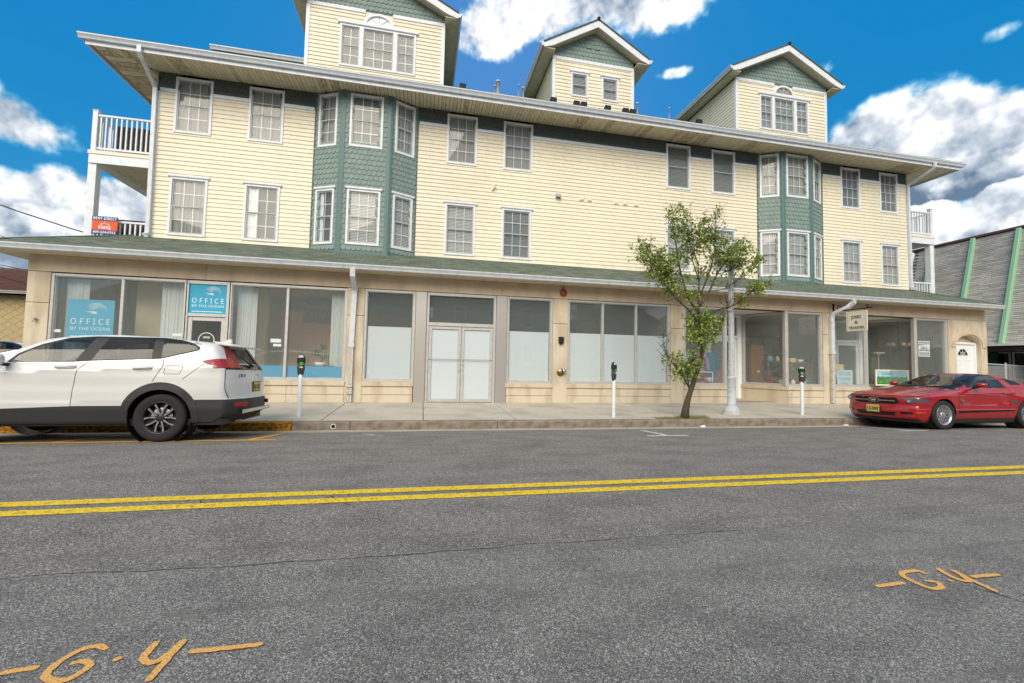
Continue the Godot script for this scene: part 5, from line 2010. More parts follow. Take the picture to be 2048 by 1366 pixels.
	shelf_unit("wall_shelf", "long wall shelving of crockery at the back of the junk shop", Vector3(14.6, 0.24, -17.2), 3.6, 2.6, [0.8, 1.3, 1.75, 2.2, 2.6], M.backing)
	var cab := thing("wooden_cabinet", "tall honey wood cabinet beside the pine shelves", "cabinet", Vector3(12.6, 0.24, -14.6))
	s = st()
	bevel(s, Vector3(-0.28, 0, -0.25), Vector3(0.28, 2.05, 0.25), 0.01)
	obj("carcass", s, M.wood, cab)
	s = st()
	bevel(s, Vector3(-0.25, 0.1, 0.25), Vector3(0.25, 2.0, 0.27), 0.008)
	obj("door", s, M.wood, cab)
	s = st()
	box(s, Vector3(-0.04, 1.0, 0.27), Vector3(0.06, 1.08, 0.28))
	obj("price_tag", s, M.white, cab)
	var cols := [["white", Color(0.85, 0.85, 0.83)], ["pale blue", Color(0.45, 0.66, 0.76)], ["silver", Color(0.6, 0.6, 0.62)], ["dark", Color(0.16, 0.14, 0.14)], ["cream", Color(0.83, 0.77, 0.62)], ["red", Color(0.55, 0.13, 0.12)], ["green", Color(0.26, 0.40, 0.28)]]
	var kinds := ["pot", "box", "jar", "bowl", "bottle"]
	var spots := [[12.95, 1.68, -14.15, "top tier of the first pine shelf, cabinet end"], [13.25, 1.68, -14.1, "top tier of the first pine shelf, middle"], [13.62, 1.68, -14.15, "top tier of the first pine shelf, far end"], [12.95, 1.31, -14.1, "middle tier of the first pine shelf, cabinet end"], [13.25, 1.31, -14.1, "middle tier of the first pine shelf, middle"], [13.6, 1.31, -14.1, "middle tier of the first pine shelf, far end"], [13.0, 0.81, -14.1, "lower tier of the first pine shelf, near end"], [13.4, 0.81, -14.1, "lower tier of the first pine shelf, far end"],
		[13.1, 1.64, -13.3, "top tier of the second pine shelf, near end"], [13.45, 1.64, -13.3, "top tier of the second pine shelf, middle"], [13.8, 1.64, -13.3, "top tier of the second pine shelf, far end"], [13.15, 1.26, -13.3, "middle tier of the second pine shelf, near end"], [13.65, 1.26, -13.3, "middle tier of the second pine shelf, far end"], [13.2, 0.86, -13.3, "lower tier of the second pine shelf, near end"], [13.7, 0.86, -13.3, "lower tier of the second pine shelf, far end"],
		[12.55, 0.80, -13.2, "window ledge just inside the splayed window"], [12.85, 0.80, -13.0, "window ledge behind the corner post"], [13.2, 0.80, -12.95, "window ledge at the middle of the first junk window"], [13.5, 0.80, -12.95, "window ledge at the end of the first junk window"]]
	for i in spots.size():
		var c: Array = cols[(i * 3 + 1) % 7]
		var kd: String = kinds[(i * 2) % 5]
		goods(kd, "%s %s on the %s" % [c[0], kd, spots[i][3]], c[1], Vector3(spots[i][0], spots[i][1], spots[i][2]), rng.randf_range(0.85, 1.25))
	# more wares on the front shelves and the floor, close behind the glass
	var nth := ["first", "second", "third", "fourth", "fifth", "sixth", "seventh", "eighth"]
	for q in [["window ledge of the first junk window", 12.6, 13.6, 0.80, -12.99, 8, 0.8], ["floor under the second pine shelf", 13.0, 13.85, 0.80, -13.12, 7, 0.9], ["table in front of the honey cabinet", 12.45, 13.1, 0.80, -13.55, 6, 1.0], ["ledge before the folding screen", 18.1, 19.3, 0.80, -13.3, 8, 1.0], ["ledge behind the paper sign", 14.35, 15.5, 0.80, -13.2, 6, 0.8]]:
		for k in q[5]:
			var c: Array = cols[(k * 4 + int(q[1])) % 7]
			var kd: String = kinds[(k * 3 + int(q[2] * 2.0)) % 5]
			goods(kd, "%s %s, %s along the %s" % [c[0], kd, nth[k], q[0]], c[1], Vector3(lerpf(q[1], q[2], k / float(q[5] - 1)), q[3], q[4] + rng.randf_range(-0.05, 0.05)), rng.randf_range(0.7, 1.2) * q[6])
	var tiers := ["lowest", "second", "third", "fourth"]
	var slots := ["first", "second", "third", "fourth", "fifth", "sixth"]
	for r in 4:
		for k in 6:
			var c: Array = cols[(r * 5 + k * 2) % 7]
			var kd: String = kinds[(r + k) % 5]
			goods(kd, "%s %s, %s on the %s tier of the back shelving" % [c[0], kd, slots[k], tiers[r]], c[1], Vector3(13.1 + k * 0.55, 0.24 + [0.8, 1.3, 1.75, 2.2][r] + 0.02, -17.0), rng.randf_range(1.1, 1.6))
	s = st()
	box(s, Vector3(12.45, 0.24, -13.6), Vector3(13.9, 0.79, -12.92))
	box(s, Vector3(14.2, 0.24, -13.6), Vector3(15.55, 0.79, -12.92))
	box(s, Vector3(18.0, 0.24, -13.6), Vector3(19.4, 0.79, -12.92))
	obj("display_ledge", s, M.dark, B).set_meta("kind", "stuff")

	# paper sign, painting, chair and the rest of the right-hand windows
	var paper := thing("paper_sign", "hand-lettered white sign STORE CLOSING in the junk shop window", "sign", Vector3(14.92, 0.84, -12.86))
	s = st()
	box(s, Vector3(-0.34, 0, -0.01), Vector3(0.34, 0.56, 0.0))
	obj("card", s, mat(Color(0.80, 0.88, 0.90), 0.7), paper)
	var teal := mat(Color(0.30, 0.62, 0.68), 0.6)
	letters("lettering", "STORE", Vector3(0, 0.42, 0.002), 0.12, teal, paper, false, false, 0.52)
	letters("lettering", "CLOSING", Vector3(0, 0.24, 0.002), 0.10, teal, paper, false, false, 0.50)
	letters("lettering", "SALE", Vector3(0, 0.09, 0.002), 0.08, teal, paper, false, false, 0.34)
	var pic := thing("meadow_painting", "framed painting of a green meadow under a blue sky leaning in the splayed window", "painting", Vector3(17.75, 0.83, -13.4), "", -0.25)
	s = st()
	frame4(s, -0.62, 0.62, 0.0, 0.62, 0.05, -0.02, 0.02)
	obj("frame", s, M.cream_trim, pic)
	var im2 := Image.create(80, 40, false, Image.FORMAT_RGB8)
	for y in 40:
		for x in 80:
			var c := Color(0.62, 0.80, 0.88)
			if y > 17 + 2.0 * sin(x * 0.9) * sin(x * 0.37):
				c = Color(0.13, 0.40, 0.17) if n.get_noise_2d(x * 3.0, y * 3.0) > 0.05 else Color(0.30, 0.58, 0.28)
				if n.get_noise_2d(x * 9.0, y * 9.0) > 0.42:
					c = Color(0.85, 0.88, 0.80)
			elif x > 12 and x < 44 and y > 4 and y < 13 and n.get_noise_2d(x * 4.0, y * 6.0) > 0.12:
				c = Color(0.18, 0.24, 0.26)
			im2.set_pixel(x, y, c)
	var pm2 := mat(Color.WHITE, 0.6)
	pm2.albedo_texture = ImageTexture.create_from_image(im2)
	var q2 := QuadMesh.new()
	q2.size = Vector2(1.16, 0.54)
	put("canvas", q2, pm2, pic, Vector3(0, 0.31, 0.0))
	var sale := thing("sale_sign", "white realtor sign reading SALE taped inside the last shop window", "sign", Vector3(18.36, 2.26, ZF - 0.10))
	s = st()
	box(s, Vector3(-0.27, -0.30, -0.004), Vector3(0.27, 0.29, 0.0))
	obj("card", s, M.white, sale)
	letters("lettering", "W PATRICK", Vector3(0, 0.22, 0.001), 0.075, M.black, sale, true, false, 0.48)
	letters("lettering", "SALE", Vector3(0, 0.03, 0.001), 0.085, M.black, sale, true, false, 0.30)
	letters("lettering", "609-551-4060", Vector3(0, -0.06, 0.001), 0.06, M.black, sale, true, false, 0.46)
	letters("lettering", "609 500 9840", Vector3(0, -0.17, 0.001), 0.05, M.black, sale, true, false, 0.46)
	letters("lettering", "01 900 122 100", Vector3(0, -0.24, 0.001), 0.045, M.black, sale, true, false, 0.46)
	s = st()
	tri(s, Vector3(-0.26, 0.16, 0.002), Vector3(-0.26, 0.11, 0.002), Vector3(0.18, 0.16, 0.002))
	obj("red_swoosh", s, M.red, sale)
	var chan := thing("chandelier", "dark iron chandelier with small peach shades hanging in the junk shop", "chandelier", Vector3(19.2, 2.42, -14.2))
	s = st()
	tube(s, [Vector3(0, 1.04, 0), Vector3(0, 0.3, 0)], 0.012, 6)
	tube(s, [Vector3(0, 0.3, 0), Vector3(0, 0.1, 0), Vector3(0, -0.28, 0)], [0.02, 0.05, 0.02], 8)
	obj("stem", s, M.iron, chan)
	for i in 6:
		var a := TAU * i / 6
		var u := Vector3(cos(a), 0, sin(a))
		s = st()
		tube(s, [Vector3(0, -0.1, 0), u * 0.16 + Vector3(0, -0.2, 0), u * 0.32 + Vector3(0, -0.08, 0), u * 0.33 + Vector3(0, 0.02, 0)], 0.012, 6)
		var arm := obj("arm", s, M.iron, chan)
		s = st(true)
		lathe(s, [Vector2(0.075, 0.03), Vector2(0.045, 0.16)], 12, Transform3D(Basis(), u * 0.33))
		obj("lamp_shade", s, M.inwall_peach, arm)
	var ch := thing("wicker_chair", "round-backed wicker chair in the last junk shop window", "chair", Vector3(18.9, 0.24, -14.0))
	s = st()
	box(s, Vector3(-0.3, 0.4, -0.3), Vector3(0.3, 0.48, 0.3))
	obj("seat", s, M.wood, ch)
	s = st()
	var hp := []
	for i in 17:
		var a := PI * i / 16
		hp.append(Vector3(cos(a) * 0.36, 0.75 + sin(a) * 0.5, -0.28))
	tube(s, [Vector3(0.36, 0.45, -0.28)] + hp + [Vector3(-0.36, 0.45, -0.28)], 0.04, 8)
	obj("back_hoop", s, M.wood, ch)
	s = st()
	var bp := PackedVector2Array([Vector2(-0.33, 0.5), Vector2(0.33, 0.5)])
	for i in 13:
		var a := PI * i / 12
		bp.append(Vector2(cos(a) * 0.33, 0.75 + sin(a) * 0.46))
	prism(s, bp, -0.30, -0.27)
	obj("backrest", s, mat(Color(0.36, 0.44, 0.34), 0.8), ch)
	for x in [-0.27, 0.22]:
		for z in [-0.27, 0.22]:
			s = st()
			box(s, Vector3(x, 0, z), Vector3(x + 0.05, 0.4, z + 0.05))
			obj("leg", s, M.wood, ch)
	var fl := thing("floor_lamp", "white torchiere floor lamp beside the meadow painting", "lamp", Vector3(17.9, 0.24, -14.0))
	s = st(true)
	lathe(s, [Vector2(0.14, 0.0), Vector2(0.13, 0.03), Vector2(0.02, 0.05), Vector2(0.015, 1.78), Vector2(0.03, 1.8)], 14)
	obj("stem", s, M.cream_trim, fl)
	s = st(true)
	lathe(s, [Vector2(0.03, 1.8), Vector2(0.22, 1.88), Vector2(0.21, 1.90), Vector2(0.0, 1.84)], 18)
	obj("lamp_shade", s, M.white, fl)
	var scr := thing("folding_screen", "grey folding screen standing behind the torchiere lamp", "screen", Vector3(19.2, 0.24, -15.2))
	for k in 3:
		s = st()
		bevel(s, Vector3(-0.75 + k * 0.5, 0.05, -0.02 + 0.06 * (k % 2)), Vector3(-0.27 + k * 0.5, 1.75, 0.02 + 0.06 * (k % 2)), 0.01)
		obj("panel", s, M.curtain if k else M.dark, scr)
	var tur := thing("soup_tureen", "white lidded soup tureen on the small table in the last window", "tureen", Vector3(18.75, 1.02, -12.98))
	s = st(true)
	lathe(s, [Vector2(0.06, 0.0), Vector2(0.07, 0.02), Vector2(0.14, 0.10), Vector2(0.14, 0.15), Vector2(0.13, 0.16), Vector2(0.06, 0.22), Vector2(0.02, 0.23), Vector2(0.025, 0.26), Vector2(0, 0.27)], 18)
	obj("body", s, M.white, tur)
	var stb := thing("display_table", "small reddish table under the white tureen", "table", Vector3(18.75, 0.79, -13.0))
	s = st()
	box(s, Vector3(-0.5, 0.19, -0.2), Vector3(0.5, 0.23, 0.2))
	obj("table_top", s, M.darkwood, stb)
	for x in [-0.46, 0.40]:
		s = st()
		box(s, Vector3(x, 0, -0.05), Vector3(x + 0.06, 0.19, 0.05))
		obj("leg", s, M.darkwood, stb)
	var flag := thing("folded_flag", "striped red and white cloth with blue corner below the painting", "flag", Vector3(18.55, 0.80, -13.0))
	s = st()
	for k in 7:
		box(s, Vector3(-0.25, 0.018 * k, -0.05 + 0.02 * k), Vector3(0.25, 0.018 * k + 0.012, 0.12 - 0.01 * k))
	obj("stripes", s, M.red, flag)
	s = st()
	box(s, Vector3(-0.26, 0.05, 0.06), Vector3(-0.02, 0.13, 0.13))
	obj("canton", s, navy_mat(), flag)
	var seat := thing("small_armchair", "cream upholstered armchair behind the hand-lettered sign", "armchair", Vector3(15.35, 0.79, -13.35))
	s = st()
	bevel(s, Vector3(-0.28, 0.1, -0.2), Vector3(0.28, 0.32, 0.2), 0.05)
	obj("seat", s, M.cream, seat)
	s = st()
	bevel(s, Vector3(-0.26, 0.3, -0.22), Vector3(0.26, 0.82, -0.10), 0.05)
	obj("backrest", s, M.cream, seat)
	plant("flower_bunch", "bunch of yellow flowers at the left of the junk shop sign", Vector3(14.45, 0.79, -13.0), 0.3, 0.45, 14, 0.35, Color(0.75, 0.62, 0.15))
	# clothes and colourful wares in the window behind the tree
	for q in [[8.62, Color(0.40, 0.72, 0.80), "pale turquoise shirt on a hanger in the window behind the tree"], [9.15, Color(0.70, 0.48, 0.60), "pink blouse on a hanger in the window behind the tree"], [9.55, Color(0.16, 0.40, 0.48), "dark teal dress on a hanger near the shop entrance"]]:
		var cl := thing("hanging_garment", q[2], "garment", Vector3(q[0], 1.5, -13.0))
		s = st(true)
		lathe(s, [Vector2(0.24, -0.45), Vector2(0.20, -0.1), Vector2(0.22, 0.25), Vector2(0.17, 0.36), Vector2(0.05, 0.40)], 14, Transform3D(Basis().scaled(Vector3(1, 1, 0.4)), Vector3.ZERO))
		obj("body", s, mat(q[1], 0.9), cl)
		for sg in [-1, 1]:
			s = st()
			tube(s, [Vector3(sg * 0.15, 0.33, 0), Vector3(sg * 0.27, 0.05, 0.02), Vector3(sg * 0.29, -0.2, 0.03)], [0.08, 0.07, 0.06], 8)
			obj("sleeve", s, mat(q[1], 0.9), cl)
		s = st()
		tube(s, [Vector3(0, 0.40, 0), Vector3(0, 0.52, 0), Vector3(0.03, 0.55, 0)], 0.006, 5)
		obj("hanger", s, M.chrome, cl)
	var ws := thing("white_shelf", "low white shelf with red trays in the window behind the tree", "shelf", Vector3(9.15, 0.80, -13.0))
	for y in [0.0, 0.22, 0.42]:
		s = st()
		box(s, Vector3(-0.38, y, -0.15), Vector3(0.38, y + 0.025, 0.15))
		obj("board", s, M.white, ws)
	for x in [-0.38, 0.355]:
		s = st()
		box(s, Vector3(x, 0.0, 0.151), Vector3(x + 0.025, 0.44, 0.17))
		obj("upright", s, M.white, ws)
	for k in 2:
		s = st(true)
		var tr := thing("red_tray", ["red tray on the lower board of the white shelf", "red tray on the middle board of the white shelf"][k], "tray", Vector3(9.15, 0.825 + k * 0.22, -13.0))
		lathe(s, [Vector2(0.0, 0.0), Vector2(0.2, 0.0), Vector2(0.26, 0.12), Vector2(0.24, 0.12), Vector2(0.19, 0.02), Vector2(0, 0.02)], 18)
		obj("body", s, M.red, tr)
	var rd := thing("red_cabinet", "red cabinet just inside the first junk shop entrance", "cabinet", Vector3(10.95, 0.24, -14.9))
	s = st()
	bevel(s, Vector3(-0.35, 0, -0.3), Vector3(0.35, 1.35, 0.3), 0.02)
	obj("carcass", s, M.red, rd)
	s = st()
	bevel(s, Vector3(-0.30, 0.08, 0.3), Vector3(0.30, 1.28, 0.32), 0.01)
	obj("door", s, M.red, rd)


func navy_mat() -> StandardMaterial3D:
	return mat(Color(0.14, 0.18, 0.42), 0.7)


func goods(kind: String, label: String, c: Color, at: Vector3, k: float) -> void:
	var o := thing("shop_" + kind, label, kind, at)
	var m := mat(c, 0.35)
	var s := st(kind != "box")
	match kind:
		"pot":
			lathe(s, [Vector2(0.08, 0), Vector2(0.10, 0.03), Vector2(0.10, 0.13), Vector2(0.085, 0.15), Vector2(0.02, 0.17), Vector2(0.025, 0.19), Vector2(0, 0.2)], 14, Transform3D(Basis().scaled(Vector3.ONE * k), Vector3.ZERO))
		"jar":
			lathe(s, [Vector2(0.05, 0), Vector2(0.075, 0.05), Vector2(0.07, 0.16), Vector2(0.04, 0.2), Vector2(0.045, 0.22), Vector2(0, 0.22)], 14, Transform3D(Basis().scaled(Vector3.ONE * k), Vector3.ZERO))
		"bowl":
			lathe(s, [Vector2(0.05, 0), Vector2(0.13, 0.09), Vector2(0.12, 0.09), Vector2(0.04, 0.02), Vector2(0, 0.02)], 16, Transform3D(Basis().scaled(Vector3.ONE * k), Vector3.ZERO))
		"bottle":
			lathe(s, [Vector2(0.045, 0), Vector2(0.05, 0.02), Vector2(0.05, 0.16), Vector2(0.02, 0.21), Vector2(0.018, 0.28), Vector2(0, 0.28)], 12, Transform3D(Basis().scaled(Vector3.ONE * k), Vector3.ZERO))
		_:
			bevel(s, Vector3(-0.13, 0, -0.09) * k, Vector3(0.13, 0.16, 0.09) * k, 0.012)
	obj("body", s, m, o)
	if kind == "pot":
		s = st()
		for sg in [-1, 1]:
			tube(s, [Vector3(sg * 0.09, 0.10, 0) * k, Vector3(sg * 0.14, 0.11, 0) * k, Vector3(sg * 0.10, 0.07, 0) * k], 0.012 * k, 6)
		obj("handle", s, M.dark, o)


func shelf_unit(called: String, label: String, at: Vector3, w: float, h: float, tiers: Array, m: Material) -> void:
	var o := thing(called, label, "shelf", at)
	for y in tiers:
		var s := st()
		box(s, Vector3(-w / 2, y, -0.2), Vector3(w / 2, y + 0.025, 0.2))
		obj("board", s, m, o)
	for x in [-w / 2 - 0.03, w / 2]:
		for z in [-0.2, 0.16]:
			var s := st()
			box(s, Vector3(x, 0, z), Vector3(x + 0.03, h, z + 0.04))
			obj("upright", s, m, o)


func plant(called: String, label: String, at: Vector3, h0: float, h1: float, n: int, spread: float, tint := Color(0, 0, 0, 0)) -> void:
	var o := thing(called, label, "plant", at)
	var s := st(true)
	lathe(s, [Vector2(0.10, 0), Vector2(0.15, 0.3), Vector2(0.14, 0.3), Vector2(0.0, 0.26)], 14)
	obj("pot", s, M.dark, o)
	s = st()
	for i in n:
		var a := rng.randf() * TAU
		var hh := rng.randf_range(h0, h1) * rng.randf_range(0.75, 1.3)
		var sp := spread * rng.randf_range(0.3, 1.0)
		var u := Vector3(cos(a), 0, sin(a))
		var side := Vector3(-sin(a), 0, cos(a))
		var prev := []
		for k in 7:
			var f := k / 6.0
			var p := Vector3(0, 0.25, 0) + u * (0.05 + sp * f * f) + Vector3.UP * (hh * (f - 0.25 * f * f * minf(1.0, sp * 2.0)))
			var w := 0.022 * (1.0 - f * 0.9)
			var cur := [p - side * w, p + side * w]
			if k:
				quad(s, prev[0], prev[1], cur[1], cur[0])
			prev = cur
	obj("leaves", s, M.leaf_in, o).set_meta("kind", "stuff")
	if tint.a > 0.0:
		s = st()
		for i in 26:
			var p := Vector3(rng.randf_range(-spread, spread) * 0.6, h1 * rng.randf_range(0.7, 1.25), rng.randf_range(-0.1, 0.1))
			lathe(s, [Vector2(0, -0.02), Vector2(0.035, 0.0), Vector2(0, 0.02)], 6, Transform3D(Basis(), p))
		obj("flowers", s, mat(tint, 0.7), o).set_meta("kind", "stuff")


func leaf_cloud(s: SurfaceTool, blobs: Array, n: int, size: float) -> void:
	for b in blobs:
		for i in n:
			var d := Vector3(rng.randfn(), rng.randfn(), rng.randfn()).normalized() * pow(rng.randf(), 0.5) * float(b[1])
			var p: Vector3 = b[0] + d
			var u := Vector3(rng.randfn(), rng.randfn(), rng.randfn()).normalized()
			var v := u.cross(Vector3(rng.randfn(), rng.randfn(), rng.randfn())).normalized()
			quad(s, p - u * size * 0.5, p + v * size * 0.3, p + u * size * 0.5, p - v * size * 0.3)


# ---------------------------------------------------------------- neighbours
func neighbours() -> void:
	var s: SurfaceTool
	# brick building on the right with a leaning upper wall
	var C := thing("brick_building", "grey brick building with leaning wall and pale green ribs beyond the right-hand end", "building")
	var lean := atan(0.255)
	var base := Vector3(23.75, 2.65, 0)
	var t := Transform3D(Basis(Vector3(0, 0, 1), Vector3(sin(lean), cos(lean), 0), Vector3(-cos(lean), sin(lean), 0)), base)
	var hgt := 5.15
	s = st()
	box(s, Vector3(-17.6, 0, -0.25), Vector3(-6.0, hgt, -0.012), t)
	obj("wall", s, M.mortar, C)
	s = st()
	box(s, Vector3(24.05, 0.1, -17.6), Vector3(36.0, 2.6, -6.0))
	obj("lower_wall", s, M.dark, C)
	s = st()
	box(s, Vector3(-17.7, hgt, -0.4), Vector3(-5.9, hgt + 0.10, 0.10), t)
	obj("roof_edge", s, mat(Color(0.36, 0.22, 0.19), 0.7), C)
	s = st()
	box(s, Vector3(25.3, 2.6, -17.5), Vector3(36.0, 7.6, -6.1))
	obj("roof_block", s, M.mortar, C)
	var bm := st()
	bevel(bm, Vector3(-0.19, 0.004, -0.02), Vector3(0.19, 0.084, 0.012), 0.006)
	bm.generate_normals()
	var brick := bm.commit()
	var rest := []
	var count := 0
	var bmats := [M.brick_grey, M.brick_grey_b, M.brick_grey_c]
	var bcols := [Color(0.62, 0.59, 0.55), Color(0.52, 0.49, 0.46), Color(0.70, 0.66, 0.61)]
	for r in 58:
		for k in 30:
			var z := -17.4 + (k + (0.5 if r % 2 else 0.0)) * 0.39
			var tt := t * Transform3D(Basis(), Vector3(z, r * 0.0885, rng.randf_range(-0.004, 0.004)))
			if z > -15.4 and z < -12.3 and count < 300:
				count += 1
				var o := put("brick", brick, bmats[rng.randi() % 3], C)
				o.transform = tt
			else:
				rest.append(tt)
	var mm := MultiMesh.new()
	mm.transform_format = MultiMesh.TRANSFORM_3D
	mm.use_colors = true
	mm.mesh = brick
	mm.instance_count = rest.size()
	for i in rest.size():
		mm.set_instance_transform(i, rest[i])
		mm.set_instance_color(i, bcols[rng.randi() % 3])
	var mo := MultiMeshInstance3D.new()
	mo.name = "far_bricks"
	mo.multimesh = mm
	mo.material_override = M.tab
	mo.set_meta("kind", "stuff")
	C.add_child(mo, true)
	for z in [-16.75, -15.1, -13.52, -11.9, -10.3]:
		s = st()
		bevel(s, Vector3(z - 0.075, -0.02, 0.0), Vector3(z + 0.075, hgt - 0.02, 0.16), 0.012, t)
		obj("rib", s, M.rib_green, C)
	s = st()
	box(s, Vector3(22.9, 2.52, -17.6), Vector3(24.2, 2.62, -6.0))
	obj("canopy", s, M.trim, C)
	s = st()
	box(s, Vector3(23.0, 2.30, -17.6), Vector3(24.2, 2.515, -6.0))
	obj("canopy_underside", s, M.dark, C)
	for z in [-16.4, -15.2, -14.0, -12.8, -11.6, -10.4]:
		s = st()
		box(s, Vector3(24.02, 1.15, z - 0.55), Vector3(24.045, 2.28, z + 0.55))
		var w := obj("window", s, M.pane_dark, C)
		s = st()
		frame4(s, -0.57, 0.57, 1.13, 2.30, 0.05, -0.02, 0.04, Transform3D(Basis(Vector3.UP, -PI / 2), Vector3(24.0, 0, z)))
		obj("window_frame", s, M.sash, w)
	for z in [-15.6, -13.9, -12.2]:
		s = st()
		hexa(s, [Vector3(23.55, 0.9, z + 0.1), Vector3(23.75, 0.9, z + 0.1), Vector3(23.75, 0.9, z - 0.1), Vector3(23.55, 0.9, z - 0.1), Vector3(23.8, 2.31, z + 0.1), Vector3(24.0, 2.31, z + 0.1), Vector3(24.0, 2.31, z - 0.1), Vector3(23.8, 2.31, z - 0.1)])
		obj("canopy_strut", s, M.green_metal, C)
	s = st()
	for r in 14:
		for k in 52:
			var z := -17.4 + (k + (0.5 if r % 2 else 0.0)) * 0.215
			bevel(s, Vector3(-0.1, 0.002, -0.02), Vector3(0.1, 0.066, 0.01), 0.004, Transform3D(Basis(Vector3(0, 0, 1), Vector3.UP, Vector3(-1, 0, 0)), Vector3(24.04, 0.12 + r * 0.072, z)))
	obj("low_bricks", s, M.brick_orange, C).set_meta("kind", "stuff")

	var fn := thing("chain_fence", "grey chain-link fence between the corner pier and the brick building", "fence", Vector3(21.5, 0.15, -12.9))
	s = st()
	tube(s, [Vector3(0.0, 1.62, 0), Vector3(2.4, 1.56, 0)], 0.022, 8)
	obj("top_rail", s, M.lamp_grey, fn)
	for x in [0.02, 1.25, 2.38]:
		s = st()
		tube(s, [Vector3(x, 0, 0), Vector3(x, 1.68, 0)], 0.028, 8)
		obj("post", s, M.lamp_grey, fn)
	s = st()
	for i in 70:
		for sg in [-1, 1]:
			var x: float = -1.6 + i * 0.062 if sg > 0 else i * 0.062
			var a := Vector3(x, 0.05, 0.01 * sg)
			var b := Vector3(x + sg * 1.5, 1.55, 0.01 * sg)
			# clip to the bay
			var lo := 0.0
			var hi := 1.0
			if a.x < 0.02:
				lo = (0.02 - a.x) / (b.x - a.x)
			if a.x > 2.38:
				lo = (2.38 - a.x) / (b.x - a.x)
			if b.x > 2.38:
				hi = (2.38 - a.x) / (b.x - a.x)
			if b.x < 0.02:
				hi = (0.02 - a.x) / (b.x - a.x)
			if hi - lo > 0.02:
				tube(s, [a.lerp(b, lo), a.lerp(b, hi)], 0.0045, 4, false)
	obj("wire_mesh", s, M.lamp_grey, fn).set_meta("kind", "stuff")

	# tan building on the left
	var L := thing("tan_building", "low tan building with brown shingled roof beyond the left-hand corner", "building")
	s = st()
	box(s, Vector3(-40, 0.1, -34), Vector3(-15.5, 4.05, -24))
	obj("wall", s, M.tan, L)
	s = st()
	hexa(s, [Vector3(-40.5, 4.16, -23.5), Vector3(-15.2, 4.16, -23.5), Vector3(-15.2, 4.16, -34.5), Vector3(-40.5, 4.16, -34.5), Vector3(-40.5, 4.2, -23.5), Vector3(-15.2, 4.2, -23.5), Vector3(-15.2, 6.1, -29), Vector3(-40.5, 6.1, -29)])
	obj("roof", s, M.brown_roof, L)
	for i in 15:
		s = st()
		var z := -23.48 - i * 0.32
		var y := 4.215 + i * 0.32 * 0.345
		for k in 24:
			var x := -22.0 + (k + (0.5 if i % 2 else 0.0)) * 0.30
			var v := rng.randf_range(0, 0.012)
			hexa(s, [Vector3(x, y, z), Vector3(x + 0.285, y, z), Vector3(x + 0.285, y + 0.11, z - 0.34), Vector3(x, y + 0.11, z - 0.34), Vector3(x, y + 0.025 + v, z), Vector3(x + 0.285, y + 0.025 + v, z), Vector3(x + 0.285, y + 0.125, z - 0.34), Vector3(x, y + 0.125, z - 0.34)])
		obj("shingle_course", s, M.brown_roof, L).set_meta("kind", "stuff")
	s = st()
	gutter(s, Vector3(-40.5, 4.19, -23.48), Vector3(-15.2, 4.19, -23.48), true)
	obj("gutter", s, M.sash, L)
	var dm := st()
	prism(dm, PackedVector2Array([Vector2(0, -0.165), Vector2(0.225, 0), Vector2(0, 0.165), Vector2(-0.225, 0)]), 0.0, 0.022)
	dm.generate_normals()
	var diamond := dm.commit()
	for r in 21:
		for k in 8:
			var x := -19.3 + (k + (0.5 if r % 2 else 0.0)) * 0.47
			put("wall_shingle", diamond, M.tan, L, Vector3(x, 0.45 + r * 0.1725, -24.0 + rng.randf_range(0, 0.004)))

	# overhead wires on the left
	var W := [[Vector3(-24.1, 9.9, -30), Vector3(-19.98, 8.54, -30), "heavy black overhead wire sloping behind the balcony post", 0.035], [Vector3(-23.98, 8.1, -30), Vector3(-23.25, 7.89, -30), "thin overhead wire just above the left roof corner", 0.018], [Vector3(-23.96, 7.87, -30), Vector3(-23.72, 7.8, -30), "lower thin overhead wire at the left roof corner", 0.018], [Vector3(-23.86, 6.42, -30), Vector3(-22.54, 6.19, -30), "overhead wire above the brown roof, highest of three", 0.02], [Vector3(-23.85, 6.31, -30), Vector3(-22.88, 5.99, -30), "overhead wire above the brown roof, steepest of three", 0.02], [Vector3(-18.86, 4.91, -23.2), Vector3(-17.86, 4.6, -23.2), "overhead wire crossing the brown roof", 0.015]]
	for w in W:
		var a: Vector3 = w[0]
		var d: Vector3 = w[1] - w[0]
		var pts := []
		for i in 15:
			var f := lerpf(-9.0, 4.0, i / 14.0) * (3.0 / d.length())
			pts.append(a + d * f + Vector3(0, 0.006 * f * f * d.length_squared(), 0))
		s = st()
		tube(s, pts, w[3], 5)
		tag(obj("overhead_wire", s, M.wire), w[2], "wire")


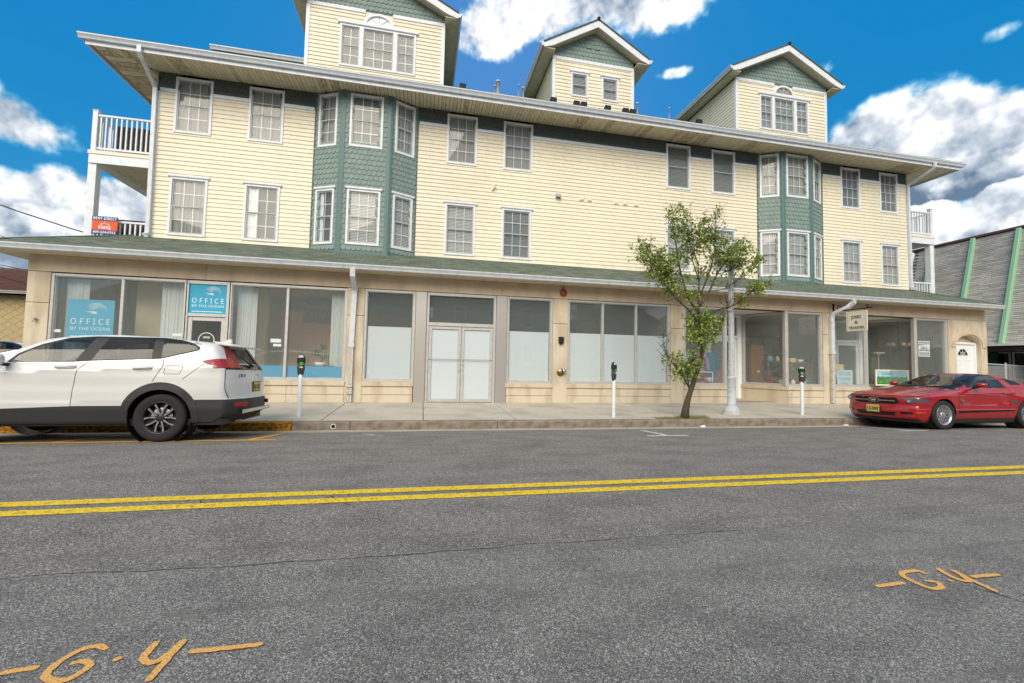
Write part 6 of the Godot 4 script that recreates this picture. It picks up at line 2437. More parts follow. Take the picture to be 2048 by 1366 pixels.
# the other side of the street, seen only in the glass and the car paint
func across() -> void:
	var s: SurfaceTool
	var A := thing("red_roofed_shop", "low shop with a steep red roof across the street, mirrored in the office windows", "building")
	s = st()
	box(s, Vector3(-12.0, 0.1, 4.6), Vector3(1.2, 2.4, 12.0))
	obj("wall", s, M.dark, A)
	s = st()
	hexa(s, [Vector3(-12.4, 2.35, 8.0), Vector3(1.6, 2.35, 8.0), Vector3(1.6, 2.35, 4.0), Vector3(-12.4, 2.35, 4.0), Vector3(-11.8, 4.5, 7.4), Vector3(1.0, 4.5, 7.4), Vector3(1.0, 4.5, 5.4), Vector3(-11.8, 4.5, 5.4)])
	obj("roof", s, M.red_roof, A)
	for i in 6:
		s = st()
		box(s, Vector3(-11.4 + i * 2.1, 0.7, 4.55), Vector3(-9.7 + i * 2.1, 2.1, 4.595))
		var w := obj("window", s, M.pane_dark, A)
		s = st()
		frame4(s, -0.88, 0.88, 0.68, 2.14, 0.07, -0.02, 0.06, Transform3D(Basis(Vector3.UP, PI), Vector3(-10.55 + i * 2.1, 0, 4.55)))
		obj("window_frame", s, M.red_roof, w)
	var H := thing("grey_house", "tall grey clapboard house with outside stairs across the street", "building")
	s = st()
	box(s, Vector3(1.0, 0.1, 12.0), Vector3(13.0, 7.4, 22.0))
	obj("wall", s, M.house_grey, H)
	for i in 46:
		s = st()
		box(s, Vector3(1.0, 0.2 + i * 0.155, 11.96), Vector3(13.0, 0.34 + i * 0.155, 11.999))
		obj("siding_board", s, M.house_grey, H)
	s = st()
	box(s, Vector3(0.6, 7.4, 11.5), Vector3(13.4, 7.7, 22.4))
	obj("roof", s, M.dark, H)
	for x in [2.6, 5.6, 8.6, 11.2]:
		for y in [1.4, 4.6]:
			s = st()
			frame4(s, x, x + 1.0, y, y + 1.7, 0.09, -0.02, 0.05, Transform3D(Basis(Vector3.UP, PI), Vector3(2 * x + 1.0, 0, 11.95)))
			var w := obj("window", s, M.trim, H)
			s = st()
			box(s, Vector3(x + 0.08, y + 0.08, 11.93), Vector3(x + 0.92, y + 1.62, 11.955))
			obj("pane", s, M.black, w)
	for i in 14:
		s = st()
		box(s, Vector3(3.0 + i * 0.30, 0.2 + i * 0.22, 10.6), Vector3(3.32 + i * 0.30, 0.25 + i * 0.22, 11.7))
		obj("step", s, M.house_tan, H)
	s = st()
	tube(s, [Vector3(3.0, 1.1, 10.6), Vector3(7.3, 4.2, 10.6)], 0.05, 6)
	obj("stair_rail", s, M.trim, H)
	s = st()
	tube(s, [Vector3(3.0, 0.2, 10.62), Vector3(7.3, 3.3, 10.62)], 0.09, 6)
	obj("stair_string", s, M.trim, H)
	for q in [[14.5, 22.0, 12.0, 5.4, 2.3, "tan gabled house across the street opposite the shop with the hanging sign"], [23.5, 34.0, 13.0, 5.0, 2.8, "wide tan gabled house across the street beyond the red car"], [-26.0, -15.0, 12.5, 5.2, 2.4, "gabled house across the street opposite the white car"], [36.0, 52.0, 14.0, 6.0, 3.2, "added broad gabled house, farthest along the street, cutting haze in the shop glass"], [-44.0, -28.0, 14.0, 5.5, 3.0, "added broad gabled house across the street, past the white car, cutting glass haze"]]:  # the two broad ones are added to keep sky haze off the glass
		var G := thing("gabled_house", q[5], "building")
		s = st()
		box(s, Vector3(q[0], 0.1, q[2]), Vector3(q[1], q[3], q[2] + 8))
		obj("wall", s, M.house_tan, G)
		s = st()
		prism(s, PackedVector2Array([Vector2(q[0] - 0.4, q[3]), Vector2(q[1] + 0.4, q[3]), Vector2((q[0] + q[1]) / 2, q[3] + q[4])]), q[2] - 0.4, q[2] + 8)
		obj("roof", s, M.brown_roof, G)
		for k in 2:
			var x: float = q[0] + 1.2 + k * (q[1] - q[0] - 3.4)
			s = st()
			frame4(s, x, x + 1.0, 1.4, 2.9, 0.09, -0.02, 0.05, Transform3D(Basis(Vector3.UP, PI), Vector3(2 * x + 1.0, 0, q[2] - 0.03)))
			var w := obj("window", s, M.trim, G)
			s = st()
			box(s, Vector3(x + 0.08, 1.48, q[2] - 0.05), Vector3(x + 0.92, 2.82, q[2] - 0.025))
			obj("pane", s, M.black, w)
	var K := thing("added_grey_block", "added grey flat-roofed block behind the red roofed shop, darkening the window reflections", "building")  # added block, keeps bright sky out of the window reflections
	s = st()
	box(s, Vector3(-14.0, 0.1, 14.0), Vector3(0.4, 7.6, 24.0))
	obj("wall", s, M.house_grey, K)
	s = st()
	box(s, Vector3(-14.3, 7.6, 13.7), Vector3(0.6, 7.9, 24.3))
	obj("roof", s, M.dark, K)


# ---------------------------------------------------------------- street furniture
func street_things() -> void:
	var s: SurfaceTool
	var labels := ["parking meter with a green label in front of the office window, nearest the white car", "parking meter in front of the white filmed triple window", "parking meter before the junk shop window, nearest the red car"]
	var spots := [Vector3(-2.56, 0.0, -10.09), Vector3(4.56, 0, -9.79), Vector3(10.20, 0, -10.03)]
	var proto: Node3D
	for i in 3:
		var at: Vector3 = spots[i]
		at.y = sy(at.z)
		var o: Node3D
		if i == 0:
			o = thing("parking_meter", labels[0], "parking meter", at, "parking meters along the kerb")
			s = st(true)
			lathe(s, [Vector2(0.046, 0.0), Vector2(0.043, 0.01), Vector2(0.042, 0.92), Vector2(0.0, 0.921)], 16)
			obj("post", s, M.post_white, o)
			s = st(true)
			var sq := Transform3D(Basis().scaled(Vector3(1, 1, 0.72)), Vector3.ZERO)
			lathe(s, [Vector2(0.0, 0.88), Vector2(0.05, 0.88), Vector2(0.062, 0.92), Vector2(0.078, 1.02), Vector2(0.083, 1.06), Vector2(0.07, 1.085), Vector2(0.068, 1.12), Vector2(0.082, 1.16)], 20, sq)
			obj("vault", s, M.meter, o)
			s = st(true)
			lathe(s, [Vector2(0.082, 1.16), Vector2(0.086, 1.20), Vector2(0.083, 1.25), Vector2(0.066, 1.30), Vector2(0.036, 1.33), Vector2(0.0, 1.338)], 20, sq)
			obj("meter_dome", s, M.dark, o)
			s = st(true)
			for a in 9:
				for b in 5:
					var p := []
					for q in [[a, b], [a + 1, b], [a + 1, b + 1], [a, b + 1]]:
						var u: float = deg_to_rad(-45.0 + q[0] * 10.0)
						var v: float = deg_to_rad(18.0 + q[1] * 9.0)
						p.append(Vector3(sin(u) * cos(v) * 0.087, 1.235 + sin(v) * 0.098, cos(u) * cos(v) * 0.066))
					quad(s, p[0], p[1], p[2], p[3])
			obj("meter_window", s, M.sash, o)
			proto = o
		else:
			o = proto.duplicate()
			o.name = numbered("parking_meter")
			o.position = at
			add_child(o, true)
			tag(o, labels[i])
		if i < 2:
			s = st()
			var tx := Transform3D(Basis(Vector3.UP, 0.25 if i == 0 else 1.0), Vector3.ZERO)
			box(s, Vector3(-0.032, 1.105, 0.040), Vector3(0.036, 1.17, 0.064), tx)
			obj("label", s, M.green_label, o)
			s = st()
			box(s, Vector3(-0.032, 1.045, 0.05), Vector3(0.032, 1.062, 0.063), tx)
			box(s, Vector3(-0.012, 1.073, 0.045), Vector3(0.012, 1.085, 0.060), tx)
			obj("sticker", s, M.white, o)
		o.rotation.y = [0.1, 0.5, -0.9][i]

	var lamp := thing("street_lamp", "pale grey street lamp post with a fluted base right of the young tree", "street lamp", Vector3(8.06, sy(-10.1), -10.1))
	s = st(true)
	lathe(s, [Vector2(0.235, 0.0), Vector2(0.235, 0.05), Vector2(0.20, 0.06)], 24)
	obj("footing", s, M.concrete, lamp)
	s = st(true)
	lathe(s, [Vector2(0.20, 0.055), Vector2(0.205, 0.12), Vector2(0.195, 0.15), Vector2(0.165, 0.18), Vector2(0.135, 0.23), Vector2(0.115, 0.255), Vector2(0.12, 0.275), Vector2(0.12, 0.30), Vector2(0.108, 0.31), Vector2(0.103, 0.95), Vector2(0.112, 0.965), Vector2(0.112, 1.0), Vector2(0.09, 1.01), Vector2(0.092, 1.03)], 28)
	obj("base", s, M.lamp_grey, lamp)
	s = st(true)
	lathe(s, [Vector2(0.086, 1.03), Vector2(0.078, 1.6), Vector2(0.062, 3.9), Vector2(0.06, 4.0)], 24)
	obj("pole", s, M.lamp_grey, lamp)
	s = st(true)
	lathe(s, [Vector2(0.06, 3.98), Vector2(0.10, 4.0), Vector2(0.10, 4.05), Vector2(0.06, 4.07), Vector2(0.05, 4.12)], 20)
	obj("collar", s, M.lamp_grey, lamp)
	s = st(true)
	lathe(s, [Vector2(0.10, 4.10), Vector2(0.36, 4.12), Vector2(0.37, 4.14), Vector2(0.20, 4.20), Vector2(0.17, 4.26), Vector2(0.17, 4.48), Vector2(0.12, 4.58), Vector2(0.04, 4.62), Vector2(0.03, 4.68), Vector2(0, 4.70)], 24)
	obj("lamp_shade", s, M.lamp_grey, lamp)

	# tree pit
	s = st()
	quad(s, Vector3(5.4, sy(-9.6) - 0.03, -9.537), Vector3(7.2, sy(-9.6) - 0.03, -9.537), Vector3(7.2, sy(-9.6) - 0.03, -9.87), Vector3(5.4, sy(-9.6) - 0.03, -9.87))
	struct("tree_pit_ground", s, M.soil)
	var blades := st()
	for i in 1500:
		var x := rng.randf_range(5.58, 7.02)
		var dense := 0.35 + 0.65 * smoothstep(5.9, 6.5, x)
		if rng.randf() > dense:
			continue
		var z := rng.randf_range(-9.84, -9.545)
		var h := rng.randf_range(0.025, 0.10) * (0.6 + 0.6 * dense)
		var a := rng.randf() * TAU
		var u := Vector3(cos(a), 0, sin(a)) * 0.006
		var l := Vector3(rng.randf_range(-0.04, 0.04), h, rng.randf_range(-0.04, 0.04))
		var p := Vector3(x, sy(z) - 0.03, z)
		var c := Color(0.10, 0.17, 0.035).lerp(Color(0.42, 0.30, 0.10), clampf(rng.randf() * 0.9 + (0.35 if x > 6.6 else 0.0), 0, 1))
		blades.set_color(c)
		tri(blades, p - u, p + u, p + l)
	var gm := obj("grass", blades, M.leaf)
	tag(gm, "dry and green grass tufts in the tree pit", "grass", "", "stuff")

	# litter by the kerb
	s = st()
	hexa(s, [Vector3(6.48, -0.035, -9.16), Vector3(6.60, -0.03, -9.15), Vector3(6.61, -0.035, -9.22), Vector3(6.5, -0.03, -9.24), Vector3(6.49, 0.0, -9.17), Vector3(6.58, 0.02, -9.165), Vector3(6.59, 0.01, -9.21), Vector3(6.51, 0.0, -9.22)])
	tag(obj("paper_scrap", s, M.white), "crumpled white paper scrap in the gutter below the tree", "litter")
	s = st()
	hexa(s, [Vector3(10.62, -0.035, -9.2), Vector3(10.78, -0.03, -9.2), Vector3(10.79, -0.035, -9.28), Vector3(10.64, -0.03, -9.29), Vector3(10.63, -0.01, -9.21), Vector3(10.76, -0.005, -9.21), Vector3(10.77, -0.01, -9.26), Vector3(10.65, -0.02, -9.27)])
	tag(obj("paper_scrap", s, M.white), "flat white paper scrap in the gutter just before the red car", "litter")


func tree() -> void:
	var T := thing("young_tree", "young street tree with a bent trunk and sparse spring leaves beside the lamp post", "tree")
	var zt := -9.66
	var y0 := sy(zt) - 0.02
	var limbs := [[[6.38, 0.13], [6.42, 0.47], [6.52, 0.81], [6.67, 1.19], [6.83, 1.63], [6.84, 1.94], [6.82, 2.44], [6.79, 2.88], [6.82, 3.45], [6.79, 3.96]],
		[[6.52, 0.84], [6.37, 1.06], [6.12, 1.36], [5.82, 1.72], [5.75, 2.09]],
		[[6.82, 2.31], [6.58, 2.68], [6.09, 3.03], [5.75, 3.33], [5.48, 3.75], [5.21, 4.22]],
		[[6.8, 2.75], [6.55, 3.06], [6.4, 3.55], [6.31, 4.05], [6.26, 4.56], [6.16, 5.19]],
		[[6.82, 3.2], [6.96, 3.72], [7.05, 4.36], [6.97, 5.13]],
		[[6.82, 2.94], [7.15, 3.34], [7.44, 3.81], [7.8, 4.22], [8.25, 4.58]],
		[[6.84, 2.57], [7.21, 2.81], [7.65, 2.96], [8.09, 3.27], [8.62, 3.62]],
		[[7.44, 3.81], [7.95, 3.97], [8.47, 4.2]],
		[[6.79, 3.58], [6.58, 4.07], [6.44, 4.7], [6.37, 5.08]],
		[[6.4, 3.55], [6.02, 3.66], [5.68, 3.88], [5.41, 4.05]],
		[[6.84, 1.81], [7.14, 2.2], [7.36, 2.72], [7.32, 2.97]],
		[[6.79, 3.96], [6.72, 4.47], [7.15, 4.89]], [[6.52, 0.84], [6.40, 1.2], [6.45, 1.6]], [[7.15, 3.34], [7.5, 3.4], [7.9, 3.7]], [[6.09, 3.03], [5.9, 3.4], [6.0, 3.8]]]
	var r0 := [0.080, 0.022, 0.030, 0.030, 0.024, 0.030, 0.026, 0.014, 0.016, 0.015, 0.018, 0.012, 0.018, 0.012, 0.012]
	var depth := [0.0, 0.10, 0.35, -0.25, 0.4, -0.35, 0.25, -0.45, 0.1, -0.15, 0.35, -0.2, 0.2, 0.4, -0.5]
	var ends := []
	var all := []
	for i in limbs.size():
		var pts := []
		var rr := []
		var src: Array = limbs[i]
		var c := Curve3D.new()
		for k in src.size():
			var f := float(k) / (src.size() - 1)
			var zz: float = zt + (depth[i] * f if i else 0.05 * sin(f * 5.0))
			if i == 7 or i == 9 or i == 13 or i == 14:
				zz = zt + [0, 0, 0, 0, 0, 0, 0, -0.22, 0, -0.12, 0, 0, 0, -0.1, 0.12][i] + depth[i] * f * 0.6
			c.add_point(Vector3(src[k][0], src[k][1], zz))
		for k in c.point_count:
			if k > 0 and k < c.point_count - 1:
				var tg := (c.get_point_position(k + 1) - c.get_point_position(k - 1)) / 6.0
				c.set_point_in(k, -tg)
				c.set_point_out(k, tg)
		var n := 18
		for k in n + 1:
			var f := float(k) / n
			var p := c.sample_baked(c.get_baked_length() * f, true)
			if i == 0 and k == 0:
				p.y = y0
			pts.append(p)
			var taper: float = lerpf(1.0, 0.28, f)
			if i == 0:
				taper = lerpf(1.0, 0.62, minf(f / 0.3, 1.0)) if f < 0.4 else lerpf(0.62, 0.10, (f - 0.4) / 0.6)
				if k == 0:
					taper = 1.35
				elif k == 1:
					taper = 1.08
			rr.append(r0[i] * taper)
		var s := st(true)
		tube(s, pts, rr, 10 if i == 0 else 7)
		obj("trunk" if i == 0 else "limb", s, M.bark, T)
		all.append(pts)
	# twigs
	var tw := st(true)
	var tips := []
	for i in all.size():
		var pts: Array = all[i]
		for k in range(6 if i else 9, pts.size()):
			for j in (3 if i else 2):
				var p: Vector3 = pts[k]
				var d: Vector3 = (pts[mini(k + 1, pts.size() - 1)] - pts[k - 1]).normalized()
				var q := (d + Vector3(rng.randfn(), rng.randfn() + 0.5, rng.randfn()) * 0.75).normalized()
				var l := rng.randf_range(0.14, 0.42)
				var m := p + q * l * 0.5 + Vector3(rng.randfn(), rng.randfn(), rng.randfn()) * 0.02
				var e := p + q * l + Vector3(0, 0.05, 0)
				tube(tw, [p, m, e], [0.006, 0.0045, 0.002], 4, false)
				tips.append(m)
				tips.append(e)
				var e2 := m + (q + Vector3(rng.randfn(), rng.randfn(), rng.randfn()) * 0.8).normalized() * l * 0.5
				tube(tw, [m, e2], [0.004, 0.002], 4, false)
				tips.append(e2)
	obj("twigs", tw, M.bark, T).set_meta("kind", "stuff")
	# leaves in clusters
	var cl := [[6.16, 5.25, 0.19], [6.3, 4.88, 0.26], [5.27, 4.29, 0.23], [5.55, 4.0, 0.29], [5.89, 3.71, 0.33], [6.09, 3.41, 0.26], [6.44, 3.18, 0.21], [6.94, 5.13, 0.14], [7.08, 4.75, 0.26], [7.37, 4.65, 0.21], [6.72, 4.34, 0.20], [7.51, 4.33, 0.27], [7.95, 4.43, 0.26], [8.25, 4.58, 0.16], [8.47, 4.2, 0.16], [8.1, 4.05, 0.20], [8.24, 3.4, 0.19], [8.5, 3.55, 0.16], [8.09, 3.14, 0.13], [6.72, 2.56, 0.27], [6.86, 2.32, 0.31], [6.79, 2.06, 0.27], [6.93, 2.5, 0.22], [6.23, 1.55, 0.20], [6.44, 1.37, 0.24], [6.3, 1.24, 0.20], [6.72, 1.37, 0.13], [5.82, 4.02, 0.23], [7.08, 3.85, 0.16], [6.51, 4.71, 0.19], [6.3, 4.2, 0.18], [7.3, 4.1, 0.16]]
	var lm := st()
	# a leaf: two folded halves with a drawn-out tip
	var tipv := Vector3(0, 0.0, 0.07)
	for sg: float in [-1.0, 1.0]:
		var a := Vector3(0, 0, 0)
		var b := Vector3(sg * 0.026, 0.008, 0.024)
		var c2 := Vector3(sg * 0.021, 0.007, 0.046)
		var mid := Vector3(0, -0.002, 0.03)
		if sg > 0:
			tri(lm, a, mid, b)
			tri(lm, mid, c2, b)
			tri(lm, mid, tipv, c2)
		else:
			tri(lm, a, b, mid)
			tri(lm, mid, b, c2)
			tri(lm, mid, c2, tipv)
	lm.generate_normals()
	var xs := []
	for c in cl:
		var n := int(5600.0 * pow(c[2], 2.0))
		var dense: bool = c[1] < 2.8 and c[1] > 1.9
		if dense:
			n = int(n * 1.25)
		var zc := zt + (rng.randf_range(-0.3, 0.3) if not dense else 0.05)
		# little sprays round the cluster centre
		var sprays := maxi(4, n / 9)
		for k in sprays:
			var o := Vector3(rng.randfn(), rng.randfn(), rng.randfn()).normalized() * pow(rng.randf(), 0.55) * float(c[2]) * 1.4
			o.z *= 1.2
			var p := Vector3(c[0], c[1], zc) + o
			for j in rng.randi_range(5, 11):
				var q := p + Vector3(rng.randfn(), rng.randfn(), rng.randfn()) * 0.035
				xs.append(q)
	for e in tips:
		if rng.randf() < 0.5:
			var near := false
			for c in cl:
				if Vector2(e.x - c[0], e.y - c[1]).length() < c[2] + 0.18:
					near = true
			if near:
				for j in 4:
					xs.append(e + Vector3(rng.randfn(), rng.randfn(), rng.randfn()) * 0.03)
	var mm := MultiMesh.new()
	mm.transform_format = MultiMesh.TRANSFORM_3D
	mm.use_colors = true
	mm.mesh = lm.commit()
	mm.instance_count = xs.size()
	for i in xs.size():
		var b := Basis(Vector3.UP, rng.randf() * TAU) * Basis(Vector3.RIGHT, rng.randf_range(-0.4, 1.3)) * Basis(Vector3.BACK, rng.randf_range(-0.7, 0.7))
		mm.set_instance_transform(i, Transform3D(b.scaled(Vector3.ONE * rng.randf_range(0.6, 1.15)), xs[i]))
		var v := rng.randf()
		var c := Color(0.19, 0.27, 0.045).lerp(Color(0.46, 0.52, 0.11), v * v)
		if rng.randf() < 0.06:
			c = Color(0.34, 0.26, 0.07)
		mm.set_instance_color(i, c)
	var mo := MultiMeshInstance3D.new()
	mo.name = "crown"
	mo.multimesh = mm
	mo.material_override = M.leaf
	mo.set_meta("kind", "stuff")
	T.add_child(mo, true)


# ---------------------------------------------------------------- cars
# table of heights or widths over a range, linear between the points and then rounded
func table(pts: Array, lo: float, hi: float, soften := 0.03) -> Dictionary:
	var step := 0.01
	var n := int((hi - lo) / step) + 1
	var v := PackedFloat32Array()
	v.resize(n)
	for i in n:
		var x := lo + i * step
		var y: float = pts[0][1]
		if x >= pts[-1][0]:
			y = pts[-1][1]
		else:
			for k in pts.size() - 1:
				if x >= pts[k][0] and x < pts[k + 1][0]:
					var f: float = (x - pts[k][0]) / (pts[k + 1][0] - pts[k][0])
					y = lerpf(pts[k][1], pts[k + 1][1], f)
		v[i] = y
	for pass_ in int(soften * 100):
		var w := v.duplicate()
		for i in range(1, n - 1):
			w[i] = (v[i - 1] + v[i] * 2.0 + v[i + 1]) * 0.25
		v = w
	for pass_ in int(soften * 100) * 2:
		var w := v.duplicate()
		for i in range(1, n - 1):
			w[i] = (v[i - 1] + v[i] * 2.0 + v[i + 1]) * 0.25
		v = w
	return {"v": v, "lo": lo, "n": n}


func at(t: Dictionary, x: float) -> float:
	var f: float = (x - t.lo) * 100.0
	var i := clampi(int(f), 0, t.n - 2)
	return lerpf(t.v[i], t.v[i + 1], clampf(f - i, 0.0, 1.0))


func smax(a: float, b: float, k: float) -> float:
	var h := maxf(k - absf(a - b), 0.0) / k
	return maxf(a, b) + h * h * k * 0.25


var CT := {}


func car_field(x: float, y: float, z: float) -> float:
	var c := CT
	var az := absf(z)
	var w := at(c.W, y) * at(c.P, x)
	for f: Array in c.flare:
		var dx: float = (x - f[0]) / f[2]
		var dy: float = (y - f[1]) / f[3]
		var q := dx * dx + dy * dy
		if q < 6.0:
			w += f[4] * exp(-q)
	for f: Array in c.crease:
		var q: float = y - f[0] - f[1] * x
		if x > f[3] - 0.2 and x < f[4] + 0.2 and absf(q) < 0.4:
			w += f[2] * exp(-absf(q) * f[5]) * smoothstep(f[3] - 0.2, f[3] + 0.2, x) * (1.0 - smoothstep(f[4] - 0.2, f[4] + 0.2, x))
	var d := az - w
	var hx := at(c.H, x)
	var sl: float = (at(c.H, x + 0.03) - at(c.H, x - 0.03)) / 0.06
	var top: float = y - hx + c.crown * az * az
	for r: Array in c.ridge:
		var dz: float = (az - r[0]) / r[1]
		var dx: float = (x - r[2]) / r[3]
		var q := dz * dz + dx * dx * dx * dx
		if q < 6.0:
			top -= r[4] * exp(-q)
	d = smax(d, top / sqrt(1.0 + sl * sl), c.k)
	var nz: float = az / 0.9
	d = smax(d, (x - at(c.R, y) + c.rc * nz * nz * nz) * 0.94, c.k * 0.8)
	d = smax(d, (at(c.N, y) + c.nc * nz * nz * nz - x) * 0.94, c.k * 0.8)
	return smax(d, c.bottom - y, 0.03)


func car_grad(p: Vector3) -> Vector3:
	var e := 0.004
	return Vector3(car_field(p.x + e, p.y, p.z) - car_field(p.x - e, p.y, p.z), car_field(p.x, p.y + e, p.z) - car_field(p.x, p.y - e, p.z), car_field(p.x, p.y, p.z + e) - car_field(p.x, p.y, p.z - e)) / (2 * e)


# surface nets over the half car z >= 0, mirrored
func car_skin(lo: Vector3, hi: Vector3, cell: float) -> Dictionary:
	lo.z = -cell * 0.5
	var nx := int((hi.x - lo.x) / cell) + 1
	var ny := int((hi.y - lo.y) / cell) + 1
	var nz := int((hi.z - lo.z) / cell) + 1
	var f := PackedFloat32Array()
	f.resize(nx * ny * nz)
	for i in nx:
		for j in ny:
			for k in nz:
				f[(i * ny + j) * nz + k] = car_field(lo.x + i * cell, lo.y + j * cell, lo.z + k * cell)
	var id := PackedInt32Array()
	id.resize(nx * ny * nz)
	id.fill(-1)
	var V := PackedVector3Array()
	var N := PackedVector3Array()
	for i in nx - 1:
		for j in ny - 1:
			for k in nz - 1:
				var neg := 0
				for c in 8:
					if f[((i + (c & 1)) * ny + j + ((c >> 1) & 1)) * nz + k + ((c >> 2) & 1)] < 0.0:
						neg += 1
				if neg == 0 or neg == 8:
					continue
				var sum := Vector3.ZERO
				var cnt := 0
				for e in EDGES:
					var a: int = e[0]
					var b: int = e[1]
					var fa := f[((i + (a & 1)) * ny + j + ((a >> 1) & 1)) * nz + k + ((a >> 2) & 1)]
					var fb := f[((i + (b & 1)) * ny + j + ((b >> 1) & 1)) * nz + k + ((b >> 2) & 1)]
					if (fa < 0.0) != (fb < 0.0):
						var t := fa / (fa - fb)
						sum += Vector3(a & 1, (a >> 1) & 1, (a >> 2) & 1).lerp(Vector3(b & 1, (b >> 1) & 1, (b >> 2) & 1), t)
						cnt += 1
				var p := lo + (Vector3(i, j, k) + sum / cnt) * cell
				for it in 2:
					var gr := car_grad(p)
					p -= gr * (car_field(p.x, p.y, p.z) / maxf(gr.length_squared(), 0.1))
				if k == 0:
					p.z = 0.0
				id[(i * ny + j) * nz + k] = V.size()
				V.append(p)
				var nn := car_grad(p)
				if k == 0:
					nn.z = 0.0
				N.append(nn.normalized())
	var P := PackedVector3Array()
	var Q := PackedVector3Array()
	for i in range(1, nx - 1):
		for j in range(1, ny - 1):
			for k in range(0, nz - 1):
				var o := f[(i * ny + j) * nz + k] < 0.0
				for ax in 3:
					var i2 := i + (1 if ax == 0 else 0)
					var j2 := j + (1 if ax == 1 else 0)
					var k2 := k + (1 if ax == 2 else 0)
					if o == (f[(i2 * ny + j2) * nz + k2] < 0.0):
						continue
					var v: Array
					if ax == 0:
						v = [id[(i * ny + j - 1) * nz + k - 1] if k > 0 else -1, id[(i * ny + j) * nz + k - 1] if k > 0 else -1, id[(i * ny + j) * nz + k], id[(i * ny + j - 1) * nz + k]]
					elif ax == 1:
						v = [id[((i - 1) * ny + j) * nz + k - 1] if k > 0 else -1, id[((i - 1) * ny + j) * nz + k], id[(i * ny + j) * nz + k], id[(i * ny + j) * nz + k - 1] if k > 0 else -1]
					else:
						v = [id[((i - 1) * ny + j - 1) * nz + k], id[(i * ny + j - 1) * nz + k], id[(i * ny + j) * nz + k], id[((i - 1) * ny + j) * nz + k]]
					if v.min() < 0:
						continue
					for t in [[0, 1, 2], [0, 2, 3]]:
						var a: int = v[t[0]]
						var b: int = v[t[1]]
						var c: int = v[t[2]]
						var nn := (V[b] - V[a]).cross(V[c] - V[a])
						if nn.dot(N[a] + N[b] + N[c]) < 0.0:
							var sw := b
							b = c
							c = sw
						P.append_array([V[a], V[b], V[c]])
						Q.append_array([N[a], N[b], N[c]])
	var n := P.size()
	var m := Vector3(1, 1, -1)
	for i in range(0, n, 3):
		P.append_array([P[i] * m, P[i + 2] * m, P[i + 1] * m])
		Q.append_array([Q[i] * m, Q[i + 2] * m, Q[i + 1] * m])
	return {"p": P, "n": Q}


const EDGES := [[0, 1], [2, 3], [4, 5], [6, 7], [0, 2], [1, 3], [4, 6], [5, 7], [0, 4], [1, 5], [2, 6], [3, 7]]


# splits a skin by a polygon seen along one axis: returns what lies inside, leaves the rest in `src`
func carve(src: Dictionary, poly: PackedVector2Array, axis: int, sgn: float) -> Dictionary:
	var P: PackedVector3Array = src.p
	var Q: PackedVector3Array = src.n
	var ip := PackedVector3Array()
	var iq := PackedVector3Array()
	var op := PackedVector3Array()
	var oq := PackedVector3Array()
	var bb := Rect2(poly[0], Vector2.ZERO)
	for q in poly:
		bb = bb.expand(q)
	for i in range(0, P.size(), 3):
		var a := P[i]
		var b := P[i + 1]
		var c := P[i + 2]
		var nn := Q[i] + Q[i + 1] + Q[i + 2]
		var ok := true
		var t := PackedVector2Array()
		if axis == 2:
			ok = nn.z * sgn > 0.2
			t = PackedVector2Array([Vector2(a.x, a.y), Vector2(b.x, b.y), Vector2(c.x, c.y)])
		elif axis == 0:
			ok = nn.x * sgn > 0.3
			t = PackedVector2Array([Vector2(a.z, a.y), Vector2(b.z, b.y), Vector2(c.z, c.y)])
		else:
			ok = nn.y * sgn > 0.6
			t = PackedVector2Array([Vector2(a.x, a.z), Vector2(b.x, b.z), Vector2(c.x, c.z)])
		if ok:
			var r := Rect2(t[0], Vector2.ZERO).expand(t[1]).expand(t[2])
			ok = bb.intersects(r, true)
		if not ok:
			op.append_array([a, b, c])
			oq.append_array([Q[i], Q[i + 1], Q[i + 2]])
			continue
		var inside := Geometry2D.intersect_polygons(t, poly)
		if inside.is_empty():
			op.append_array([a, b, c])
			oq.append_array([Q[i], Q[i + 1], Q[i + 2]])
			continue
		var outside := Geometry2D.clip_polygons(t, poly)
		var d := (t[1] - t[0]).cross(t[2] - t[0])
		if absf(d) < 1e-9:
			continue
		for part in [[inside, ip, iq], [outside, op, oq]]:
			for pg: PackedVector2Array in part[0]:
				var idx := Geometry2D.triangulate_polygon(pg)
				for k in range(0, idx.size(), 3):
					var tp := []
					var tn := []
					for j in 3:
						var u := pg[idx[k + j]]
						var wb := (u - t[0]).cross(t[2] - t[0]) / d
						var wc := (t[1] - t[0]).cross(u - t[0]) / d
						var wa := 1.0 - wb - wc
						tp.append(a * wa + b * wb + c * wc)
						tn.append((Q[i] * wa + Q[i + 1] * wb + Q[i + 2] * wc).normalized())
					if (tp[1] - tp[0]).cross(tp[2] - tp[0]).dot(nn) < 0.0:
						tp = [tp[0], tp[2], tp[1]]
						tn = [tn[0], tn[2], tn[1]]
					part[1].append_array(PackedVector3Array(tp))
					part[2].append_array(PackedVector3Array(tn))
	src.p = op
	src.n = oq
	return {"p": ip, "n": iq}


func skin(called: String, d: Dictionary, m: Material, parent: Node, push := 0.0) -> MeshInstance3D:
	var P: PackedVector3Array = d.p
	var Q: PackedVector3Array = d.n
	if P.is_empty():
		return null
	var v := PackedVector3Array()
	var n := PackedVector3Array()
	for i in range(0, P.size(), 3):
		for k in [0, 2, 1]:
			v.append(P[i + k] + Q[i + k] * push)
			n.append(Q[i + k])
	var arr := []
	arr.resize(Mesh.ARRAY_MAX)
	arr[Mesh.ARRAY_VERTEX] = v
	arr[Mesh.ARRAY_NORMAL] = n
	var mesh := ArrayMesh.new()
	mesh.add_surface_from_arrays(Mesh.PRIMITIVE_TRIANGLES, arr)
	return put(called, mesh, m, parent)


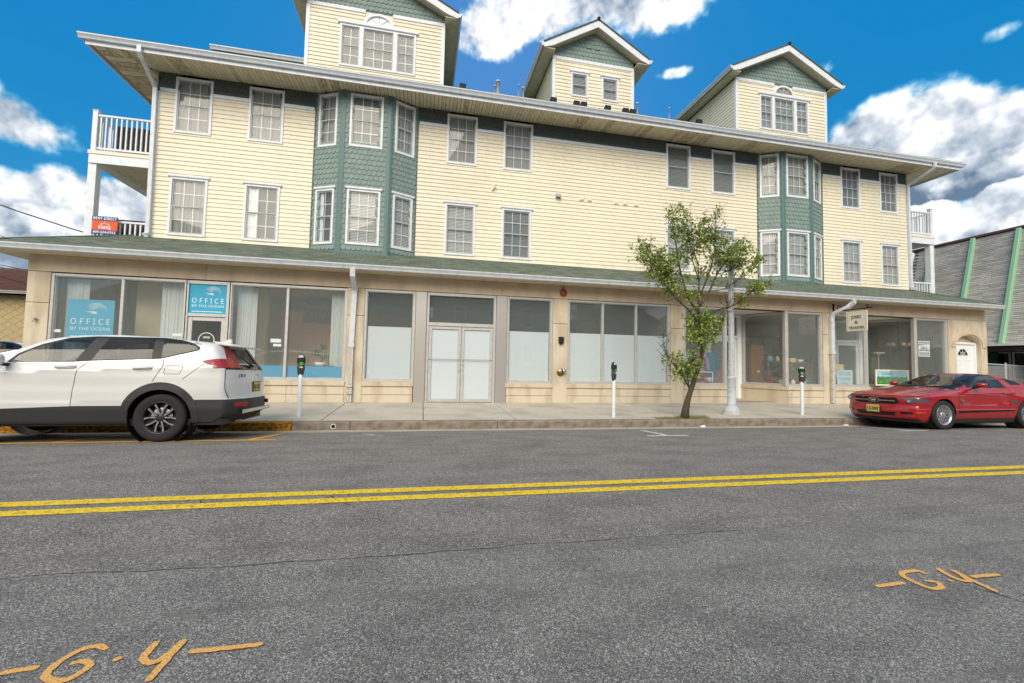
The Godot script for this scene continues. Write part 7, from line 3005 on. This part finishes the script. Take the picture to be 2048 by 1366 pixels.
func circle(cx: float, cy: float, r: float, n := 40) -> PackedVector2Array:
	var o := PackedVector2Array()
	for i in n:
		o.append(Vector2(cx + cos(TAU * i / n) * r, cy + sin(TAU * i / n) * r))
	return o


# thin band along a line, for the gaps between panels
func seam(pts: Array, w := 0.009) -> PackedVector2Array:
	var pl := pv(pts)
	var r := Geometry2D.offset_polyline(pl, w * 0.5, Geometry2D.JOIN_MITER, Geometry2D.END_SQUARE)
	return r[0]


# wheel standing in the x,y plane, facing +z; style 0 five double spokes, style 1 crossed spokes
func wheel(parent: Node, c: Vector3, r: float, rim: float, width: float, style: int, flip := false) -> void:
	var b := Basis(Vector3.RIGHT, PI / 2)
	if flip:
		b = Basis(Vector3.UP, PI) * b
	var t := Transform3D(b, c)
	var s := st(true)
	var w := width / 2
	lathe(s, [Vector2(rim, -w * 0.9), Vector2(rim + 0.02, -w), Vector2(r * 0.93, -w), Vector2(r, -w * 0.72), Vector2(r, w * 0.72), Vector2(r * 0.965, w * 0.93), Vector2(r * 0.88, w), Vector2(rim + 0.02, w * 0.98), Vector2(rim, w * 0.88)], 48, t)
	var wh := obj("wheel", s, M.tyre, parent)
	s = st()
	for k in 3:
		var y := w * (-0.45 + 0.45 * k)
		lathe(s, [Vector2(r + 0.001, y - 0.006), Vector2(r + 0.001, y + 0.006)], 48, t)
	obj("tread_groove", s, M.black, wh)
	s = st(true)
	lathe(s, [Vector2(rim - 0.03, -w * 0.8), Vector2(rim - 0.03, w * 0.6), Vector2(rim - 0.012, w * 0.86), Vector2(rim + 0.003, w * 0.93), Vector2(rim + 0.006, w * 0.90)], 48, t)
	obj("rim", s, M.rim_dark if style == 0 else M.rim_bright, wh)
	s = st(true)
	lathe(s, [Vector2(0.0, w * 0.1), Vector2(rim - 0.04, w * 0.1)], 32, t)
	obj("brake_dust_plate", s, M.black, wh)
	s = st(true)
	lathe(s, [Vector2(0.0, w * 0.30), Vector2(rim * 0.55, w * 0.30), Vector2(rim * 0.62, w * 0.26)], 32, t)
	obj("brake_disc", s, M.steel, wh)
	s = st()
	var face_t := Transform3D(b * Basis(Vector3.RIGHT, -PI / 2), c + b * Vector3(0, w * 0.55, 0))
	var n := 5 if style == 0 else 10
	var bright := st()
	for i in n:
		var a := TAU * i / n + PI / 2
		if style == 0:
			# each spoke splits into a V with a machined face
			for sg: float in [-1.0, 1.0]:
				var p0 := Vector2(cos(a), sin(a)) * 0.045 + Vector2(-sin(a), cos(a)) * sg * 0.012
				var a1 := a + sg * 0.30
				var p1 := Vector2(cos(a1), sin(a1)) * rim * 0.62
				var a2 := a + sg * 0.40
				var p2 := Vector2(cos(a2), sin(a2)) * (rim - 0.008)
				for q in [[p0, p1, 0.020, 0.014], [p1, p2, 0.014, 0.022]]:
					var d: Vector2 = (q[1] - q[0]).normalized()
					var u := Vector2(-d.y, d.x)
					prism(s, PackedVector2Array([q[0] - u * q[2], q[1] - u * q[3], q[1] + u * q[3], q[0] + u * q[2]]), -0.03, 0.012, face_t)
					prism(bright, PackedVector2Array([q[0] - u * q[2] * 0.62, q[1] - u * q[3] * 0.62, q[1] + u * q[3] * 0.62, q[0] + u * q[2] * 0.62]), 0.012, 0.0145, face_t)
		else:
			for sg: float in [-1.0, 1.0]:
				var p0 := Vector2(cos(a - sg * 0.22), sin(a - sg * 0.22)) * 0.05
				var a2 := a + sg * 0.20
				var p2 := Vector2(cos(a2), sin(a2)) * (rim - 0.006)
				var d: Vector2 = (p2 - p0).normalized()
				var u := Vector2(-d.y, d.x)
				var hh := 0.010 + (0.004 if sg > 0 else 0.0)
				prism(bright, PackedVector2Array([p0 - u * 0.010, p2 - u * 0.011, p2 + u * 0.011, p0 + u * 0.010]), -0.02, hh, face_t)
	if style == 0:
		obj("spokes", s, M.rim_dark, wh)
	obj("spoke_faces", bright, M.rim_bright, wh)
	s = st(true)
	lathe(s, [Vector2(0.075, w * 0.4), Vector2(0.07, w * 0.66), Vector2(0.035, w * 0.72), Vector2(0.0, w * 0.73)], 20, t)
	obj("hub", s, M.rim_dark if style == 0 else M.rim_bright, wh)
	s = st()
	for i in 5:
		var a := TAU * i / 5 + 0.3
		lathe(s, [Vector2(0.010, w * 0.6), Vector2(0.010, w * 0.72), Vector2(0, w * 0.72)], 8, t * Transform3D(Basis(), Vector3(cos(a) * 0.055, 0, sin(a) * 0.055)))
	obj("wheel_nut", s, M.black if style == 0 else M.chrome, wh)


func seats(parent: Node, xs: Array, y: float, h: float) -> void:
	for x in xs:
		for z in [-0.36, 0.36]:
			var s := st(true)
			var t := Transform3D(Basis(Vector3.BACK, -0.18), Vector3(x, y, z))
			bevel(s, Vector3(-0.09, 0, -0.23), Vector3(0.06, h, 0.23), 0.05, t)
			bevel(s, Vector3(-0.06, h + 0.03, -0.12), Vector3(0.05, h + 0.22, 0.12), 0.04, t)
			bevel(s, Vector3(-0.5, -0.08, -0.23), Vector3(-0.02, 0.08, 0.23), 0.04, t)
			obj("seat", s, M.dark, parent)


func cars() -> void:
	white_car()
	red_car()


func white_car() -> void:
	CT = {
		"H": table([[-2.4, 0.7], [-2.28, 0.86], [-2.15, 1.0], [-1.3, 1.13], [-1.12, 1.19], [-0.35, 1.59], [0.0, 1.655], [0.5, 1.68], [1.1, 1.66], [1.75, 1.60], [2.0, 1.56], [2.06, 1.50], [2.3, 1.12], [2.42, 0.9], [2.6, 0.5]], -2.6, 2.8, 0.03),
		"W": table([[0.1, 0.80], [0.3, 0.87], [0.5, 0.905], [0.62, 0.90], [0.78, 0.915], [1.0, 0.905], [1.12, 0.885], [1.2, 0.85], [1.4, 0.77], [1.58, 0.675], [1.7, 0.60]], 0.0, 2.0, 0.02),
		"P": table([[-2.4, 0.84], [-2.0, 0.93], [-1.5, 0.99], [-1.0, 1.0], [1.2, 1.0], [1.8, 0.985], [2.3, 0.93], [2.5, 0.9]], -2.6, 2.8, 0.05),
		"R": table([[0.1, 2.2], [0.3, 2.26], [0.40, 2.40], [0.60, 2.41], [0.66, 2.38], [0.9, 2.37], [1.15, 2.33], [1.22, 2.26], [1.56, 2.02], [1.8, 1.85]], 0.0, 2.0, 0.015),
		"N": table([[0.1, -2.05], [0.3, -2.15], [0.5, -2.26], [0.75, -2.27], [0.95, -2.18], [1.2, -1.6], [1.8, -0.4]], 0.0, 2.0, 0.03),
		"flare": [[1.33, 0.62, 0.55, 0.22, 0.020], [-1.33, 0.62, 0.55, 0.22, 0.020], [0.1, 0.84, 1.0, 0.10, -0.012], [2.05, 1.22, 0.2, 0.1, 0.03]], "ridge": [],
		"crease": [[1.075, 0.055, 0.016, -1.6, 2.2, 22.0], [0.60, 0.03, 0.014, -0.9, 1.0, 16.0]],
		"crown": 0.06, "k": 0.06, "rc": 0.22, "nc": 0.26, "bottom": 0.27}
	var O := thing("parked_suv", "white suv with black wheel arch trim parked before the office windows", "car", Vector3(-5.147, 0.065, -8.36))
	O.scale = Vector3.ONE * 0.97
	O.rotation.x = deg_to_rad(-1.6)
	var body := car_skin(Vector3(-2.5, 0.18, 0), Vector3(2.6, 1.86, 1.06), 0.045)
	var R := 0.365
	for sg: float in [1.0, -1.0]:
		for cx in [1.33, -1.33]:
			carve(body, circle(cx, 0.365, 0.435), 2, sg)
		# arch trims
		for cx in [1.33, -1.33]:
			var q := Geometry2D.intersect_polygons(circle(cx, 0.38, 0.535), PackedVector2Array([Vector2(-3, 0.2), Vector2(3, 0.2), Vector2(3, 1.2), Vector2(-3, 1.2)]))
			skin("arch_trim", carve(body, q[0], 2, sg), M.plastic, O, 0.008)
		skin("sill_trim", carve(body, pv([-0.84, 0.1, 0.84, 0.1, 0.84, 0.55, 0.2, 0.545, -0.84, 0.50]), 2, sg), M.plastic, O, 0.006)
		skin("bumper_trim", carve(body, pv([1.80, 0.1, 2.6, 0.1, 2.6, 0.66, 2.28, 0.64, 1.80, 0.60]), 2, sg), M.plastic, O, 0.004)
		# glass
		skin("front_window", carve(body, pv([-0.66, 1.19, -0.60, 1.30, -0.36, 1.455, -0.06, 1.565, 0.27, 1.60, 0.13, 1.225]), 2, sg), M.car_glass, O)
		skin("rear_window", carve(body, pv([0.45, 1.60, 1.08, 1.605, 1.13, 1.28, 0.34, 1.245]), 2, sg), M.car_glass_dark, O)
		skin("quarter_window", carve(body, pv([1.21, 1.595, 1.44, 1.575, 1.62, 1.53, 1.72, 1.475, 1.72, 1.445, 1.26, 1.30]), 2, sg), M.car_glass_dark, O)
		skin("window_pillar", carve(body, pv([-0.72, 1.185, -0.63, 1.32, -0.38, 1.475, -0.08, 1.585, 0.27, 1.622, 1.2, 1.628, 1.45, 1.60, 1.66, 1.545, 1.765, 1.475, 1.755, 1.425, 1.26, 1.275, 0.34, 1.225, 0.13, 1.205]), 2, sg), M.black, O, -0.002)
		skin("chrome_strip", carve(body, pv([-0.70, 1.17, 0.3, 1.205, 1.28, 1.258, 1.77, 1.415, 1.79, 1.48, 1.75, 1.54, 1.66, 1.57, 1.65, 1.555, 1.73, 1.53, 1.77, 1.478, 1.752, 1.425, 1.26, 1.275, 0.3, 1.222, -0.70, 1.187]), 2, sg), M.rim_bright, O, 0.004)
		var tl := [1.84, 1.255, 2.05, 1.295, 2.125, 1.30, 1.985, 1.56, 2.06, 1.55, 2.22, 1.31, 2.24, 1.24, 2.33, 1.22, 2.36, 1.15, 2.15, 1.16, 1.93, 1.215]
		skin("tail_light", carve(body, pv(tl), 2, sg), M.tail, O, 0.012)
		for q in [[0.32, 1.235, 0.20, 1.08, 0.17, 0.8, 0.16, 0.42], [1.30, 1.27, 1.32, 1.16, 1.21, 0.93], [-0.75, 1.15, -0.80, 0.8, -0.83, 0.55], [1.88, 1.21, 1.62, 0.97], [2.18, 1.12, 2.2, 0.8, 2.24, 0.67]]:
			skin("panel_gap", carve(body, seam(q), 2, sg), M.black, O, -0.004)
		var fd := [1.37, 1.17, 1.58, 1.175, 1.60, 1.15, 1.57, 1.06, 1.55, 1.045, 1.37, 1.045, 1.35, 1.06, 1.355, 1.15, 1.37, 1.17]
		skin("fuel_door_gap", carve(body, seam(fd.slice(0, 10), 0.007), 2, sg), M.black, O, -0.004)
		skin("fuel_door_gap", carve(body, seam(fd.slice(8), 0.007), 2, sg), M.black, O, -0.004)
		skin("tail_light", carve(body, pv([sg * 0.68, 1.16, sg * 0.68, 1.20, sg * 0.78, 1.25, sg * 0.95, 1.28, sg * 0.95, 1.15]), 0, 1.0), M.tail, O, 0.012)
		for hx in [0.05, 1.06]:
			var s := st(true)
			var z: float = 0.905 * sg
			tube(s, [Vector3(hx - 0.14, 1.125, z - 0.02 * sg), Vector3(hx - 0.11, 1.13, z + 0.022 * sg), Vector3(hx + 0.10, 1.14, z + 0.024 * sg), Vector3(hx + 0.13, 1.137, z - 0.02 * sg)], [0.013, 0.016, 0.016, 0.013], 8)
			obj("door_handle", s, M.car_white, O)
		var ms := st(true)
		var mt := Transform3D(Basis(), Vector3(-0.72, 1.22, 1.03 * sg))
		lathe(ms, [Vector2(0.0, -0.10), Vector2(0.07, -0.09), Vector2(0.10, -0.03), Vector2(0.10, 0.05), Vector2(0.06, 0.10), Vector2(0.0, 0.105)], 16, mt * Transform3D(Basis().scaled(Vector3(0.8, 0.85, 1.1)), Vector3.ZERO))
		obj("door_mirror", ms, M.car_white, O)
		ms = st()
		tube(ms, [Vector3(-0.68, 1.15, 0.86 * sg), Vector3(-0.71, 1.16, 0.98 * sg)], 0.025, 6)
		obj("mirror_arm", ms, M.black, O)
	# glass and fittings of the back
	skin("tailgate_window", carve(body, pv([-0.56, 1.24, 0.56, 1.24, 0.50, 1.49, -0.50, 1.49]), 0, 1.0), M.car_glass_dark, O)
	skin("rear_applique", carve(body, pv([-0.80, 1.13, 0.80, 1.13, 0.80, 1.215, -0.80, 1.215]), 0, 1.0), M.tail_dark, O, 0.006)
	skin("rear_bumper", carve(body, pv([-1.0, 0.1, 1.0, 0.1, 1.0, 0.645, -1.0, 0.645]), 0, 1.0), M.plastic, O, 0.006)
	skin("windscreen", carve(body, pv([-1.10, -0.66, -0.42, -0.56, -0.42, 0.56, -1.10, 0.66]), 1, 1.0), M.car_glass, O)
	skin("body", body, M.car_white, O)
	var s := st(true)
	var sp := Transform3D(Basis(Vector3.UP, 0.0), Vector3.ZERO)
	hexa(s, [Vector3(1.92, 1.545, 0.60), Vector3(2.26, 1.50, 0.52), Vector3(2.26, 1.50, -0.52), Vector3(1.92, 1.545, -0.60), Vector3(1.90, 1.60, 0.60), Vector3(2.27, 1.535, 0.52), Vector3(2.27, 1.535, -0.52), Vector3(1.90, 1.60, -0.60)])
	obj("roof_spoiler", s, M.car_white, O)
	s = st()
	prism(s, PackedVector2Array([Vector2(1.72, 1.60), Vector2(1.94, 1.60), Vector2(1.93, 1.675), Vector2(1.88, 1.67)]), -0.03, 0.03)
	obj("antenna_fin", s, M.car_white, O)
	s = st()
	tube(s, [Vector3(2.29, 1.20, 0.0), Vector3(2.27, 1.24, 0.1), Vector3(2.21, 1.36, 0.36)], [0.03, 0.014, 0.008], 6)
	obj("rear_wiper", s, M.black, O)
	for z in [-0.62, 0.62]:
		s = st()
		bevel(s, Vector3(-0.16, -0.03, 0), Vector3(0.16, 0.04, 0.02), 0.008, Transform3D(Basis(Vector3.UP, PI / 2 - signf(z) * 0.55), Vector3(2.335, 0.55, z)))
		obj("reflector", s, M.tail, O)
	s = st()
	bevel(s, Vector3(-0.62, -0.035, 0), Vector3(0.62, 0.03, 0.03), 0.012, Transform3D(Basis(Vector3.UP, PI / 2), Vector3(2.40, 0.44, 0)))
	obj("skid_strip", s, M.rim_bright, O)
	s = st()
	bevel(s, Vector3(-0.155, -0.08, 0), Vector3(0.155, 0.08, 0.012), 0.004, Transform3D(Basis(Vector3.UP, PI / 2), Vector3(2.375, 0.84, 0)))
	var pl := obj("number_plate", s, M.plate, O)
	s = st()
	frame4(s, -0.165, 0.165, -0.09, 0.09, 0.014, 0, 0.016, Transform3D(Basis(Vector3.UP, PI / 2), Vector3(2.375, 0.84, 0)))
	obj("plate_frame", s, M.black, pl)
	letters("plate_lettering", "NJ D30", Vector3(2.388, 0.835, 0), 0.08, M.black, pl, true, false, 0.25, PI / 2, 0.002)
	var bd := letters("model_badge", "CR-V", Vector3(2.352, 1.03, 0.58), 0.055, M.rim_dark, O, true, false, 0.16, PI / 2 - 0.28, 0.004)
	bd.position.z = 0.58
	s = st()
	frame4(s, -0.06, 0.06, -0.05, 0.05, 0.012, 0, 0.01, Transform3D(Basis(Vector3.UP, PI / 2), Vector3(2.345, 1.15, 0)))
	obj("emblem", s, M.chrome, O)
	s = st()
	box(s, Vector3(-2.0, 0.24, -0.82), Vector3(2.2, 0.34, 0.82))
	box(s, Vector3(-1.0, 0.34, -0.72), Vector3(-0.7, 1.1, 0.72))
	obj("floor_pan", s, M.black, O)
	s = st()
	tube(s, [Vector3(2.0, 0.27, -0.3), Vector3(2.2, 0.27, 0.2), Vector3(2.1, 0.28, 0.55)], 0.05, 8)
	obj("exhaust", s, M.steel, O)
	for x in [1.33, -1.33]:
		for sg: float in [1.0, -1.0]:
			s = st(true)
			lathe(s, [Vector2(0.44, -0.15), Vector2(0.44, 0.15)], 32, Transform3D(Basis(Vector3.RIGHT, PI / 2), Vector3(x, 0.365, 0.72 * sg)))
			obj("wheel_well", s, M.black, O)
			wheel(O, Vector3(x, 0.362, 0.78 * sg), R, 0.245, 0.235, 0, sg < 0)
	seats(O, [-0.15, 0.85], 0.62, 0.52)
	# a second one stands in the lot beyond the corner
	var P: Node3D = O.duplicate()
	P.name = numbered("parked_suv")
	P.position = Vector3(-12.55, 0.12, -15.2)
	P.rotation = Vector3.ZERO
	add_child(P, true)
	tag(P, "white suv half hidden behind the left corner pier of the building")


func red_car() -> void:
	CT = {
		"H": table([[-2.5, 0.55], [-2.36, 0.70], [-2.28, 0.80], [-1.9, 0.885], [-1.2, 0.965], [-0.78, 1.0], [-0.6, 1.06], [0.12, 1.335], [0.4, 1.375], [0.75, 1.37], [1.2, 1.27], [1.75, 1.10], [2.05, 1.06], [2.32, 1.04], [2.40, 0.95], [2.6, 0.6]], -2.6, 2.8, 0.025),
		"W": table([[0.1, 0.78], [0.22, 0.84], [0.34, 0.885], [0.45, 0.905], [0.5, 0.885], [0.62, 0.895], [0.80, 0.905], [0.86, 0.885], [0.98, 0.845], [1.03, 0.80], [1.2, 0.70], [1.32, 0.60], [1.4, 0.53]], 0.0, 2.0, 0.012),
		"P": table([[-2.45, 0.90], [-2.2, 0.95], [-1.8, 0.985], [-1.3, 1.0], [-0.5, 0.985], [0.3, 0.985], [0.9, 1.0], [1.5, 1.02], [2.0, 0.98], [2.4, 0.92]], -2.6, 2.8, 0.05),
		"R": table([[0.1, 2.2], [0.4, 2.36], [0.7, 2.40], [1.0, 2.36], [1.1, 2.3], [1.4, 2.0]], 0.0, 2.0, 0.03),
		"N": table([[0.1, -2.10], [0.2, -2.22], [0.27, -2.31], [0.42, -2.34], [0.52, -2.33], [0.56, -2.30], [0.62, -2.32], [0.76, -2.32], [0.82, -2.22], [1.0, -1.6], [1.4, -0.4]], 0.0, 2.0, 0.012),
		"flare": [[1.32, 0.62, 0.50, 0.22, 0.03], [-1.40, 0.62, 0.50, 0.22, 0.03], [0.75, 0.72, 0.22, 0.13, -0.020], [-0.1, 0.66, 0.8, 0.09, -0.012]],
		"ridge": [[0.34, 0.10, -1.45, 0.75, 0.022], [0.0, 0.26, -1.35, 0.65, 0.022], [0.80, 0.14, -1.3, 0.6, 0.02]],
		"crease": [[0.868, 0.034, 0.014, -1.3, 1.1, 26.0], [0.56, 0.03, 0.016, -0.9, 0.8, 20.0]],
		"crown": 0.10, "k": 0.055, "rc": 0.20, "nc": 0.27, "bottom": 0.155}
	var O := thing("parked_coupe", "red two-door coupe with silver crossed-spoke wheels parked at the right kerb", "car", Vector3(13.25, 0.035, -8.72))
	O.scale = Vector3.ONE * 0.97
	O.rotation.x = deg_to_rad(-1.2)
	var body := car_skin(Vector3(-2.55, 0.10, 0), Vector3(2.6, 1.55, 1.06), 0.045)
	for sg: float in [1.0, -1.0]:
		for cx in [1.32, -1.40]:
			carve(body, circle(cx, 0.345, 0.392), 2, sg)
		skin("door_window", carve(body, pv([-0.44, 1.015, -0.30, 1.13, -0.10, 1.255, 0.08, 1.315, 0.42, 1.325, 0.60, 1.30, 0.70, 1.22, 0.76, 1.03]), 2, sg), M.car_glass_dark, O, -0.002)
		skin("quarter_window", carve(body, pv([0.92, 1.245, 1.25, 1.165, 1.33, 1.105, 1.03, 1.10]), 2, sg), M.car_glass_dark, O, -0.002)
		skin("window_trim", carve(body, pv([-0.52, 1.0, -0.34, 1.14, -0.12, 1.275, 0.07, 1.338, 0.44, 1.345, 0.63, 1.315, 0.725, 1.23, 0.79, 1.012]), 2, sg), M.black, O, -0.002)
		skin("quarter_trim", carve(body, pv([0.89, 1.262, 1.27, 1.177, 1.37, 1.09, 1.01, 1.087]), 2, sg), M.black, O, -0.002)
		skin("sill_trim", carve(body, pv([-1.02, 0.05, 0.94, 0.05, 0.94, 0.265, -1.02, 0.25]), 2, sg), M.plastic, O, 0.01)
		skin("side_stripe", carve(body, pv([-0.93, 0.385, 0.88, 0.435, 0.88, 0.475, -0.93, 0.445]), 2, sg), M.black, O, 0.001)
		for q in [[-0.95, 0.99, -0.90, 0.85, -0.93, 0.5, -0.95, 0.28], [0.80, 1.02, 0.80, 0.7, 0.66, 0.40, 0.62, 0.27], [-1.0, 0.825, 0.60, 0.880]]:
			skin("panel_gap", carve(body, seam(q, 0.010), 2, sg), M.black, O, -0.004)
		skin("side_marker", carve(body, pv([-2.13, 0.38, -1.90, 0.39, -1.90, 0.41, -2.13, 0.415]), 2, sg), M.amber, O, 0.003)
		var s := st(true)
		lathe(s, [Vector2(0.0, -0.065), Vector2(0.06, -0.055), Vector2(0.085, 0.0), Vector2(0.075, 0.05), Vector2(0.0, 0.065)], 16, Transform3D(Basis().scaled(Vector3(1.25, 0.95, 1.3)), Vector3(-0.34, 1.07, 1.0 * sg)))
		obj("door_mirror", s, M.car_red, O)
		s = st()
		tube(s, [Vector3(-0.36, 1.0, 0.84 * sg), Vector3(-0.35, 1.03, 0.95 * sg)], 0.03, 6)
		obj("mirror_arm", s, M.black, O)
		s = st(true)
		tube(s, [Vector3(0.58, 0.87, 0.885 * sg), Vector3(0.61, 0.872, 0.912 * sg), Vector3(0.74, 0.878, 0.912 * sg), Vector3(0.77, 0.88, 0.885 * sg)], 0.016, 8)
		obj("door_handle", s, M.car_red, O)
		# small upright emblem behind the wheel
		s = st()
		var et := Transform3D(Basis() if sg > 0 else Basis(Vector3.UP, PI), Vector3(-0.80, 0.68, 0.905 * sg))
		box(s, Vector3(-0.012, -0.07, -0.01), Vector3(0.0, 0.07, 0.006), et)
		box(s, Vector3(0.004, -0.07, -0.01), Vector3(0.014, 0.07, 0.006), et)
		prism(s, pv([-0.07, 0.01, -0.02, 0.045, 0.05, 0.03, 0.075, 0.0, 0.03, 0.005, 0.0, -0.02, -0.05, -0.01]), -0.01, 0.008, et)
		obj("side_emblem", s, M.chrome, O)
	# nose, seen from the front (z, y)
	var bars := []
	skin("upper_grille", carve(body, pv([-0.55, 0.62, -0.46, 0.575, 0.46, 0.575, 0.55, 0.62, 0.50, 0.735, -0.50, 0.735]), 0, -1.0), M.black, O, -0.015)
	for sg: float in [1.0, -1.0]:
		skin("headlight", carve(body, pv([sg * 0.60, 0.735, sg * 0.88, 0.745, sg * 0.92, 0.70, sg * 0.91, 0.635, sg * 0.70, 0.61]), 0, -1.0), M.headlamp, O, -0.006)
		skin("fog_intake", carve(body, pv([sg * 0.56, 0.40, sg * 0.76, 0.405, sg * 0.77, 0.345, sg * 0.58, 0.34]), 0, -1.0), M.black, O, -0.01)
	skin("lower_intake", carve(body, pv([-0.50, 0.385, 0.50, 0.385, 0.44, 0.295, -0.44, 0.295]), 0, -1.0), M.black, O, -0.012)
	skin("bonnet_gap", carve(body, seam([-0.86, 0.775, -0.5, 0.775, 0.5, 0.775, 0.86, 0.775], 0.012), 0, -1.0), M.black, O, -0.004)
	skin("splitter", carve(body, pv([-1.0, 0.0, 1.0, 0.0, 1.0, 0.225, -1.0, 0.225]), 0, -1.0), M.plastic, O, 0.012)
	skin("windscreen", carve(body, pv([-0.70, -0.70, -0.55, -0.735, 0.08, -0.56, 0.10, 0.0, 0.08, 0.56, -0.55, 0.735, -0.70, 0.70, -0.74, 0.0]), 1, 1.0), M.car_glass, O, -0.002)
	skin("rear_screen", carve(body, pv([0.80, -0.52, 1.62, -0.60, 1.62, 0.60, 0.80, 0.52]), 1, 1.0), M.car_glass_dark, O, -0.002)
	for sg: float in [1.0, -1.0]:
		skin("bonnet_gap", carve(body, seam([-2.15, sg * 0.74, -1.5, sg * 0.79, -0.80, sg * 0.76], 0.010), 1, 1.0), M.black, O, -0.004)
	skin("cowl", carve(body, pv([-0.82, -0.74, -0.70, -0.72, -0.75, 0.0, -0.70, 0.72, -0.82, 0.74, -0.86, 0.0]), 1, 1.0), M.black, O, -0.002)
	skin("body", body, M.car_red, O)
	var s := st()
	var F := Basis(Vector3.UP, -PI / 2)      # local x runs along world +z reversed, faces -x
	tube(s, [Vector3(-2.325, 0.655, -0.50), Vector3(-2.345, 0.655, -0.13)], 0.008, 6)
	tube(s, [Vector3(-2.345, 0.655, 0.13), Vector3(-2.325, 0.655, 0.50)], 0.008, 6)
	obj("grille_bar", s, M.chrome, O)
	s = st()
	frame4(s, -0.125, 0.125, -0.045, 0.05, 0.010, -0.02, 0.006, Transform3D(F, Vector3(-2.345, 0.655, 0.0)))
	obj("emblem_frame", s, M.chrome, O)
	s = st()
	prism(s, pv([-0.085, 0.012, -0.075, 0.028, -0.05, 0.026, -0.03, 0.012, 0.01, 0.02, 0.05, 0.012, 0.09, 0.024, 0.06, 0.0, 0.045, -0.03, 0.03, -0.028, 0.025, -0.008, -0.005, -0.008, -0.025, -0.03, -0.04, -0.024, -0.028, -0.006, -0.05, 0.006]), 0.0, 0.010, Transform3D(F, Vector3(-2.345, 0.655, 0.0)))
	obj("emblem", s, M.chrome, O)
	for k in 5:
		s = st()
		tube(s, [Vector3(-2.292, 0.60 + k * 0.028, -0.46), Vector3(-2.312, 0.60 + k * 0.028, 0.0), Vector3(-2.292, 0.60 + k * 0.028, 0.46)], 0.004, 4)
		obj("grille_slat", s, M.dark, O)
	for z in [0.74, -0.74]:
		s = st(true)
		lathe(s, [Vector2(0.0, 0.0), Vector2(0.035, 0.005), Vector2(0.05, 0.03), Vector2(0.055, 0.03)], 20, Transform3D(Basis(Vector3.BACK, PI / 2), Vector3(-2.19, 0.685, z)))
		obj("headlamp_bulb", s, M.chrome, O)
		s = st(true)
		lathe(s, [Vector2(0.0, 0.0), Vector2(0.03, 0.004), Vector2(0.034, 0.02)], 16, Transform3D(Basis(Vector3.BACK, PI / 2), Vector3(-2.185, 0.37, z * 0.95)))
		obj("fog_lamp", s, M.chrome, O)
	s = st()
	bevel(s, Vector3(-0.155, -0.08, 0), Vector3(0.155, 0.08, 0.012), 0.004, Transform3D(F, Vector3(-2.365, 0.445, 0)))
	var pl := obj("number_plate", s, M.plate, O)
	s = st()
	frame4(s, -0.165, 0.165, -0.09, 0.09, 0.012, -0.01, 0.014, Transform3D(F, Vector3(-2.365, 0.445, 0)))
	obj("plate_frame", s, M.chrome, pl)
	letters("plate_lettering", "L52-NWV", Vector3(-2.378, 0.44, 0), 0.085, M.black, pl, true, false, 0.27, -PI / 2, 0.002)
	s = st()
	tube(s, [Vector3(-0.78, 1.01, -0.5), Vector3(-0.62, 1.045, 0.05)], 0.008, 5)
	tube(s, [Vector3(-0.79, 1.01, 0.15), Vector3(-0.62, 1.045, 0.6)], 0.008, 5)
	obj("wiper", s, M.black, O)
	s = st()
	box(s, Vector3(-1.9, 0.14, -0.80), Vector3(2.1, 0.24, 0.80))
	box(s, Vector3(-0.85, 0.24, -0.70), Vector3(-0.45, 0.95, 0.70))
	obj("floor_pan", s, M.black, O)
	s = st()
	prism(s, PackedVector2Array([Vector2(1.42, 1.17), Vector2(1.50, 1.16), Vector2(1.50, 1.22), Vector2(1.47, 1.22)]), -0.02, 0.02)
	obj("antenna_fin", s, M.black, O)
	for x in [1.32, -1.40]:
		for sg: float in [1.0, -1.0]:
			s = st(true)
			lathe(s, [Vector2(0.395, -0.13), Vector2(0.395, 0.13)], 32, Transform3D(Basis(Vector3.RIGHT, PI / 2), Vector3(x, 0.345, 0.74 * sg)))
			obj("wheel_well", s, M.black, O)
			wheel(O, Vector3(x, 0.345, 0.80 * sg), 0.345, 0.232, 0.235, 1, sg < 0)
	seats(O, [0.15], 0.45, 0.52)
